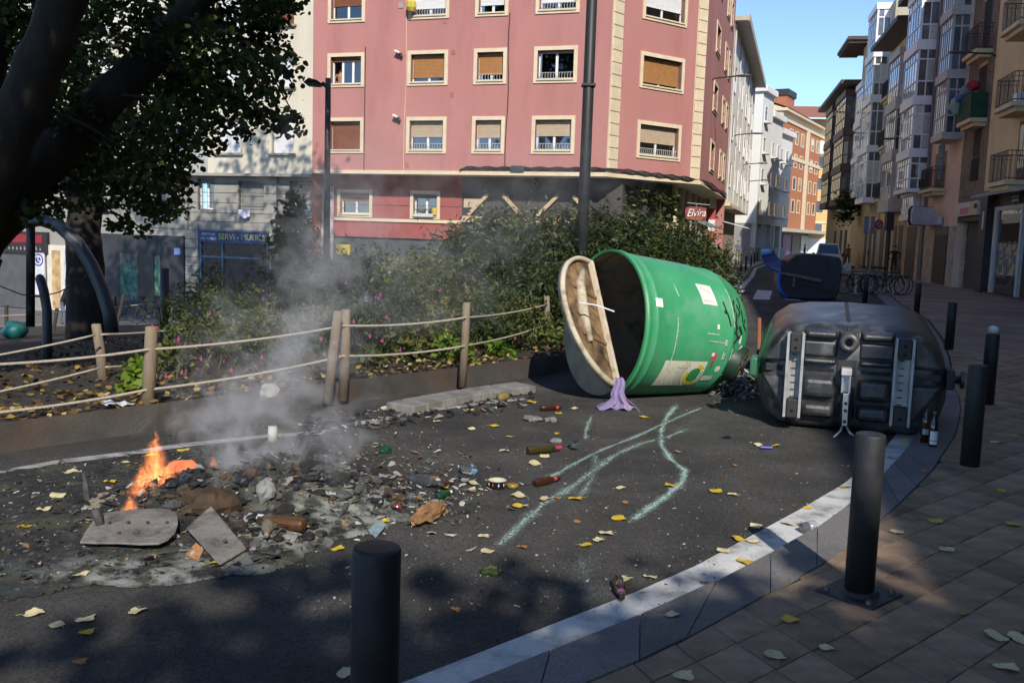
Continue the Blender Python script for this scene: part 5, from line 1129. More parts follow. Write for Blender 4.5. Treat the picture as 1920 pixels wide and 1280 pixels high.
for zy in (765,820,905): m=bmb(); m.lathe([(-.156,.001),(-.156,.016)],10,(X(880),0,Z(zy)),(0,1,0)); part(m,'lever_hole',bpl2,lv)
m=bmb(); m.tube([(X(865),-.15,Z(945)),(X(855),-.19,Z(975)),(X(800),-.24,Z(1030)),(X(790),-.26,Z(1100))],.012,8); m.tube([(X(900),-.15,Z(945)),(X(925),-.19,Z(985)),(X(955),-.2,Z(1000))],.012,8); part(m,'pedal_rod',zincm,black,True)
m=bmb(); m.tube([(X(748),-.26,Z(1098)),(X(860),-.26,Z(1122)),(X(960),-.26,Z(1130))],.022,8); part(m,'pedal_bar',zincm,black,True)
# lifting pins on either side
gpl=M('green_plate_and_reflection',(.035,.13,.065),.4,.2,3)
for sgn,u in ((-1,X(205)),(1,X(1580))):
    m=bmb(); m.box(min(u,u+sgn*.07),max(u,u+sgn*.07),.02,.30,Z(625),Z(480)); pn=part(m,'lifting_bracket',gpl if sgn<0 else bpl2,black,bev=.015)
    m=bmb(); m.lathe([(0,.04),(sgn*.06,.04),(sgn*.065,.08),(sgn*.09,.085),(sgn*.09,.001)],18,(u+sgn*.07,.16,Z(555)),(1,0,0)); part(m,'lifting_pin',bpl2 if sgn<0 else bpl,pn,True)
m=bmb(); m.add([(X(190),.05,Z(640)),(X(215),.0,Z(640)),(X(225),.0,Z(480)),(X(300),.12,Z(200)),(X(285),.2,Z(195)),(X(205),.1,Z(470))],[(0,1,2,5),(5,2,3,4)]); part(m,'green_reflection_edge',gpl,black)  # reflection of the green container, put into the edge as green colour
m=bmb(); m.tube([(X(868),.02,Z(225)),(X(868),.10,.985),(X(868),.25,1.03),(X(868),.9,1.09),(X(868),1.4,1.13)],.022,6); part(m,'top_seam',bpl2,black,True)
q=A(1423,640,11.2); m=MB(); m.tube([(q.x+.01,q.y,.0),(q.x,q.y,q.z),(q.x-.015,q.y,A(1423,596,11.2).z)],.024,6); solo(m,'broken_strip',M('strip_orange',(.30,.12,.06),.6,.3,6),'thin orange brown strip standing beside the black container left side','strip',loc=(q.x,q.y,0))
# ================================================================== THE SECOND TIPPED CONTAINER, BLUE LID
C0=A(1520,540,29.5); C0.z=0; cz=empty('waste_container','dark waste container far up the road with its blue lid swung open','waste container',C0)
ca=rad(8); CX=Vector((math.cos(ca),-math.sin(ca),0)); CY=Vector((math.sin(ca),math.cos(ca),0)); CP=lambda u,d,w:C0+CX*u+CY*d+Vector((0,0,w))
dkp=M('dark_container',(.022,.023,.028),.5,.2,1,.1,20); blu=M('lid_blue',(.035,.15,.52),.45,.2,2)
k=1/59.3
def pxu(x): return (x-1520)*k
def pyw(y): return (562-y)*k
prof=[(1478,560),(1468,548),(1463,530),(1465,510),(1474,490),(1490,478),(1510,475),(1545,477),(1568,480),(1574,490),(1575,515),(1573,540),(1568,558),(1550,563),(1500,563)]
m=MB(CP); q=[(pxu(x),0,max(.01,pyw(y))) for x,y in prof]; q2=[(a*1.0,1.5,c*1.0) for a,b,c in q]; n=len(q)
m.add([(a*.95,0,.75+(c-.75)*.95) for a,b,c in q]+[(a,.1,c) for a,b,c in q]+q2,[tuple(range(n)),tuple(range(3*n-1,2*n-1,-1))]+[(i+s*n,(i+1)%n+s*n,(i+1)%n+n+s*n,i+n+s*n) for i in range(n) for s in (0,1)]); part(m,'body',dkp,cz)
m=MB(CP); 
for x in (1492,1545): m.box(pxu(x)-.03,pxu(x)+.03,-.04,.02,.1,1.35)
m.obox((pxu(1520),-.03,pyw(535)),(.6,0,-.12),(0,.04,0),(0,0,.03)); part(m,'body_rib',dkp,cz,bev=.01)
m=MB(CP); m.obox((pxu(1500),-.10,pyw(519)),(.62,0,-.10),(0,.03,0),(.0,0,.045)); m.obox((pxu(1500),-.14,pyw(519)),(.60,0,-.10),(0,.015,0),(0,0,.015)); part(m,'lid_arm',M('arm_grey',(.16,.16,.15),.5,.3,6),cz)
m=MB(CP); m.tube([(pxu(1489),-.08,pyw(520)),(pxu(1488),-.06,pyw(538))],.04,6); part(m,'arm_bracket',M('arm_grey',(0,0,0)),cz)
m=MB(CP); o1=[(1425,473),(1427,488),(1434,500),(1446,509),(1462,514),(1478,517)]; o2=[(1447,473),(1452,484),(1460,493),(1472,500),(1486,507),(1496,511)]; n6=len(o1)
for th_ in (0,.05):
    for q_,d_ in ((o1,0.0),(o2,1.25)): m.v+= [tuple(CP(pxu(x)*(1+d_/29.5)+d_*.19,d_-.03,pyw(y)*1.0+(1.75-pyw(y))*0+th_)) for x,y in q_]
for b_ in (0,2*n6):
    for i in range(n6-1): m.f.append([b_+i,b_+i+1,b_+n6+i+1,b_+n6+i]); m.m.append(0)
for i in range(n6-1):
    for b_ in (0,n6): m.f.append([b_+i,b_+2*n6+i,b_+2*n6+i+1,b_+i+1]); m.m.append(0)
m.f+= [[0,n6,3*n6,2*n6]]; m.m.append(0); part(m,'open_lid',blu,cz,True)
m=MB(CP); m.tube([(pxu(1462),.0,pyw(512)),(pxu(1461),.0,pyw(530)),(pxu(1466),.0,pyw(547)),(pxu(1478),.0,pyw(560))],.06,8); part(m,'blue_rim',blu,cz,True)
m=MB(CP); m.box(pxu(1518),pxu(1538),.3,.7,pyw(477),pyw(475.5)); part(m,'red_white_label',M('label_red',(.4,.12,.12),.6,.5,8),cz)
m=MB(CP); m.lathe([(0,.13),(.05,.13),(.05,.001)],14,(pxu(1581),-.1,pyw(498)),(.5,-1,0)); part(m,'reflector',M('reflector_white',(.5,.5,.5),.5),cz)
# ================================================================== PEOPLE, BICYCLES, VAN, SIGNS
skin=M('skin',(.42,.22,.15),.6,.1,8); skd=M('skin_dark',(.30,.14,.085),.6,.1,8); hairm=M('hair_dark',(.02,.015,.012),.8,.2,20); hairg=M('hair_grey',(.30,.29,.28),.8,.2,20)
def person(loc,face,lab,top,trs,hair=hairm,h=1.74,pose='stand',sk=skin,shoe=None,bare=False):
    """one skinned body; face = azimuth the person looks along"""
    s=h/1.74; P=[];E=[];Rr=[]
    def v(x,y,z,r,par=None):
        P.append((x*s,y*s,z*s)); Rr.append(r*s); i=len(P)-1
        if par is not None: E.append((par,i))
        return i
    lean=.0
    ly=.0
    if pose=='bend': ly=.22
    pel=v(0,0,.96,.135); sp=v(0,ly*.45,1.15,.125,pel); ch=v(0,ly,1.35,.145,sp); nk=v(0,ly*1.2,1.50,.055,ch); hd=v(0,ly*1.35+.02,1.60,.085,nk); tp=v(0,ly*1.4+.015,1.70,.075,hd)
    for sg in (-1,1):
        hp=v(sg*.095,0,.90,.095,pel); st={'stand':.02,'walk':.20*sg,'bend':.18*sg}.get(pose,.02)
        kn=v(sg*.10,st*.6,.50,.062,hp); an=v(sg*.105,st*1.0-.03,.10,.043,kn); ft=v(sg*.11,st*1.0+.05,.045,.042,an); v(sg*.12,st+.15,.035,.032,ft)
        sh=v(sg*.19,ly,1.41,.065,ch)
        if pose in('phone','bend','sill'): el=v(sg*.25,ly+.10,1.16,.045,sh); wr=v(sg*.12,ly+.34,1.25 if pose=='phone' else 1.05,.034,el); v(sg*.07,ly+.42,1.29 if pose=='phone' else 1.03,.032,wr)
        elif pose=='hips': el=v(sg*.34,ly-.02,1.17,.055,sh); wr=v(sg*.23,ly+.10,1.00,.04,el); v(sg*.19,ly+.14,.97,.035,wr)
        else: el=v(sg*.245,ly-.02,1.13,.047,sh); wr=v(sg*.25,ly+.06,.89,.033,el); v(sg*.245,ly+.09,.80,.034,wr)
    me=bpy.data.meshes.new('body'); me.from_pydata(P,E,[]); o=bpy.data.objects.new('body_build',me); COL.objects.link(o)
    md=o.modifiers.new('s','SKIN'); md.use_smooth_shade=True
    for i,r in enumerate(Rr): me.skin_vertices[0].data[i].radius=(r,r*.82)
    me.skin_vertices[0].data[0].use_root=True; o.modifiers.new('u','SUBSURF').levels=1
    dg=bpy.context.evaluated_depsgraph_get(); m2=bpy.data.meshes.new_from_object(o.evaluated_get(dg)); bpy.data.objects.remove(o)
    for m_ in (trs,top,sk,shoe or M('shoe_dark',(.03,.03,.03),.6)): m2.materials.append(m_)
    for p in m2.polygons:
        c=p.center/s; arm=abs(c.x)>.17 and c.z>.7
        if c.z<.09: k=3
        elif c.z<.93 and not arm: k=0
        elif c.z>1.485: k=2
        elif c.z<.87 and arm: k=2
        elif (pose in('phone','bend')) and abs(c.x)<.15 and c.y>ly+.30: k=2
        else: k=2 if bare and c.z>.95 else 1
        p.material_index=k; p.use_smooth=True
    e=empty('person',lab,'person',loc,(0,0,-rad(face))); b=link('body',m2,e)
    m=MB(); m.ball((0,(ly*1.38+.0)*s,1.665*s),.098*s,12,1.12,.95,1.08); hb=part(m,'hair',hair,e,True,False)
    bmv=bmesh.new(); bmv.from_mesh(hb.data); bmesh.ops.delete(bmv,geom=[q for q in bmv.verts if q.co.z<1.63*s or (q.co.y>(ly*1.38+.055)*s and q.co.z<1.70*s)],context='VERTS'); bmv.to_mesh(hb.data); bmv.free()
    m=MB(); y0=(ly*1.36+.10)*s; m.ball((0,y0,1.615*s),.016*s,6); m.ball((-.085*s,y0-.10*s,1.62*s),.018*s,6); m.ball((.085*s,y0-.10*s,1.62*s),.018*s,6); part(m,'face_features',sk,e,True,False)
    return e
cl=lambda n,c:M(n,c,.9,.15,8)
def gl(px_,py_,z=.056): q=G(px_,py_,z); return (q.x,q.y,z)
person(gl(1674,519),20,'person in a dark jacket and dark blue trousers walking away, hands low',cl('jacket_dark',(.018,.022,.028)),cl('jeans_dark',(.02,.025,.05)),hairm,1.76,'hips')
person(gl(1631,508),190,'person in a dark top looking down at a phone by the shop doors',cl('top_navy',(.02,.022,.04)),cl('jeans_blue',(.035,.06,.13)),hairm,1.74,'phone',shoe=M('shoe_dark',(.03,.03,.03),.6))
person(gl(1588,501),15,'person in a rust red shirt standing beside the white van',cl('shirt_rust',(.33,.055,.03)),cl('trousers_dark',(.02,.02,.022)),hairm,1.76,'hips')
person(gl(1603,499),10,'person in a grey green jacket to the right of the red shirt',cl('jacket_greygreen',(.10,.13,.11)),cl('trousers_grey',(.05,.05,.055)),hairg,1.72,'stand')
person(gl(1610,498),14,'person dressed in black, rightmost of the group beside the van',cl('jacket_black',(.012,.012,.014)),cl('trousers_dark',(0,0,0)),hairm,1.74,'stand')
q=G(1382,494,.12); person((q.x,q.y,.12),190,'person in a dark top and olive trousers on the sunlit left pavement',cl('top_greyblue',(.10,.12,.16)),cl('trousers_olive',(.17,.15,.07)),hairm,1.72,'walk')
q=G(1507,493,0); person((q.x,q.y,0),100,'person in green working clothes behind the blue lidded container',cl('work_green',(.05,.09,.05)),cl('work_green',(0,0,0)),hairm,1.72,'stand')
q=A(118,580,36.5); zz=gz(q.x,q.y)-.02; st=person((q.x,q.y,zz),95,'person in a black jacket bending to push a stroller past the shops',cl('jacket_black',(0,0,0)),cl('jeans_pale',(.13,.16,.22)),hairm,1.70,'bend')
s=empty('stroller','dark red stroller pushed by the person in black','stroller',(q.x+.75,q.y,zz)); 
for x,y in ((-.3,.2),(-.3,-.2),(.35,.2),(.35,-.2)): m=MB(); m.lathe([(-.02,.001),(-.02,.09),(.02,.09),(.02,.001)],12,(q.x+.75+x,q.y+y,zz+.09),(0,1,0)); part(m,'wheel',railm,s)
m=MB(); 
for y in (-.2,.2): m.tube([(q.x+.35,q.y+y,zz+1.0),(q.x+.75,q.y+y,zz+.5),(q.x+1.1,q.y+y,zz+.1)],.015,6); m.tube([(q.x+.45,q.y+y,zz+.1),(q.x+.85,q.y+y,zz+.55)],.015,6)
part(m,'frame',railm,s)
m=MB(); m.obox((q.x+.80,q.y,zz+.58),(.20,0,-.1),(0,.18,0),(.05,0,.22)); part(m,'seat',M('stroller_red',(.16,.03,.03),.8,.2,6),s,bev=.04)
# bare chested person at the open window
wx,wz=fm.px(639,150,-.6); pw=fm.p(wx,-.60,wz); person((pw.x,pw.y,wz-1.20),180,'bare chested person leaning at the open upper left window of the red block',skd,cl('trousers_dark',(0,0,0)),hairm,1.72,'sill',skd,bare=True)
# ------------------------------------------------ bicycles
tyre=M('tyre',(.012,.012,.012),.85,.2,10); chrome=M('chrome',(.45,.45,.46),.3,.1,5,metal=.8)
def bike(loc,rot,lab,col,lean=.0,group='bicycles parked in the rack'):
    o=empty('bicycle',lab,'bicycle',loc,(lean,0,rot),group)
    for x in (-.52,.52):
        m=MB(); n=26
        for ra,rb in ((.33,.022),): m.tube([(x+ra*math.cos(2*math.pi*i/n),0,.345+ra*math.sin(2*math.pi*i/n)) for i in range(n+1)],rb,6,False)
        w_=part(m,'wheel',tyre,o,True,False)
        m=MB(); m.tube([(x+.315*math.cos(2*math.pi*i/n),0,.345+.315*math.sin(2*math.pi*i/n)) for i in range(n+1)],.009,5,False)
        for i in range(14): a=2*math.pi*i/14; m.tube([(x,.02*(-1)**i,.345),(x+.315*math.cos(a),0,.345+.315*math.sin(a))],.0022,3,False)
        m.tube([(x,-.05,.345),(x,.05,.345)],.02,6); part(m,'rim',chrome,w_,False,False)
    m=MB(); r=.018
    for P_ in ([(-.52,0,.345),(-.10,0,.30)],[(-.52,0,.345),(-.22,0,.80)],[(-.10,0,.30),(-.24,0,.92)],[(-.10,0,.30),(.36,0,.72)],[(-.21,0,.78),(.34,0,.80)],[(.52,0,.345),(.33,0,.86)]): m.tube(P_,r,7)
    part(m,'frame',M(col[0],col[1],.4,.1,4,coat=.3),o,True,False)
    m=MB(); m.tube([(.33,0,.86),(.31,0,.98)],.014,6); m.tube([(.24,-.29,1.0),(.31,-.2,1.0),(.33,0,.98),(.31,.2,1.0),(.24,.29,1.0)],.012,6); part(m,'handlebar',railm,o,True,False)
    m=MB(); m.ball((-.26,0,.95),.13,10,.28,1.0,.6); part(m,'saddle',tyre,o,True,False)
    m=MB(); m.lathe([(-.01,.001),(-.01,.09),(.01,.09),(.01,.001)],16,(-.10,.05,.30),(0,1,0)); m.tube([(-.10,.06,.30),(0,.07,.16)],.01,5); m.tube([(-.10,-.06,.30),(-.2,-.07,.44)],.01,5); part(m,'crankset',chrome,o,False,False)
    return o
for i,(px_,py_,rot,c,l,ln) in enumerate([(1604,551,.35,('bike_black',(.015,.015,.017)),'black bicycle nearest to the tipped blue lidded container',.05),(1630,550,.1,('bike_silver',(.20,.21,.22)),'silver framed bicycle, second in the rack',-.06),(1648,551,-.1,('bike_blue',(.025,.04,.09)),'dark blue bicycle in the middle of the rack',.06),(1656,552,-.15,('bike_grey',(.09,.09,.095)),'grey bicycle, second from the right end of the rack',.1),(1664,553,.0,('bike_dark',(.03,.02,.02)),'dark red brown bicycle at the right end of the rack',.14)]):
    q=G(px_,py_,.058); bike((q.x,q.y,.058),rot,l,c,ln)
q=A(283,592,34.0); bike((q.x,q.y,gz(q.x,q.y)),.15,'dark bicycle parked in front of the charcoal graffiti shop',('bike_dark',(0,0,0)),.05,None)
m=MB(); q=G(1650,552,.058)
for k in range(5): m.tube([(q.x-.9+k*.45,q.y,.05),(q.x-.9+k*.45,q.y,.55),(q.x-.75+k*.45,q.y+.3,.55),(q.x-.75+k*.45,q.y+.3,.05)],.02,6)
m.tube([(q.x-1,q.y,.07),(q.x+1.1,q.y,.07)],.02,6); solo(m,'bicycle_rack',M('galvanised',(0,0,0)),'low steel rack holding the row of parked bicycles','bicycle rack')
# ------------------------------------------------ white van
vq=G(1551,505,0); van=empty('van','white van parked nose on behind the blue lidded container','van',(vq.x,vq.y,0)); va=rad(18); VX=Vector((math.cos(va),-math.sin(va),0)); VY=Vector((math.sin(va),math.cos(va),0)); VP=lambda u,d,w_:Vector((vq.x,vq.y,0))+VX*u+VY*d+Vector((0,0,w_))
vw=M('van_white',(.62,.63,.63),.3,.04,2,coat=.4); m=MB(VP)
sec=[(0,.80,.35,.72),(.06,.86,.28,.90),(.85,.88,.25,1.02),(1.55,.82,.25,1.78),(1.75,.80,.25,1.86),(3.9,.80,.25,1.86),(4.2,.76,.3,1.75)]
vs=[]
for d,hw,z0,z1 in sec: 
    t=.12 if z1>1.3 else .04
    vs+=[(-hw,d,z0),(hw,d,z0),(hw+.02,d,z0+.3),(hw,d,min(z1-.05,.95)),(hw-t,d,z1-.04),(hw-t-.1,d,z1),(-hw+t+.1,d,z1),(-hw+t,d,z1-.04),(-hw,d,min(z1-.05,.95)),(-hw-.02,d,z0+.3)]
n=10; K=len(sec); m.add(vs,[tuple(range(n)),tuple(range(K*n-1,(K-1)*n-1,-1))]+[(k*n+i,(k+1)*n+i,(k+1)*n+(i+1)%n,k*n+(i+1)%n) for k in range(K-1) for i in range(n)]); o=part(m,'body',vw,van,False); bevel(o,.04)
m=MB(VP); m.add([(-.70,.90,1.11),(.70,.90,1.11),(.62,1.50,1.765),(-.62,1.50,1.765)],[(0,1,2,3)]); part(m,'windscreen',M('windscreen_blue',(.015,.03,.08),.05,.6,.8,spec=1),van)
for sg in (-1,1):
    m=MB(VP); m.add([(sg*.885,1.1,1.0),(sg*.885,2.2,1.0),(sg*.80,2.2,1.62),(sg*.80,1.55,1.62)],[(0,1,2,3)]); part(m,'side_window',glz,van)
    m=MB(VP); m.obox((sg*.60,-.02,.68),(.17,.02,0),(0,.03,0),(0,0,.09)); part(m,'headlight',M('headlight',(.55,.57,.58),.15),van,bev=.02)
    m=MB(VP); m.obox((sg*1.02,1.05,1.05),(.09,0,0),(0,.05,0),(0,0,.12)); part(m,'mirror',railm,van,bev=.02)
    for d in (.8,3.4): m=MB(VP); m.lathe([(-.1,.001),(-.1,.26),(-.08,.32),(.08,.32),(.1,.26),(.1,.001)],20,(sg*.80,d,.32),(1,0,0)); part(m,'wheel',tyre,van,True)
m=MB(VP); m.box(-.5,.5,-.02,.02,.42,.60); part(m,'grille',railm,van); m=MB(VP); m.box(-.80,.80,-.06,.05,.28,.42); part(m,'bumper',railm,van,bev=.03)
m=MB(VP); m.box(-.26,.26,-.075,-.06,.32,.40); part(m,'number_plate',whitepl,van)
# ------------------------------------------------ signs at the kerb
def post_sign(px_,pt,pb,lab,Y,fn):
    b=A(px_,pb,Y); o=empty('street_sign',lab,'street sign',(b.x,Y,0)); m=MB(); m.tube([(b.x,Y,0),(b.x,Y,A(px_,pt,Y).z)],.035,8); part(m,'post',M('galvanised',(0,0,0)),o,True); fn(o,b,Y); return o
def two(o,b,Y):
    for i,(xa,xb) in enumerate(((1618,1629),(1631,1640))):
        p,q=A(xa,438,Y),A(xb,406,Y); m=MB(); m.box(p.x,q.x,Y-.08,Y-.04,p.z,q.z); pn=part(m,'sign_panel',M('panel_bluegrey',(.16,.18,.25),.5,.1,4),o)
        m=MB(); 
        for k in range(7): z=p.z+.12+k*.09; m.box(p.x+.06,q.x-.06-.04*(k%3),Y-.086,Y-.081,z,z+.03)
        part(m,'print',M('print_lilac',(.33,.32,.45) if i==0 else (0,0,0),.6),pn)
post_sign(1635,405,470,'pair of blue grey information panels on a grey post near the shops',48.0,two)
def no(o,b,Y):
    p,q=A(1641,430,Y),A(1652,412,Y); m=MB(); m.box(p.x,q.x,Y-.08,Y-.05,p.z,q.z); pn=part(m,'sign_panel',M('panel_pale',(.32,.26,.25),.5),o); c=A(1646.5,421,Y); m=MB(); m.lathe([(0,.16),(0,.24),(.02,.24),(.02,.16)],20,(c.x,Y-.10,c.z),(0,1,0)); m.obox((c.x,Y-.09,c.z),(.15,0,.15),(0,.01,0),(-.03,0,.03)); part(m,'red_ring',M('sign_red',(.35,.03,.03),.5),pn)
post_sign(1646,412,470,'small pale notice with a red prohibition ring behind the panels',50.0,no)
b=A(1659,525,46.0); m=MB(); m.tube([(b.x,46,0),(b.x,46,A(1659,398,46).z)],.10,10); m.box(b.x-.18,b.x+.18,45.85,46.15,A(1659,432,46).z,A(1659,398,46).z); solo(m,'traffic_light',M('traffic_light_dark',(.03,.028,.026),.5),'dark pole with a tall slim box at its top between the shop doors','traffic light',loc=(b.x,46,0))
c=A(1305,400,33.0); el=empty('bar_sign','maroon bar sign with looping white letters Elvira, hanging from a bracket','shop sign',c)
ex=Vector((.97,.22,-.03)); ez=Vector((0,0,1)); ey=Vector((.22,-.97,0))
q=[(-.36,.19),(-.41,.05),(-.37,-.20),(-.25,-.25),(.37,-.25),(.41,-.05),(.37,.20),(.2,.23),(-.2,.22)]
m=MB(); m.prism([c+ex*a*1.0+ez*b for a,b in q],-ey*.05); part(m,'sign_board',M('sign_maroon',(.21,.055,.05),.6,.1,6),el)
tm=textmb('Elvira',.36,lambda u,v:c+ex*u*.9+ez*(v*1.05+.01+u*.06)+ey*.012,.0,.35); part(tm,'lettering',M('letter_cream',(.7,.66,.6),.5),el); m=MB(); m.obox(c+ez*-.19+ey*.01,ex*.22,ey*.003,ez*.008); part(m,'underline',M('letter_orange',(.45,.2,.08),.5),el)
m=MB(); m.tube([c+ex*-.35+ez*.34,c+ex*.5+ez*.32],.016,6); m.tube([c+ez*.34,c+ez*.2],.012,6); part(m,'bracket',M('galvanised',(0,0,0)),el)
# ================================================================== TREES, HEDGE, SHRUBS
bark=M('bark',(.030,.024,.018),.95,.4,5,.9,12,dirt=(.014,.011,.009),da=.7,ds=3,stretch=(1,1,.35))
LT=leafmat('plane_leaves',[(.018,.032,.010),(.035,.060,.016),(.055,.085,.022),(.10,.10,.02)],.5,.35)
def limb(m,P,r0,r1,n=10,wob=.06):
    Q=[Vector(p) for p in P]; out=[]
    for i in range(len(Q)-1):
        for k in range(5): t=k/5; out.append(Q[i].lerp(Q[i+1],t)+Vector((mnoise.noise(Q[i]*2+Vector((k,0,0))),mnoise.noise(Q[i]*2+Vector((0,k,3))),0))*wob)
    out.append(Q[-1]); N=len(out); m.tube(out,[r0+(r1-r0)*i/(N-1) for i in range(N)],n); return out
def crown(name,parent,cl_,per,size,mat,kind='lobed'):
    pts=np.concatenate([blob(c,(r,r,r*.75),int(per*r*r)+8,.15) for c,r in cl_]); o=link(name,leaf_mesh(name,pts-np.array(org(parent)),size,kind,mat,.2),parent); return o
# big tree: trunk just outside the left edge, limbs sweeping right across the top
base=A(-150,690,11.5); base.z=gz(base.x,base.y); t1=empty('plane_tree','big dark leaning tree at the left, thick limbs sweeping across the top corner','tree',base)
m=MB(); fork=A(-60,470,11.8); limb(m,[base-Vector((0,0,.3)),base.lerp(fork,.5),fork],.42,.40,16); part(m,'trunk',bark,t1,True)
limbs=[([fork,A(60,330,12.2),A(190,200,12.6),A(300,90,13.0),A(420,-60,13.4)],.36,.17),([fork,A(20,250,11.2),A(90,90,11.0),A(150,-80,10.8),A(200,-220,10)],.34,.18),([fork,A(-40,200,12),A(10,-60,12.2),A(30,-300,12)],.30,.15)]
lp_=[]
for P_,r0,r1 in limbs: m=MB(); lp_.append(limb(m,P_,r0,r1,12)); part(m,'limb',bark,t1,True)
rr=random.Random(21); cl1=[]; tw=MB()
def addc(px_,py_,Y,r): cl1.append((A(px_,py_,Y),r))
for px_,py_,r in [(230,40,.55),(330,30,.6),(420,20,.6),(500,-10,.6),(380,90,.55),(450,80,.5),(500,60,.4),(300,150,.5),(370,160,.5),(440,150,.5),(500,140,.42),(525,120,.3),(410,210,.5),(340,230,.45),(270,240,.45),(470,190,.4),(510,225,.26),(540,235,.22),(555,222,.15),(460,255,.2),(390,260,.35),(330,290,.4),(290,320,.4),(320,350,.35),(260,370,.35),(240,300,.4),(300,400,.22),(200,330,.35),(90,60,.6),(60,150,.55),(110,200,.5),(140,120,.5),(60,260,.5),(30,330,.4),(120,290,.45),(160,250,.4),(100,370,.3),(60,400,.22),(170,385,.3),(230,420,.2),(280,385,.25),(40,20,.6),(150,20,.6),(490,30,.4),(520,10,.3)]:
    addc(px_,py_,rr.uniform(11.5,15.5),r)
for k in range(40): cl1.append((Vector((rr.uniform(-11,-2.6),rr.uniform(8.5,15),rr.uniform(7.2,11.5))),rr.uniform(.7,1.1)))
for k in range(70): cl1.append((Vector((rr.uniform(-8.5,-1.2),rr.uniform(1.5,8.5),rr.uniform(7.6,11.0))),rr.uniform(.7,1.1)))
for c,r in cl1:
    best=min((p for L_ in lp_ for p in L_),key=lambda p:(p-c).length)
    if (best-c).length<4.5: mid=best.lerp(c,.55)+Vector((rr.uniform(-.2,.2),0,.15)); tw.tube([best,mid,c],[.028,.018,.008],5)
part(tw,'twigs',bark,t1,True,kind=None)
crown('crown',t1,cl1[:-110],1180,.095,LT); crown('upper_crown',t1,cl1[-110:],240,.20,LT)
# tree behind it with the straight trunk
b2=A(160,608,22.0); b2.z=gz(b2.x,22)-.1; t2=empty('plane_tree','tree with a straight black trunk standing in the middle of the left garden','tree',b2)
m=MB(); top2=A(168,330,22.3); limb(m,[b2,A(160,500,22),A(155,430,22.2),top2],.46,.36,14,.03); part(m,'trunk',bark,t2,True)
l2=[]
for P_,r0,r1 in [([A(158,400,22.2),A(120,320,21.5),A(60,240,21),A(20,160,20.5)],.26,.12),([top2,A(215,220,22.5),A(280,120,23),A(330,20,23)],.30,.12),([top2,A(160,200,22),A(140,60,21.5)],.24,.1)]: m=MB(); l2.append(limb(m,P_,r0,r1,10)); part(m,'limb',bark,t2,True)
cl2=[]
for px_,py_,r in [(70,330,.9),(110,280,.9),(40,270,.9),(200,300,.8),(250,280,.8),(290,250,.9),(200,200,1),(120,180,1),(40,180,1),(280,180,1),(350,180,.9),(340,120,1),(250,100,1),(150,90,1),(60,80,1),(360,50,1),(310,330,.6),(230,360,.6),(100,400,.45),(300,400,.4),(270,430,.28),(60,390,.4),(330,390,.35)]: cl2.append((A(px_,py_,rr.uniform(19.5,24)),r))
for k in range(14): cl2.append((Vector((rr.uniform(-14,-6),rr.uniform(17,25),rr.uniform(7,12))),rr.uniform(1,1.4)))
for k in range(62): cl2.append((Vector((rr.uniform(-16,-5.2),rr.uniform(18,26),rr.uniform(10.5,17.3))),rr.uniform(.9,1.5)))
tw=MB()
for c,r in cl2:
    best=min((p for L_ in l2 for p in L_),key=lambda p:(p-c).length); tw.tube([best,best.lerp(c,.5)+Vector((0,0,.2)),c],[.06,.035,.015],5)
part(tw,'twigs',bark,t2,True); crown('crown',t2,cl2[:-76],500,.125,LT); crown('upper_crown',t2,cl2[-76:],95,.24,LT)
# street trees behind the camera: their crowns shade the near road
for i,(x,y,h,ws) in enumerate([(-1.1,-8.6,7.5,[(0,0,0),(-1.8,.1,.1),(1.5,-.3,.2),(-3.4,0,-.2),(-.6,-1.2,.5)]),(2.0,-7.1,7.4,[(0,0,0),(1.4,0,0),(-1.2,-.3,.1),(2.6,.1,0),(.8,-1,.2),(3.8,0,.2)]),(-7.5,-8.0,8.0,[(0,0,0),(1.5,1,.5),(-1.5,.4,.5),(0,-1.5,1)])]):
    t3=empty('street_tree',['street tree behind the camera to the left','street tree right behind the camera','street tree behind the camera, far left'][i],'tree',(x,y,0)); m=MB(); limb(m,[(x,y,-.1),(x+.1,y,h*.5),(x,y+.1,h)],.22,.12,10); part(m,'trunk',bark,t3,True)
    crown('crown',t3,[(Vector((x+a,y+b,h+c)),1.25) for a,b,c in ws],(85,330,110)[i],.26,LT)
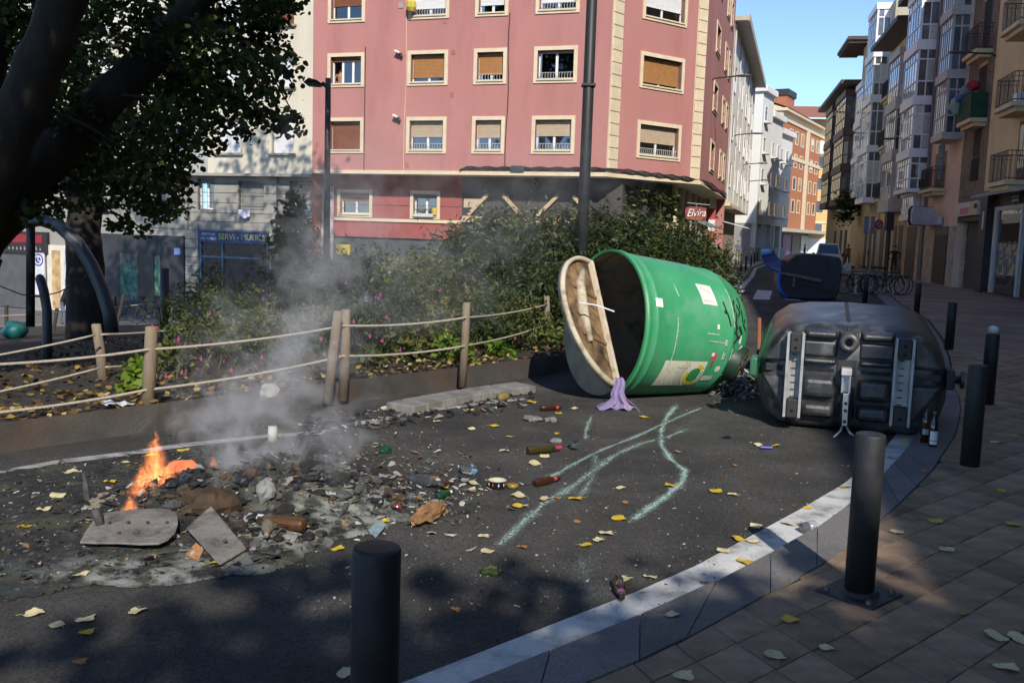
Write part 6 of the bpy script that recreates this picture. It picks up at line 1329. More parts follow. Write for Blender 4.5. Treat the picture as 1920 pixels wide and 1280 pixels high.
# ------------------------------------------------ hedge and shrubs
LH=leafmat('hedge_leaves',[(.012,.022,.009),(.030,.048,.016),(.060,.082,.024),(.12,.12,.035)],.45,.25); LF=leafmat('fuchsia_leaves',[(.030,.050,.014),(.06,.088,.022),(.11,.135,.035),(.20,.17,.05)],.55,.35); LC=leafmat('climber_leaves',[(.06,.08,.02),(.12,.14,.035),(.20,.19,.05)],.5,.35)
stemm=M('stem',(.08,.065,.035),.85,.3,9)
def shrub(name,lab,cl_,per,size,mat,kind='lance',cat='shrub',group=None,base=None,nst=7):
    c0=cl_[0][0]; b=Vector(base) if base else Vector((c0.x,c0.y,gz(c0.x,c0.y))); o=empty(name,lab,cat,b,(0,0,0),group); m=MB(); r_=random.Random(len(lab))
    for c,r in cl_:
        for k in range(max(1,nst//len(cl_))): 
            s_=Vector((c.x+r_.uniform(-.15,.15),c.y+r_.uniform(-.15,.15),gz(c.x,c.y)-.05)) if base is None else b
            e=c+Vector((r_.uniform(-r,r)*.7,r_.uniform(-r,r)*.7,r_.uniform(0,r)*.8)); m.tube([s_,s_.lerp(e,.5)+Vector((r_.uniform(-.06,.06),0,.05)),e],[.018,.012,.005],5)
    part(m,'stems',stemm,o,True,kind='stuff'); pts=np.concatenate([blob(c,(r,r*.9,r*1.05),int(per*r*r*.72)+6,.2) for c,r in cl_]+[sprigs(c,(r,r,r),int(26*r*r/size)+2,int(max(4,r*.75/size*2.2))) for c,r in cl_]); 
    lv=np.array([.5+.75*mnoise.noise(Vector(p_)*1.6)+.35*mnoise.noise(Vector(p_)*5) for p_ in pts])+RNG.normal(0,.16,len(pts)); lk=link('leaves',leaf_mesh('leaves',pts-np.array(b),size,kind,mat,.35,lv),o); return o
hd=[[(840,540,14.5,.75),(850,470,15.5,.55),(830,610,13.8,.7),(900,520,15,.85),(870,430,16,.35)],[(930,580,14.5,.85),(950,480,16,.9),(930,410,16.5,.45),(990,430,17,.6),(980,540,15.5,.9)],[(1020,570,15,.9),(1040,480,16.5,.9),(1060,420,17.5,.55),(1090,540,16.5,.9),(1010,640,13.6,.6)],[(1130,460,18,.9),(1150,530,17.5,1.0),(1110,410,18.5,.45),(1180,430,20,.7),(1200,500,20,1.1)],[(1240,470,22,1.0),(1260,530,22,1.1),(1220,420,23,.55),(1290,460,25,.9),(1280,520,24,1.0)],[(1320,490,27,1.0),(1340,520,28,.8),(1352,490,29,.45),(1310,440,28,.4),(1345,540,27,.6)]]
nm=['left end of the dark hedge behind the rope fence','second clump of the dark hedge, under the bar front','middle clump of the dark hedge behind the open container flap','hedge clump above the green container','hedge clump right of the tall post, under the bar sign','right end of the dark hedge at the sunlit pavement']
for L_,n_ in zip(hd,nm): shrub('hedge_plant',n_,[(A(x,y+24,Y),r*.94) for x,y,Y,r in L_],2500,.13,LH,'lance','hedge','clumps of the dark hedge')
fl=[([(690,560,12.2,.62),(650,620,11.6,.5),(720,620,11.8,.55),(680,515,12.6,.36)],'tall sunlit shrub rising behind the crossed posts'),([(770,590,12.4,.6),(800,640,11.8,.5),(790,540,13,.55),(760,670,11.3,.35)],'shrub with pink hanging flowers left of the middle fence post'),([(560,600,12.4,.55),(600,560,13,.6),(540,650,11.6,.45),(590,650,11.4,.4)],'shrub hidden in the smoke left of the crossed posts'),([(440,610,11.2,.5),(400,580,12,.5),(470,650,10.6,.42),(420,660,10.2,.36),(350,640,10.2,.28)],'low wide flowering shrub right of the young plant'),([(920,640,12.6,.45),(980,650,12.8,.45),(900,600,13.2,.45),(960,600,13.6,.5)],'shrub with pink flowers right of the middle fence post'),([(340,610,11.5,.38),(370,650,10.6,.36),(320,690,9.6,.22)],'small shrub at the left end of the flowering bed')]
pinkm=M('fuchsia_pink',(.30,.025,.11),.6,.3,9); pinkd=M('fuchsia_purple',(.20,.02,.16),.6)
for L_,n_ in fl:
    cl_=[(A(x,y,Y),r) for x,y,Y,r in L_]; o=shrub('flowering_shrub',n_,cl_,1500,.085,LF,'lance','shrub','flowering shrubs in the garden bed',nst=14)
    r_=random.Random(len(n_)); fm1=None
    for k in range(16):
        c,r=r_.choice(cl_); a=r_.uniform(-2.6,-.5); p=c+Vector((math.cos(a)*r,math.sin(a)*r*.95,r_.uniform(-.7,.5)*r)); m=MB()
        m.lathe([(0,.004),(-.012,.010),(-.030,.006),(-.034,.018),(-.052,.014),(-.056,.001)],7,(0,0,0))
        for j in range(4): q=j*1.57; m.add([(0,0,-.03),(.034*math.cos(q),.034*math.sin(q),-.022),(.012*math.cos(q+.6),.012*math.sin(q+.6),-.036)],[(0,1,2)])
        fo=link('flower',m.mesh('flower',pinkm if k%3 else pinkd,True),o,p-o.location); fo.scale=(.95,.95,1.1)
cc=[(A(x,y,16.8),r) for x,y,r in [(552,395,.24),(545,430,.34),(560,455,.36),(540,480,.38),(560,510,.42),(535,530,.45),(550,370,.14)]]
shrub('climbing_shrub','tall narrow climbing shrub left of the lamp post',cc,1500,.12,LC,'oval','shrub')
cy_=[(A(1045-0,y,12.6),r) for y,r in ((650,.28),(690,.2))]; shrub('garden_plant','leafy plant at the end of the steel edging by the container',cy_,1500,.09,LF,'oval','plant')
yp_=[(A(258,705,8.7),.14),(A(248,728,8.6),.12),(A(262,690,8.75),.08)]; LB=leafmat('young_leaves',[(.10,.19,.02),(.18,.28,.04),(.22,.24,.05)],.5,.4); shrub('young_plant','young bright green broad leaved plant at the fence post foot',yp_,2600,.12,LB,'oval','plant')
for i,(x,y,Y,r,l) in enumerate([(760,650,11.2,.22,'low green plant in front of the pink flowered shrub'),(845,660,11.4,.25,'green plant at the foot of the middle fence post'),(690,670,10.6,.2,'pale yellow green plant right of the crossed posts'),(935,665,11.9,.22,'grassy plant near the right end of the edging'),(320,665,9.8,.18,'dusty plant just right of the young plant'),(870,680,11.3,.18,'small leafy plant right beside the middle post foot')]): shrub('garden_plant',l,[(A(x,y,Y),r),(A(x+14,y+14,Y-.1),r*.7)],2400,.085,LB if i%2 else LF,'oval','plant')
ba=A(560,55,0.1); 
wp=fm.p(14.2,.25,10.25); shrub('window_plant','dry reddish plant on the top window ledge of the cream block',[(wp,.28),(wp+FD*.3,.22)],260,.11,leafmat('dry_leaves',[(.20,.09,.05),(.30,.16,.09),(.12,.12,.05)],.7,.2),'lance','plant',base=wp-Vector((0,0,.2)))
hp=A(1590,395,70.0); shrub('balcony_plant','dark hanging plant under the pale gallery on the right',[(hp,1.0),(hp+Vector((.3,0,.8)),.8),(hp-Vector((.2,0,.7)),.6)],120,.30,LH,'oval','plant',base=hp+Vector((0,.8,.5)))
for x_,z_ in ((1.6,3.2),(2.6,3.5),(3.6,3.3),(4.6,3.1)):
    c=fc.p(x_,-.6,z_); shrub('hanging_plant','trailing plants hung under the overhang, '+['leftmost','second','third','nearest the bar sign'][int(x_)-1],[(c,.4),(c-Vector((0,0,.35)),.3)],150,.2,LH,'oval','plant','plants hung under the overhang',base=c+Vector((0,0,.6)))
wbx=wm; fbp=fm.p((w2[0]+w2[1])/2,yr+.12,wz0+.22); m=MB(); m.obox(fbp-Vector((0,0,.06)),FD*.45,FN*.09,Vector((0,0,.07))); fb_=solo(m,'flower_box',M('box_pale',(.5,.5,.48),.6),'pale flower box under the red mezzanine window on the right','flower box',loc=fbp); shrub('flower_box_plant','small pale plants growing in the mezzanine flower box',[(fbp+Vector((0,0,.08)),.16),(fbp+FD*.25+Vector((0,0,.08)),.13)],400,.08,LF,'lance','plant',base=fbp)
m=MB(); m.lathe([(0,.09),(.18,.12),(.28,.11),(.30,.001)],14,fm.p(w2[0]+.22,yr+.1,wz0+.18)); solo(m,'yellow_pot',M('pot_yellow',(.60,.42,.05),.5),'yellow jug on the sill of the red mezzanine window','pot',loc=fm.p(w2[0]+.22,yr+.1,wz0+.18))
q=G(28,606,-.9); m=MB(); m.ball((0,0,.2),.32,14,.75); m.v=[tuple(Vector(v)*(1+.25*mnoise.noise(Vector(v)*5))) for v in m.v]; tag(link('teal_bag',m.mesh('teal_bag',M('bag_teal',(.01,.12,.11),.5,.3,6),True),None,(q.x,q.y,gz(q.x,q.y))),'teal plastic bag lying at the far left edge of the garden','bag')
# ================================================================== THE FIRE AND THE LITTER
def inpoly(x,y,P):
    c=False; j=len(P)-1
    for i in range(len(P)):
        if (P[i][1]>y)!=(P[j][1]>y) and x<(P[j][0]-P[i][0])*(y-P[i][1])/(P[j][1]-P[i][1])+P[i][0]: c=not c
        j=i
    return c
BP_=[G(*p) for p in [(-70,905),(60,880),(200,862),(330,845),(470,838),(600,842),(690,862),(735,890),(765,930),(770,965),(700,1002),(640,1012),(565,1052),(470,1075),(400,1088),(280,1098),(180,1092),(70,1115),(-70,1140)]]
BPt=[(p.x,p.y) for p in BP_]
def edged(x,y):
    d=9
    for i in range(len(BPt)):
        a=Vector(BPt[i]); b=Vector(BPt[(i+1)%len(BPt)]); p=Vector((x,y)); t=max(0,min(1,(p-a).dot(b-a)/(b-a).length_squared)); d=min(d,(p-a-(b-a)*t).length)
    return (d if inpoly(x,y,BPt) else -d)+.10*mnoise.noise(Vector((x*3.1,y*3.1,9)))+.05*mnoise.noise(Vector((x*9,y*9,4)))
HP=[(G(420,950),.11,.42),(G(600,925),.13,.40),(G(520,935),.09,.35),(G(300,955),.09,.35),(G(690,945),.07,.25),(G(500,1010),.05,.3)]
def bz(x,y):
    e=edged(x,y)
    if e<-.03: return None
    f=min(1,max(0,e/.16)); n=mnoise.noise(Vector((x*5,y*5,0)))*.5+mnoise.noise(Vector((x*14,y*14,2)))*.3+mnoise.noise(Vector((x*33,y*33,5)))*.2
    h=.005+f*(.016+.014*n)+ (.012 if 0<e<.10 else 0)*(.5+n)
    for c,a,r in HP: h+=f*a*math.exp(-((x-c.x)**2+(y-c.y)**2)/(r*r))*(1+.55*n)
    return max(.002,h)
burn=bpy.data.materials.new('burnt_residue'); burn.use_nodes=True
def _burn():
    nt=burn.node_tree; N=nt.nodes; L=nt.links; b=N['Principled BSDF']; b.inputs['Roughness'].default_value=.75
    tc=N.new('ShaderNodeTexCoord')
    def ns(s,d=6,off=0):
        mp=N.new('ShaderNodeMapping'); mp.inputs['Location'].default_value=(off,off,0); L.new(tc.outputs['Object'],mp.inputs[0]); n=N.new('ShaderNodeTexNoise'); n.inputs['Scale'].default_value=s; n.inputs['Detail'].default_value=d; n.inputs['Roughness'].default_value=.65; L.new(mp.outputs[0],n.inputs['Vector']); return n.outputs['Fac']
    def mr(f,a,bb):
        m=N.new('ShaderNodeMapRange'); L.new(f,m.inputs[0]); m.inputs[1].default_value=a; m.inputs[2].default_value=bb; return m.outputs[0]
    def mx(f,a,bc):
        x=N.new('ShaderNodeMix'); x.data_type='RGBA'; L.new(f,x.inputs[0])
        for s_,i in ((a,6),(bc,7)):
            if isinstance(s_,tuple): x.inputs[i].default_value=(*s_,1)
            else: L.new(s_,x.inputs[i])
        return x.outputs[2]
    at=N.new('ShaderNodeAttribute'); at.attribute_name='ash'
    c=mx(mr(ns(9),.35,.7),(.010,.010,.010),(.032,.031,.029)); c=mx(mr(ns(3,5,7),.50,.64),c,(.055,.057,.028)); c=mx(mr(ns(5,6,17),.58,.68),c,(.03,.055,.05)); c=mx(mr(ns(14,5,3),.58,.72),c,(.10,.075,.04)); 
    ashf=N.new('ShaderNodeMath'); ashf.operation='MULTIPLY'; L.new(at.outputs['Fac'],ashf.inputs[0]); L.new(mr(ns(7,7,11),.44,.58),ashf.inputs[1]); c=mx(ashf.outputs[0],c,(.25,.26,.23))
    c=mx(mr(ns(22,4,5),.60,.72),c,(.20,.20,.185)); L.new(c,b.inputs['Base Color'])
    bp=N.new('ShaderNodeBump'); bp.inputs['Strength'].default_value=.8; bp.inputs['Distance'].default_value=.015; L.new(ns(60,5,1),bp.inputs['Height']); L.new(bp.outputs[0],b.inputs['Normal'])
_burn()
x0,x1=min(p[0] for p in BPt)-.05,max(p[0] for p in BPt)+.05; y0,y1=min(p[1] for p in BPt)-.05,max(p[1] for p in BPt)+.05; st=.019
m=MB(); idx={}; ash=[]
ASH=[(G(360,1075),.55,.20),(G(240,1080),.35,.14),(G(600,985),.35,.25),(G(660,985),.30,.25),(G(700,940),.3,.3),(G(530,1025),.3,.2)]
for i in range(int((x1-x0)/st)):
    for j in range(int((y1-y0)/st)):
        q=[]
        for a,b in ((0,0),(1,0),(1,1),(0,1)):
            k=(i+a,j+b)
            if k not in idx:
                x,y=x0+k[0]*st,y0+k[1]*st; h=bz(x,y)
                if h is None: idx[k]=None
                else:
                    idx[k]=len(m.v); m.v.append((x,y,h)); ash.append(min(1,sum(math.exp(-(((x-c.x)/w_)**2+((y-c.y)/d_)**2)) for c,w_,d_ in ASH)))
            q.append(idx[k])
        if None not in q: m.f.append(q); m.m.append(0)
o=solo(m,'burnt_ash',burn,None,None,kind='stuff',smooth=True); at=o.data.attributes.new('ash','FLOAT','POINT'); at.data.foreach_set('value',ash); tag(o,'charred ash and melted residue spread over the road under the fire')
DB=[M('char_black',(.010,.010,.010),.8,.4,20),M('char_grey',(.06,.06,.058),.85,.4,20),M('ash_pale',(.22,.215,.20),.9,.3,20),M('char_brown',(.055,.033,.018),.7,.5,14),M('scrap_paper',(.42,.40,.36),.8,.2,20),M('scrap_tan',(.22,.13,.06),.8,.3,20),M('glass_bit',(.10,.13,.12),.08,.5,20,spec=1),M('melted_plastic',(.018,.018,.02),.25,.4,9)]
rr=random.Random(31); m=MB()
def scrap(x,y,z,s,mi,flat=.25):
    m.cur=mi; a=rr.uniform(0,6.28); w_,d_=s*rr.uniform(.5,1.3),s*rr.uniform(.3,.9); tilt=rr.uniform(-1,1)*flat; n=rr.choice([3,4,5]); 
    ux=Vector((math.cos(a),math.sin(a),tilt)); uy=Vector((-math.sin(a),math.cos(a),rr.uniform(-flat,flat))); P=[]
    for i in range(n): q=6.28*i/n+rr.uniform(-.4,.4); P.append(Vector((x,y,z))+ux*(w_*math.cos(q))+uy*(d_*math.sin(q))+Vector((0,0,rr.uniform(0,s*.4))))
    m.prism(P,(0,0,.004+s*.06*rr.random()))
def lump(x,y,z,r,mi):
    m.cur=mi; b0=len(m.v); sd=rr.uniform(0,50); sq=rr.uniform(.4,.8); st_=rr.uniform(.7,1.5); m.ball((0,0,0),1,9); an=rr.uniform(0,6.28)
    for i in range(b0,len(m.v)):
        v=Vector(m.v[i]); k=r*(1+.6*mnoise.noise(v*1.6+Vector((sd,0,0)))+.35*mnoise.noise(v*4+Vector((0,sd,0)))); px_=v.x*k*st_; py_=v.y*k; m.v[i]=(x+px_*math.cos(an)-py_*math.sin(an),y+px_*math.sin(an)+py_*math.cos(an),z+v.z*k*sq)
for k in range(210):
    c,a,r=rr.choice(HP); x=c.x+rr.gauss(0,r*.7); y=c.y+rr.gauss(0,r*.5); h=bz(x,y)
    if h is None or edged(x,y)<.05: continue
    lump(x,y,h+.01,rr.choice([.014,.02,.028,.038,.055]),rr.choices(range(8),[7,2.5,.5,2.5,0,.2,0,3])[0])
for k in range(1000):
    c,a,r=rr.choice(HP); x=c.x+rr.gauss(0,r*.75); y=c.y+rr.gauss(0,r*.55); h=bz(x,y)
    if h is None or edged(x,y)<.02: continue
    scrap(x,y,h+.004,rr.choice([.006,.01,.014,.02,.03,.045]),rr.choices(range(8),[7,3,2.0,2.4,.9,.5,.9,2])[0],.45)
for k in range(1700):
    i=rr.uniform(-40,760); jy=rr.uniform(850,1100); p=G(i,jy); h=bz(p.x,p.y)
    if h is None or edged(p.x,p.y)<.03: continue
    scrap(p.x,p.y,h+.002,rr.choice([.004,.006,.009,.014,.024]),rr.choices(range(8),[5,4,2.2,3,1.0,.8,.9,1])[0],.3)
for k in range(420):       # black scraps along the kerb behind the fire
    t=rr.random(); p=G(560+440*t,812-62*t+rr.uniform(-22,14)); scrap(p.x,p.y,.01,rr.choice([.012,.02,.035,.05]),rr.choices(range(8),[6,3,1,2,.7,1.2,.5,2])[0],.4)
solo(m,'charred_debris',DB,'loose charred scraps heaped on the fire and along the kerb',None,kind='stuff')
m=MB()
for k in range(520):       # broken glass and scraps right of the fire
    u=rr.gauss(0,1); v=rr.gauss(0,1); p=G(780+u*75,920+v*36)
    if edged(p.x,p.y)>.25: continue
    scrap(p.x,p.y,.006,rr.choice([.006,.01,.016,.026]),rr.choices(range(8),[1,1.2,1.2,1,2.2,1.2,4,.6])[0],.5)
for k in range(1500):      # crumbs over the road
    p=G(rr.uniform(520,1600),rr.uniform(745,1150)); 
    if p.x>RW[7].x+.2 or edged(p.x,p.y)>0: continue
    scrap(p.x,p.y,.003,rr.choice([.002,.003,.004,.006,.010]),rr.choices(range(8),[1,.6,2,1,2.4,1.6,2.2,0])[0],.2)
for k in range(260):
    p=G(700+rr.gauss(0,110),905+rr.gauss(0,45)); h=bz(p.x,p.y) or .004; scrap(p.x,p.y,h+.003,rr.choice([.010,.016,.024,.036]),rr.choices(range(8),[.5,1,1.6,.6,3,1.2,2.2,.3])[0],.5)
for k in range(700):       # smashed glass between the two containers
    p=G(rr.gauss(1385,32),rr.gauss(716,16)); scrap(p.x,p.y,.005+abs(rr.gauss(0,.02)),rr.choice([.012,.02,.03,.045]),rr.choices(range(8),[.6,.8,1.4,.6,1.3,.3,5,.5])[0],.9)
solo(m,'broken_glass',DB,'crumbs and broken glass scattered over the asphalt',None,kind='stuff')
# ------------------------------------------------ bottles
def glassy(n,c): return M(n,c,.06,.2,6,spec=1.0,trans=.25)
BROWN=glassy('glass_brown',(.055,.018,.006)); GREEN=glassy('glass_green',(.012,.06,.022)); OLIVE=glassy('glass_olive',(.05,.045,.008)); DARK=glassy('glass_dark',(.012,.012,.010)); CLEAR=M('glass_clear',(.80,.84,.83),.03,.02,5,trans=.95)
prw=[(0,.001),(0,.034),(.004,.037),(.19,.037),(.215,.032),(.235,.018),(.25,.0145),(.30,.0145),(.302,.001)]; prb=[(0,.001),(0,.027),(.004,.030),(.125,.030),(.15,.024),(.17,.0145),(.215,.0125),(.22,.014),(.228,.014),(.23,.001)]; prj=[(0,.001),(0,.036),(.006,.04),(.09,.04),(.105,.033),(.12,.033),(.12,.001)]; prs=[(0,.001),(0,.034),(.004,.037),(.16,.037),(.20,.030),(.245,.0155),(.295,.0145),(.297,.001)]
def bottle(name,lab,prof,mat,loc,rot,bands=(),cat='bottle',sc=1.0,label_sector=None,group=None):
    o=empty(name,lab,cat,loc,rot,group); o.scale=(sc,)*3; m=MB(); m.lathe(prof,22); part(m,'glass',mat,o,True,False)
    for (nm,z0,z1,dr,c,sec) in bands:
        def r_(z):
            for (a,ra),(b,rb) in zip(prof[:-1],prof[1:]):
                if a<=z<=b and b>a: return ra+(rb-ra)*(z-a)/(b-a)
            return prof[-2][1]
        a0,a1=sec if sec else (0,2*math.pi); m=MB(); m.lathe([(z0+(z1-z0)*i/4,r_(z0+(z1-z0)*i/4)+dr) for i in range(5)],20,(0,0,0),(0,0,1),(1,0,0),a0,a1); part(m,nm,c,o,True,False)
    return o
LW=M('label_white',(.70,.69,.66),.6,.06,30); LR=M('label_red_beer',(.48,.05,.06),.5,.3,40); LB_=M('label_bluegrey',(.30,.34,.42),.5,.3,30)
def lay(px0,py0,px1,py1,r,z=0.0,roll=0.0):
    a,b=G(px0,py0,z),G(px1,py1,z); d=(b-a); ang=math.atan2(d.y,d.x); return (a.x,a.y,z+r),Matrix.Rotation(ang,3,'Z')@Matrix.Rotation(rad(90),3,'Y')@Matrix.Rotation(roll,3,'Z')
def lb(name,lab,prof,mat,c,r,bands=(),roll=0,z=.002,sc=1,cat='bottle'):
    l,R_=lay(*c,r*sc,z,roll); return bottle(name,lab,prof,mat,l,R_.to_euler(),bands,cat,sc)
front=(.6,2.6)
lb('wine_bottle','olive wine bottle lying on the road, white label and red foil neck',prw,OLIVE,(990,852,1060,846),.037,[('label',.055,.135,.0006,LW,(-1.0,.9)),('neck_foil',.245,.303,.0008,M('foil_red',(.42,.03,.06),.35),None)],roll=.6)
lb('beer_bottle','brown beer bottle with red labels lying by the teal streaks',prb,BROWN,(1003,912,1056,902),.030,[('label',.04,.105,.0006,LR,(-.9,1.2)),('label_white',.07,.10,.001,LB_,(-.5,.5)),('neck_label',.165,.195,.0008,LR,None)],roll=.5)
lb('beer_bottle','brown beer bottle with red labels lying left of the green container lid',prb,BROWN,(1013,770,1046,769),.030,[('label',.03,.10,.0006,LR,(-.9,1.2)),('label_white',.06,.09,.001,LW,(-.5,.5)),('neck_label',.165,.195,.0008,LR,None)],roll=.5)
lb('beer_bottle','beer bottle with bright red and blue labels lying against the painted kerb line',prb,BROWN,(1158,1098,1170,1147),.030,[('label',.03,.11,.0006,M('label_pinkish',(.30,.08,.10),.5,.5,40),(-1.2,.4)),('label_blue',.03,.11,.0006,M('label_blue',(.08,.14,.30),.5,.4,40),(.4,1.3)),('neck_label',.16,.19,.0008,M('label_violet',(.22,.08,.17),.5),None)],roll=.2)
lb('clear_bottle','clear glass bottle with a white label lying in the litter by the fire',prs,CLEAR,(768,905,815,915),.037,[('label',.03,.15,.0006,LW,(-1.1,1.0))],roll=.4)
lb('glass_jar','clear glass jar lying at the right edge of the litter heap',prj,CLEAR,(866,886,893,892),.04,[('label',.03,.07,.0006,LW,(-.8,.4))],roll=.4)
lb('green_bottle','green glass bottle lying next to the clear bottle in the litter',prb,GREEN,(728,918,766,938),.030,[('label',.05,.09,.0006,LB_,(-1,1)),('neck_label',.18,.2,.0008,LW,None)],roll=.5)
lb('green_bottle','small green bottle with a white band at the right of the litter',prb,GREEN,(820,938,846,928),.030,[('neck_label',.17,.20,.0008,LW,None)],sc=.8,roll=.3)
lb('beer_bottle','short brown bottle with red label amid the litter heap',prb,BROWN,(742,962,752,945),.030,[('label',.0,.06,.0006,LR,None)],sc=.8)
lb('beer_bottle','brown bottle with pink red label just right of the clear bottle',prb,BROWN,(810,914,835,912),.030,[('label',.03,.1,.0006,LR,(-1,1))],sc=.7)
lb('charred_bottle','sooty pale bottle lying at the front of the fire, neck towards the camera',prs,M('glass_sooty',(.20,.17,.11),.45,.5,20,dirt=(.03,.025,.02),da=.9,ds=20),(505,985,497,1030),.037,z=.05)
lb('charred_bottle','brown scorched bottle lying behind the sooty pale bottle',prs,M('glass_scorched',(.10,.045,.015),.25,.5,16,dirt=(.02,.015,.012),da=.9,ds=16),(570,996,515,988),.037,z=.07)
lb('glass_jar','ochre glass jar standing tilted on the low concrete kerb',prj,M('glass_amber',(.30,.22,.08),.15,.3,12,trans=.3),(934,752,956,750),.04,z=.09)
def crush(name,lab,px_,py_,mat,r,cat,sd,sz=.6,z=0.0):
    p=G(px_,py_,z); m=MB(); m.ball((0,0,0),r,12,sz); m.v=[tuple(Vector(v)*(1+.55*mnoise.noise(Vector(v)*(1.6/r)+Vector((sd,0,0))))) for v in m.v]; o=link(name,m.mesh(name,mat,False),None,(p.x,p.y,z+r*sz*.75)); return tag(o,lab,cat)
crush('crushed_bottle','crushed green plastic bottle left of the wine bottle, behind the litter',722,848,GREEN,.06,'bottle',3); crush('broken_bottle','broken olive green bottle base lying in the shade near the nearest bollard',923,1074,M('glass_olive_dark',(.03,.05,.012),.08,.4,12,spec=1),.055,'broken bottle',5,.4)
crush('crumpled_bag','clear crumpled plastic bag lying left of the green container lid',1000,788,M('plastic_clear',(.30,.30,.28),.2,.3,20,trans=.4),.09,'bag',7,.3); crush('crumpled_cup','crumpled clear cup in front of the beer bottle by the lid',1032,790,M('plastic_clear',(0,0,0)),.06,'cup',8,.45)
crush('round_lid','small dark lid lying on the road before the black container',1362,821,DARK,.04,'lid',9,.35); crush('glass_lump','lumps of broken glass beneath the wine bottle neck',1042,830,M('plastic_clear',(0,0,0)),.05,'broken glass',4,.5)
# tumbler, tin, ochre lid
p=G(1074,842); o=empty('glass_tumbler','clear glass tumbler lying past the neck of the wine bottle','glass',(p.x,p.y,.038),(rad(72),0,.5)); m=MB(); m.lathe([(0,.001),(0,.028),(.09,.038),(.09,.035),(.006,.025),(.006,.001)],24,(0,0,-.045)); part(m,'glass',CLEAR,o,True,False)
p=G(932,914); o=empty('food_tin','low dark printed food tin standing open, cream inside','tin',(p.x,p.y,.002)); m=MB(); m.lathe([(0,.001),(0,.052),(.006,.056),(.05,.062),(.054,.064)],28); part(m,'wall',M('tin_dark',(.014,.014,.018),.3,.2,8),o,True,False); m=MB(); m.lathe([(.054,.064),(.056,.060),(.010,.052),(.009,.001)],28); part(m,'inside',M('tin_cream',(.50,.50,.36),.4,.06,8),o,True,False)
for k in range(9):
    a=k*.7; m=MB(); m.ball((.0595*math.cos(a),.0595*math.sin(a),.028),.014,8,.9,.35,.35); part(m,'printed_spot',[LR,LW,M('spot_cream',(.5,.45,.3),.5)][k%3],o,True,False)
p=G(961,914); m=MB(); m.lathe([(0,.001),(0,.040),(.022,.042),(.026,.038),(.024,.001)],24,(p.x,p.y,.003)); solo(m,'jar_lid',M('lid_ochre',(.30,.22,.05),.35,.2,9,metal=.3),'ochre metal jar lid lying right of the dark food tin','lid',smooth=True,loc=(p.x,p.y,.003))
p=G(1436,842); m=MB(); m.tube([(p.x-.05,p.y,.018),(p.x+.05,p.y-.01,.018)],.017,10); solo(m,'blue_lighter',M('blue_plastic',(.02,.03,.22),.3),'small dark blue cylinder lying in front of the black container','lighter',loc=(p.x,p.y,.018))
p=G(1504,1000,.004); m=MB(); m.lathe([(0,.001),(0,.03),(.09,.04)],18,(p.x,p.y,.04),(.9,.4,0)); solo(m,'plastic_cup',M('cup_clear',(.6,.6,.6),.1,.05,6,trans=.85),'clear plastic cup lying on the white painted line','cup',smooth=True,loc=(p.x,p.y,.04))
# two bottles standing on the kerb by the black container
q=G(1733,829,.063); bottle('cider_bottle','dark brown bottle standing on the kerb, left of the pair',prw,M('glass_brown',(0,0,0)),(q.x,q.y,.063),(0,0,0),[('label',.075,.125,.0006,LB_,(-2.6,-.4))])
q=G(1748,836,.063); bottle('cider_bottle','dark bottle with a teal cap standing on the kerb, right of the pair',prs,DARK,(q.x,q.y,.063),(0,0,0),[('label',.055,.135,.0006,LW,(-2.7,-.5)),('lower_label',.02,.05,.0006,LW,(-2.7,-.8)),('cap',.28,.30,.001,M('cap_teal',(.02,.15,.11),.4),None)])
# ------------------------------------------------ burnt boards and other larger pieces
def slab(name,lab,cat,pts,zs,th,mat,bev=.006,extra=None):
    P=[G(*p,0) for p in pts]; P=[Vector((p.x,p.y,z)) for p,z in zip(P,zs)]; c=sum(P,Vector())/len(P); o=empty(name,lab,cat,c); m=MB(); m.prism(P,(0,0,th)); part(m,'board',mat,o,bev=bev); return o,P
bm_=M('burnt_board',(.19,.175,.155),.7,.3,9,.5,40,dirt=(.05,.045,.04),da=.9,ds=5)
o,P=slab('scorched_panel','long grey scorched panel with rounded end lying before the flames','panel',[(150,1036),(160,1020),(176,1004),(200,992),(250,988),(300,987),(318,989),(329,994),(334,1003),(334,1014),(329,1026),(316,1036),(298,1042),(262,1042),(220,1039),(180,1038)],[.05,.06,.08,.09,.097,.10,.10,.098,.093,.085,.075,.065,.06,.057,.055,.052],.012,bm_,.004)
for k in range(7):
    p=G(205+k*18,1012+(k%2)*14); m=MB(); m.ball((p.x,p.y,.105-.02*(k%2)),.012,6,.5); part(m,'rivet',DB[1],o,True)
m=MB(); a=G(186,1010); m.tube([(a.x+.01,a.y,.08),(a.x-.03,a.y+.02,.16)],.022,8); part(m,'bracket_stub',DB[1],o,True)
o,P=slab('scorched_slab','square scorched slab tilted in front of the fire','panel',[(350,1022),(396,992),(462,1048),(412,1072)],[.09,.13,.05,.03],.012,bm_,.004); p=G(422,1044); m=MB(); m.ball((p.x,p.y,.09),.014,6,.6); part(m,'rivet',DB[1],o,True)
o,_=slab('melted_box','pale melted box with a burnt edge left of the flames','burnt box',[(150,968),(180,948),(214,944),(216,956),(196,968)],[.02,.05,.06,.04,.02],.03,M('melted_pale',(.26,.23,.17),.6,.4,12,dirt=(.05,.04,.03),da=.9,ds=12),.01)
m=MB(); p=G(165,950); m.tube([(p.x,p.y,.03),(p.x-.01,p.y,.13),(p.x-.03,p.y+.01,.21)],[.02,.018,.006],6); solo(m,'burnt_stake',DB[1],'thin burnt splinter standing up left of the flames','splinter',loc=(p.x,p.y,.03))
o,_=slab('charred_plank','charred plank sticking out of the right side of the ash heap','plank',[(636,985),(655,968),(696,918),(688,912),(650,950)],[.03,.05,.12,.12,.07],.03,M('char_grey',(0,0,0)),.008)
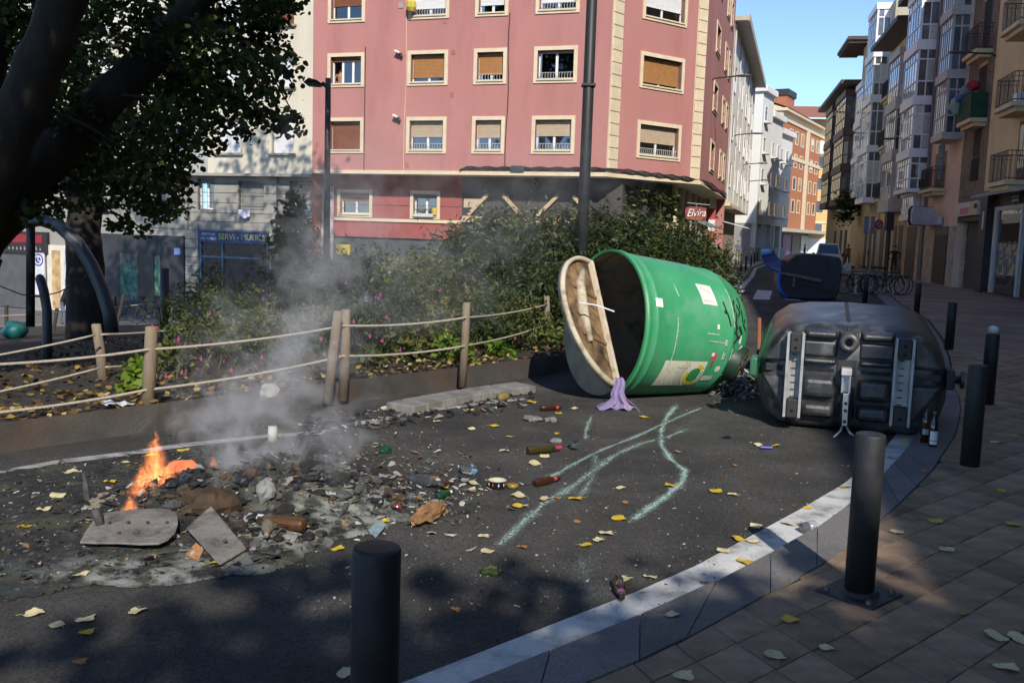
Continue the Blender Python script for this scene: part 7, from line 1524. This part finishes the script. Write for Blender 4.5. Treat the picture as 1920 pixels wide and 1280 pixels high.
o,_=slab('foil_scrap','shiny folded foil scrap at the front edge of the ash','foil',[(690,1000),(712,986),(724,994),(704,1012)],[.02,.04,.03,.01],.003,M('foil_teal',(.30,.40,.40),.3,.3,20,metal=.4),0)
o,_=slab('cardboard_scrap','torn brown paper scrap between the panel and the slab','paper',[(346,1045),(368,1034),(382,1044),(372,1058),(352,1052)],[.02,.05,.04,.02,.03],.003,M('paper_brown',(.38,.19,.08),.8,.2,20),0)
crush('charred_lump','glowing orange scorched lump beside the flames',343,885,M('ember_lump',(.45,.13,.06),.6,.3,14,emit=(1,.22,.05,.25)),.10,'burning scrap',11,.5,.06); crush('charred_roll','brown burnt cardboard roll on top of the ash heap',398,962,M('paper_burnt',(.045,.026,.012),.8,.5,14),.15,'burnt card',13,.6,.06); crush('pale_smoky_block','pale block upright in the smoke on the ash heap',497,935,M('ash_block',(.20,.20,.19),.8,.3,8),.055,'block',15,1.3,.12)
crush('stone','pale stone on the garden soil beside the crossed posts',504,742,M('stone_pale',(.38,.35,.29),.85,.15,9),.085,'stone',17,.8,.21)
p=G(511,826); m=MB(); m.lathe([(0,.001),(0,.045),(.12,.034),(.12,.001)],16,(p.x,p.y,.002)); solo(m,'paper_cup','' and None or M('cup_paper',(.55,.53,.48),.7,.1,9),'pale upturned paper cup seen through the smoke by the kerb','cup',smooth=True,loc=(p.x,p.y,.002))
# crumpled brown paper bag
a,b=G(764,996),G(840,956); c=a.lerp(b,.5); d=(b-a).normalized(); sd_=Vector((-d.y,d.x,0)); m=MB(); m.ball((0,0,0),1,22)
def _bag(v):
    v=Vector(v); k=1+.42*mnoise.noise(v*1.7+Vector((4,0,0)))+.26*mnoise.noise(v*4.3)+.12*mnoise.noise(v*9); p=d*(v.x*k*.17)+sd_*(v.y*k*.062)+Vector((0,0,max(-.043,v.z*k*.05)))
    return tuple(p)
m.v=[_bag(v) for v in m.v]; o=link('paper_bag',m.mesh('paper_bag',M('paper_bag_brown',(.27,.145,.062),.8,.45,12,.4,50,dirt=(.10,.045,.018),da=.7,ds=9),False),None,(c.x,c.y,.046)); tag(o,'crumpled orange brown paper bag at the right of the fire','paper bag')
m=MB(); vs=[]; a=G(222,765,.2)
for i in range(7): vs+=[(a.x-.14+.045*i,a.y+.05+.02*math.sin(i),gz(a.x,a.y)+.05+.015*math.sin(i*2)),(a.x-.12+.045*i,a.y-.07,gz(a.x,a.y)+.045+.015*math.cos(i*2.3))]
m.add(vs,[(2*i,2*i+2,2*i+3,2*i+1) for i in range(6)]); solo(m,'paper_sheet',M('paper_pale',(.55,.55,.58),.8,.1,12),'crumpled pale paper on the leaf covered soil at the bed edge','paper',loc=(a.x,a.y,.25))
# ------------------------------------------------ teal powder streaks on the asphalt
pw=bpy.data.materials.new('teal_powder'); pw.use_nodes=True
def _pw():
    nt=pw.node_tree; N=nt.nodes; L=nt.links; b=N['Principled BSDF']; b.inputs['Base Color'].default_value=(.46,.64,.56,1); b.inputs['Roughness'].default_value=.9
    at=N.new('ShaderNodeAttribute'); at.attribute_name='e'; tc=N.new('ShaderNodeTexCoord'); n1=N.new('ShaderNodeTexNoise'); n1.inputs['Scale'].default_value=85; n1.inputs['Detail'].default_value=4; n1.inputs['Roughness'].default_value=.7; L.new(tc.outputs['Object'],n1.inputs['Vector'])
    s=N.new('ShaderNodeMath'); s.operation='MULTIPLY_ADD'; L.new(n1.outputs['Fac'],s.inputs[0]); s.inputs[1].default_value=4.6; s.inputs[2].default_value=-2.75
    ad=N.new('ShaderNodeMath'); ad.operation='ADD'; ad.use_clamp=True; L.new(s.outputs[0],ad.inputs[0]); L.new(at.outputs['Fac'],ad.inputs[1])
    mu=N.new('ShaderNodeMath'); mu.operation='MULTIPLY'; L.new(ad.outputs[0],mu.inputs[0]); L.new(at.outputs['Fac'],mu.inputs[1]); m3=N.new('ShaderNodeMath'); m3.operation='MULTIPLY'; m3.use_clamp=True; m3.inputs[1].default_value=1.5; L.new(mu.outputs[0],m3.inputs[0]); L.new(m3.outputs[0],b.inputs['Alpha'])
_pw()
for lab,wd,strg,P_ in [('teal powder streak running from the green container to the wine bottle side',.045,.85,[(1335,757),(1290,775),(1240,797),(1190,820),(1130,843),(1080,868),(1045,888),(1018,900)]),
 ('long teal powder streak passing the brown beer bottle towards the nearest bollard',.06,.8,[(1300,800),(1250,820),(1200,832),(1150,855),(1110,885),(1070,915),(1020,945),(985,975),(955,1005),(922,1034)]),
 ('wavy teal powder streak curving down the right of the lit road',.05,.95,[(1275,752),(1252,780),(1240,805),(1240,835),(1258,862),(1284,882),(1280,902),(1250,930),(1210,958),(1168,988)]),
 ('short teal powder streak under the purple cloth',.04,.8,[(1112,776),(1104,792),(1098,810),(1098,832)]),('teal powder streak joining the two long streaks',.045,.7,[(1112,842),(1118,868),(1113,890),(1098,918),(1078,940)]),('faint teal powder trail in the shade by the kerb bottle',.11,.45,[(1090,1030),(1094,1060),(1102,1095),(1112,1130)]),('faint teal powder trail crossing the shaded road',.10,.38,[(930,1058),(975,1080),(1010,1100),(1050,1125)]),('thin whitish drag mark below the green container',.03,.4,[(1340,775),(1280,800),(1225,822),(1170,838)]),('thin pale drag mark crossing in front of the black container',.03,.35,[(1310,822),(1400,815),(1500,818),(1585,824)])]:
    Q=[G(*p) for p in P_]; R_=[]
    for a,b in zip(Q[:-1],Q[1:]):
        for k in range(6): R_.append(a.lerp(b,k/6))
    R_.append(Q[-1]); m=MB(); ev=[]; n=len(R_); offs=[-1,-.45,0,.45,1]
    for i,p in enumerate(R_):
        t=(R_[min(i+1,n-1)]-R_[max(i-1,0)]).normalized(); s_=Vector((-t.y,t.x,0)); w2_=wd*1.1*(1+.9*mnoise.noise(p*5)); f=min(1,i/3,(n-1-i)/3)
        for o_ in offs: m.v.append(tuple(p+s_*(o_*w2_)+Vector((0,0,.0045)))); ev.append(strg*f*max(0,1-abs(o_))**.8)
    for i in range(n-1):
        for j in range(4): m.f.append([i*5+j,i*5+j+1,i*5+6+j,i*5+5+j]); m.m.append(0)
    o=solo(m,'powder_streak',pw,lab,'powder streak','teal powder streaks'); at=o.data.attributes.new('e','FLOAT','POINT'); at.data.foreach_set('value',ev)
# ------------------------------------------------ fallen leaves, one by one
LM={'yellow':M('leaf_yellow',(.58,.40,.02),.6,.2,30,dirt=(.35,.2,.02),da=.5,ds=20,rnd=.15),'pale':M('leaf_pale',(.55,.48,.27),.65,.15,30,rnd=.12),'brown':M('leaf_brown',(.30,.14,.04),.7,.25,30,rnd=.2)}
def leaf_thing_mesh(sd):
    r_=random.Random(sd); m=MB(); n=22; P=[]; ph=r_.uniform(0,6.28)
    for i in range(n):
        a=2*math.pi*i/n; lob=.46+.055*math.cos(3*a+ph)+.035*math.cos(7*a+ph*2)+r_.uniform(-.02,.02)-.10*math.exp(-((a-math.pi)/.35)**2)+.07*(math.exp(-(a/.3)**2)+math.exp(-((a-6.283)/.3)**2)); P.append((lob*math.cos(a)*r_.uniform(.9,1.08),lob*.85*math.sin(a)*r_.uniform(.9,1.08)))
    cv=r_.uniform(.25,.75); z=lambda x,y:.02+cv*.30*(x*x)+.12*abs(y)+.05*math.sin(x*7)
    m.add([(0,0,.03)]+[(x*.55,y*.55,z(x*.55,y*.55)) for x,y in P]+[(x,y,z(x,y)) for x,y in P],[(0,1+i,1+(i+1)%n) for i in range(n)]+[(1+i,1+n+i,1+n+(i+1)%n,1+(i+1)%n) for i in range(n)])
    m.tube([(-.42,0,z(.42,0)),(-.58,.03,.04),(-.70,.08,.01)],.010,4); return m
LMS={(c,k):leaf_thing_mesh(k*3+1).mesh('fallen_leaf',LM[c],True) for c in LM for k in range(6)}
road=[(47,992,'y'),(62,1150,'p'),(108,1172,'p'),(160,1162,'p'),(163,1185,'y'),(257,1146,'p'),(147,1081,'p'),(282,858,'y'),(345,847,'y'),(235,870,'p'),(133,888,'p'),(208,908,'y'),(107,937,'p'),(83,959,'p'),(709,837,'p'),(723,765,'p'),(885,769,'p'),(783,775,'p'),(760,772,'b'),(820,790,'p'),(885,804,'p'),(927,799,'y'),(998,754,'y'),(1047,775,'y'),(1077,766,'p'),(1045,813,'y'),(955,819,'y'),(947,845,'p'),(1022,856,'p'),(1003,869,'p'),(888,906,'p'),(973,929,'p'),(1045,934,'b'),(1022,935,'p'),(1080,935,'y'),(1163,915,'p'),(1173,942,'b'),(973,949,'y'),(1160,972,'y'),(1123,1012,'p'),(1138,1000,'p'),(1097,1022,'y'),(980,1025,'b'),(913,1034,'p'),(908,1005,'p'),(1082,978,'b'),(633,1029,'y'),(855,1142,'b'),(1173,1085,'p'),(1207,782,'y'),(1272,847,'p'),(1257,910,'y'),(1235,800,'b'),(1377,872,'b'),(1342,921,'y'),(1375,927,'p'),(1423,835,'p'),(1453,836,'y'),(1515,952,'y'),(1417,987,'p'),(1480,983,'p'),(1502,984,'b'),(1386,1011,'y'),(1357,1033,'p'),(1399,1054,'y'),(1320,1092,'b'),(1220,1082,'p'),(1412,1015,'p'),(1651,890,'y'),(1676,858,'p'),(1585,913,'y'),(365,1052,'b'),(395,1062,'y'),(500,800,'y'),(640,772,'b'),(150,1240,'b'),(720,980,'y'),(830,915,'y'),(565,1005,'y')]
pav=[(1697,829,'y'),(1259,1153,'p'),(1479,1162,'y'),(1452,1229,'p'),(1548,1215,'p'),(1281,1267,'p'),(1773,1030,'p'),(1683,998,'p'),(1725,972,'b'),(1756,978,'y'),(1877,920,'y'),(1900,817,'y'),(1901,984,'y'),(1868,1194,'p'),(1885,1251,'p'),(1913,1199,'p'),(1865,829,'p'),(648,1262,'p'),(1733,884,'b'),(1918,948,'b'),(1805,1150,'b')]
LMK=[('the wine bottle',1018,842),('the food tin',932,906),('the brown beer bottle by the teal streaks',1030,906),('the paper bag',800,975),('the purple cloth',1160,775),('the bottle at the painted line',1165,1115),('the long scorched panel',240,1018),('the square slab',405,1035),('the flames',290,905),('the blue lighter',1436,842),('the pedal bar of the black container',1590,815),('the broken bottle base',923,1070),('the bollard with the base plate',1610,1110),('the pair of standing bottles',1742,832),('the end of the concrete kerb',1000,745),('the nearest bollard',706,1200),('the crushed green bottle',722,848),('the round dark lid',1362,821),('the clear cup on the painted line',1504,998),('the beer bottle by the container lid',1030,769),('the bottom left corner of the road',60,1200),('the left edge of the burnt patch',40,980),('the bend of the wavy streak',1284,885),('the right edge of the pavement',1905,1000),('the bollard behind the standing bottles',1818,870)]
cn={'y':'yellow','p':'pale','b':'brown'}; ad={'yellow':'yellow','pale':'pale cream','brown':'curled brown'}
items=[]
for L_,z,sf in ((road,.006,'road'),(pav,.064,'paving')):
    for px_,py_,c in L_:
        q=G(px_,py_,z); dm,nmk=min(((G(a,b)-G(px_,py_)).length,n_) for n_,a,b in LMK); items.append((cn[c],nmk,dm,q,sf,z))
cnt={}
ordn=['closest to','second closest to','third closest to','fourth closest to','fifth closest to','sixth closest to','seventh closest to','eighth closest to','ninth closest to','tenth closest to']
for c,nmk,dm,q,sf,z in sorted(items,key=lambda t:t[2]):
    k=cnt.get((c,nmk),0); cnt[(c,nmk)]=k+1; h=bz(q.x,q.y) if sf=='road' else None
    o=link('fallen_leaf',LMS[(c,rr.randrange(6))],None,(q.x,q.y,(h if h else z)+.001),(rr.uniform(-.12,.12),rr.uniform(-.12,.12),rr.uniform(0,6.28))); s=rr.uniform(.075,.115)*(.62 if c=='brown' else 1); o.scale=(s,s,s)
    tag(o,'%s fallen leaf, %s %s'%(ad[c],ordn[min(k,9)],nmk),'leaf','fallen leaves on the '+sf)
# leaf litter on the garden soil
LL=leafmat('litter_leaves',[(.035,.022,.010),(.07,.042,.017),(.14,.085,.03),(.34,.23,.04),(.42,.36,.20)],.7,.15); pts=[];lrv=[];sz=[]
r_=random.Random(77); 
while len(pts)<7500:
    t=r_.random(); x=r_.uniform(-9,2.5); y=r_.uniform(3,24)
    if not in_garden(x,y): continue
    q=-((x+3.83)*.743-(y-6.84)*.669)
    near=math.exp(-q/1.1)
    if r_.random()>(.15+.85*near if x<0 else .35): continue
    pts.append((x,y,gz(x,y)+.02+r_.uniform(0,.03))); v=r_.random()**(1.7 if q>1 else .9)*(1 if q<1.2 or y>17 else .75); lrv.append(v); sz.append(r_.uniform(.035,.085))
o=link('leaf_litter',leaf_mesh('leaf_litter',pts,sz,'lobed',LL,1.6,lrv)); tag(o,'yellow and brown leaf litter covering the garden soil',None,None,'stuff')
# ------------------------------------------------ flames and smoke
def mathn(N,L,op,a,b=None,clamp=False):
    n=N.new('ShaderNodeMath'); n.operation=op; n.use_clamp=clamp
    for i,v in enumerate((a,b)):
        if v is None: continue
        if hasattr(v,'links'): L.new(v,n.inputs[i])
        else: n.inputs[i].default_value=v
    return n.outputs[0]
def volmat(name,fn,step):
    m=bpy.data.materials.new(name); m.use_nodes=True; nt=m.node_tree; N=nt.nodes; L=nt.links; N.remove(N['Principled BSDF']); v=N.new('ShaderNodeVolumePrincipled'); L.new(v.outputs[0],N['Material Output'].inputs['Volume']); fn(N,L,v); m.cycles.volume_step_rate=step; return m
def flame(px_,py_,h,r,lab,sd):
    p=G(px_,py_); z0=(bz(p.x,p.y) or .0); hh=h
    def fn(N,L,v):
        tc=N.new('ShaderNodeTexCoord'); mp=N.new('ShaderNodeMapping'); mp.inputs['Scale'].default_value=(1,1,.42); mp.inputs['Location'].default_value=(sd,0,0); L.new(tc.outputs['Object'],mp.inputs[0])
        n=N.new('ShaderNodeTexNoise'); n.inputs['Scale'].default_value=2.3/r; n.inputs['Detail'].default_value=3; n.inputs['Distortion'].default_value=1.3; L.new(mp.outputs[0],n.inputs['Vector'])
        sx=N.new('ShaderNodeSeparateXYZ'); L.new(tc.outputs['Object'],sx.inputs[0]); x,y,z=sx.outputs; A_=lambda *a,**k:mathn(N,L,*a,**k)
        wob=A_('MULTIPLY',A_('SUBTRACT',n.outputs['Fac'],.5),r*1.6); xx=A_('ADD',x,wob); t=A_('DIVIDE',z,hh); rad_=A_('MULTIPLY',A_('SUBTRACT',1.0,A_('POWER',A_('MAXIMUM',t,.001),1.2)),r)
        d=A_('DIVIDE',A_('SQRT',A_('ADD',A_('MULTIPLY',xx,xx),A_('MULTIPLY',y,y))),A_('MAXIMUM',rad_,.003)); f=A_('SUBTRACT',1.0,d)
        rid=A_('SUBTRACT',1.0,A_('MULTIPLY',A_('ABSOLUTE',A_('SUBTRACT',n.outputs['Fac'],.5)),8.0)); g=A_('MULTIPLY',A_('MAXIMUM',f,0.0),A_('MAXIMUM',rid,0.02),clamp=True)
        v.inputs['Density'].default_value=0; L.new(A_('MULTIPLY',g,25.0),v.inputs['Emission Strength']); v.inputs['Emission Color'].default_value=(1,.28,.075,1)
    m=MB(); m.lathe([(0,.001),(0,r*1.25),(h*.5,r*1.25),(h*1.0,r*.9),(h*1.02,.001)],14); o=link('flame',m.mesh('flame',volmat('flame_%s'%lab[:14].replace(' ','_'),fn,.35)),None,(p.x,p.y,z0-.02)); tag(o,lab,'flame','flames of the fire')
flame(292,930,.38,.125,'tallest orange flame on the burning litter',0); flame(268,962,.20,.10,'low orange flame at the left of the fire',3.3); flame(315,955,.16,.10,'low orange flame right below the tallest one',7.1); flame(245,982,.12,.07,'smallest flame, at the front left of the fire',9.7); flame(400,878,.12,.045,'thin orange flame apart from the rest in the smoke',5.2); flame(372,905,.08,.09,'flat orange flame lapping between the lump and the smoke',2.2)
def smoke_fn(pl,nsc,kn,mult):
    def fn(N,L,v):
        A_=lambda *a,**k:mathn(N,L,*a,**k); tc=N.new('ShaderNodeTexCoord'); sx=N.new('ShaderNodeSeparateXYZ'); L.new(tc.outputs['Object'],sx.inputs[0]); x,y,z=sx.outputs
        n=N.new('ShaderNodeTexNoise'); n.inputs['Scale'].default_value=nsc; n.inputs['Detail'].default_value=5; n.inputs['Roughness'].default_value=.62; n.inputs['Distortion'].default_value=.9; L.new(tc.outputs['Object'],n.inputs['Vector'])
        n2=N.new('ShaderNodeTexNoise'); n2.inputs['Scale'].default_value=nsc*.35; n2.inputs['Detail'].default_value=2; L.new(tc.outputs['Object'],n2.inputs['Vector'])
        sp=N.new('ShaderNodeSeparateXYZ'); L.new(n2.outputs['Color'],sp.inputs[0]); x=A_('ADD',x,A_('MULTIPLY',A_('SUBTRACT',sp.outputs[0],.5),.9)); y=A_('ADD',y,A_('MULTIPLY',A_('SUBTRACT',sp.outputs[1],.5),.6))
        nz=A_('MULTIPLY',A_('SUBTRACT',n.outputs['Fac'],.54),kn); tot=None
        for (x0_,y0_,z0_,ax,ay,r0,rk,D_,k_) in pl:
            zz=A_('SUBTRACT',z,z0_); dx=A_('SUBTRACT',A_('SUBTRACT',x,x0_),A_('MULTIPLY',zz,ax)); dy=A_('SUBTRACT',A_('SUBTRACT',y,y0_),A_('MULTIPLY',zz,ay)); r=A_('MAXIMUM',A_('ADD',A_('MULTIPLY',zz,rk),r0),.05)
            d=A_('DIVIDE',A_('SQRT',A_('ADD',A_('MULTIPLY',dx,dx),A_('MULTIPLY',dy,dy))),r); f=A_('MAXIMUM',A_('ADD',A_('SUBTRACT',1.0,d),nz),0.0)
            lo=A_('MULTIPLY',A_('ADD',zz,.06),9.0,clamp=True); e=A_('MULTIPLY',A_('MULTIPLY',A_('MULTIPLY',f,lo),D_),A_('POWER',2.718,A_('MULTIPLY',A_('MAXIMUM',zz,0.0),-k_))); tot=e if tot is None else A_('ADD',tot,e)
        bx=A_('MULTIPLY',A_('SUBTRACT',z_top,z),1.5,clamp=True); L.new(A_('MULTIPLY',A_('MULTIPLY',tot,bx),mult),v.inputs['Density']); v.inputs['Color'].default_value=(.88,.89,.92,1); v.inputs['Anisotropy'].default_value=-.1
    return fn
z_top=2.9
m=MB(); m.box(-2.9,2.2,5.2,10.6,.02,3.0)
pl=[(-1.95,6.1,.10,.42,.35,.18,.20,5.0,1.1),(-1.58,5.78,.10,.22,.4,.25,.16,5.5,2.2),(-1.85,5.72,.08,.15,.3,.28,.10,7.5,3.0),(-1.15,5.75,.10,.05,.3,.22,.12,5.5,2.8),(-1.0,7.6,.95,.75,.8,.8,.35,.30,.45)]
o=link('smoke',m.mesh('smoke',volmat('smoke_volume',smoke_fn(pl,4.6,5.4,.74),.28))); tag(o,'grey smoke rising off the burning litter and drifting right',None,None,'stuff')
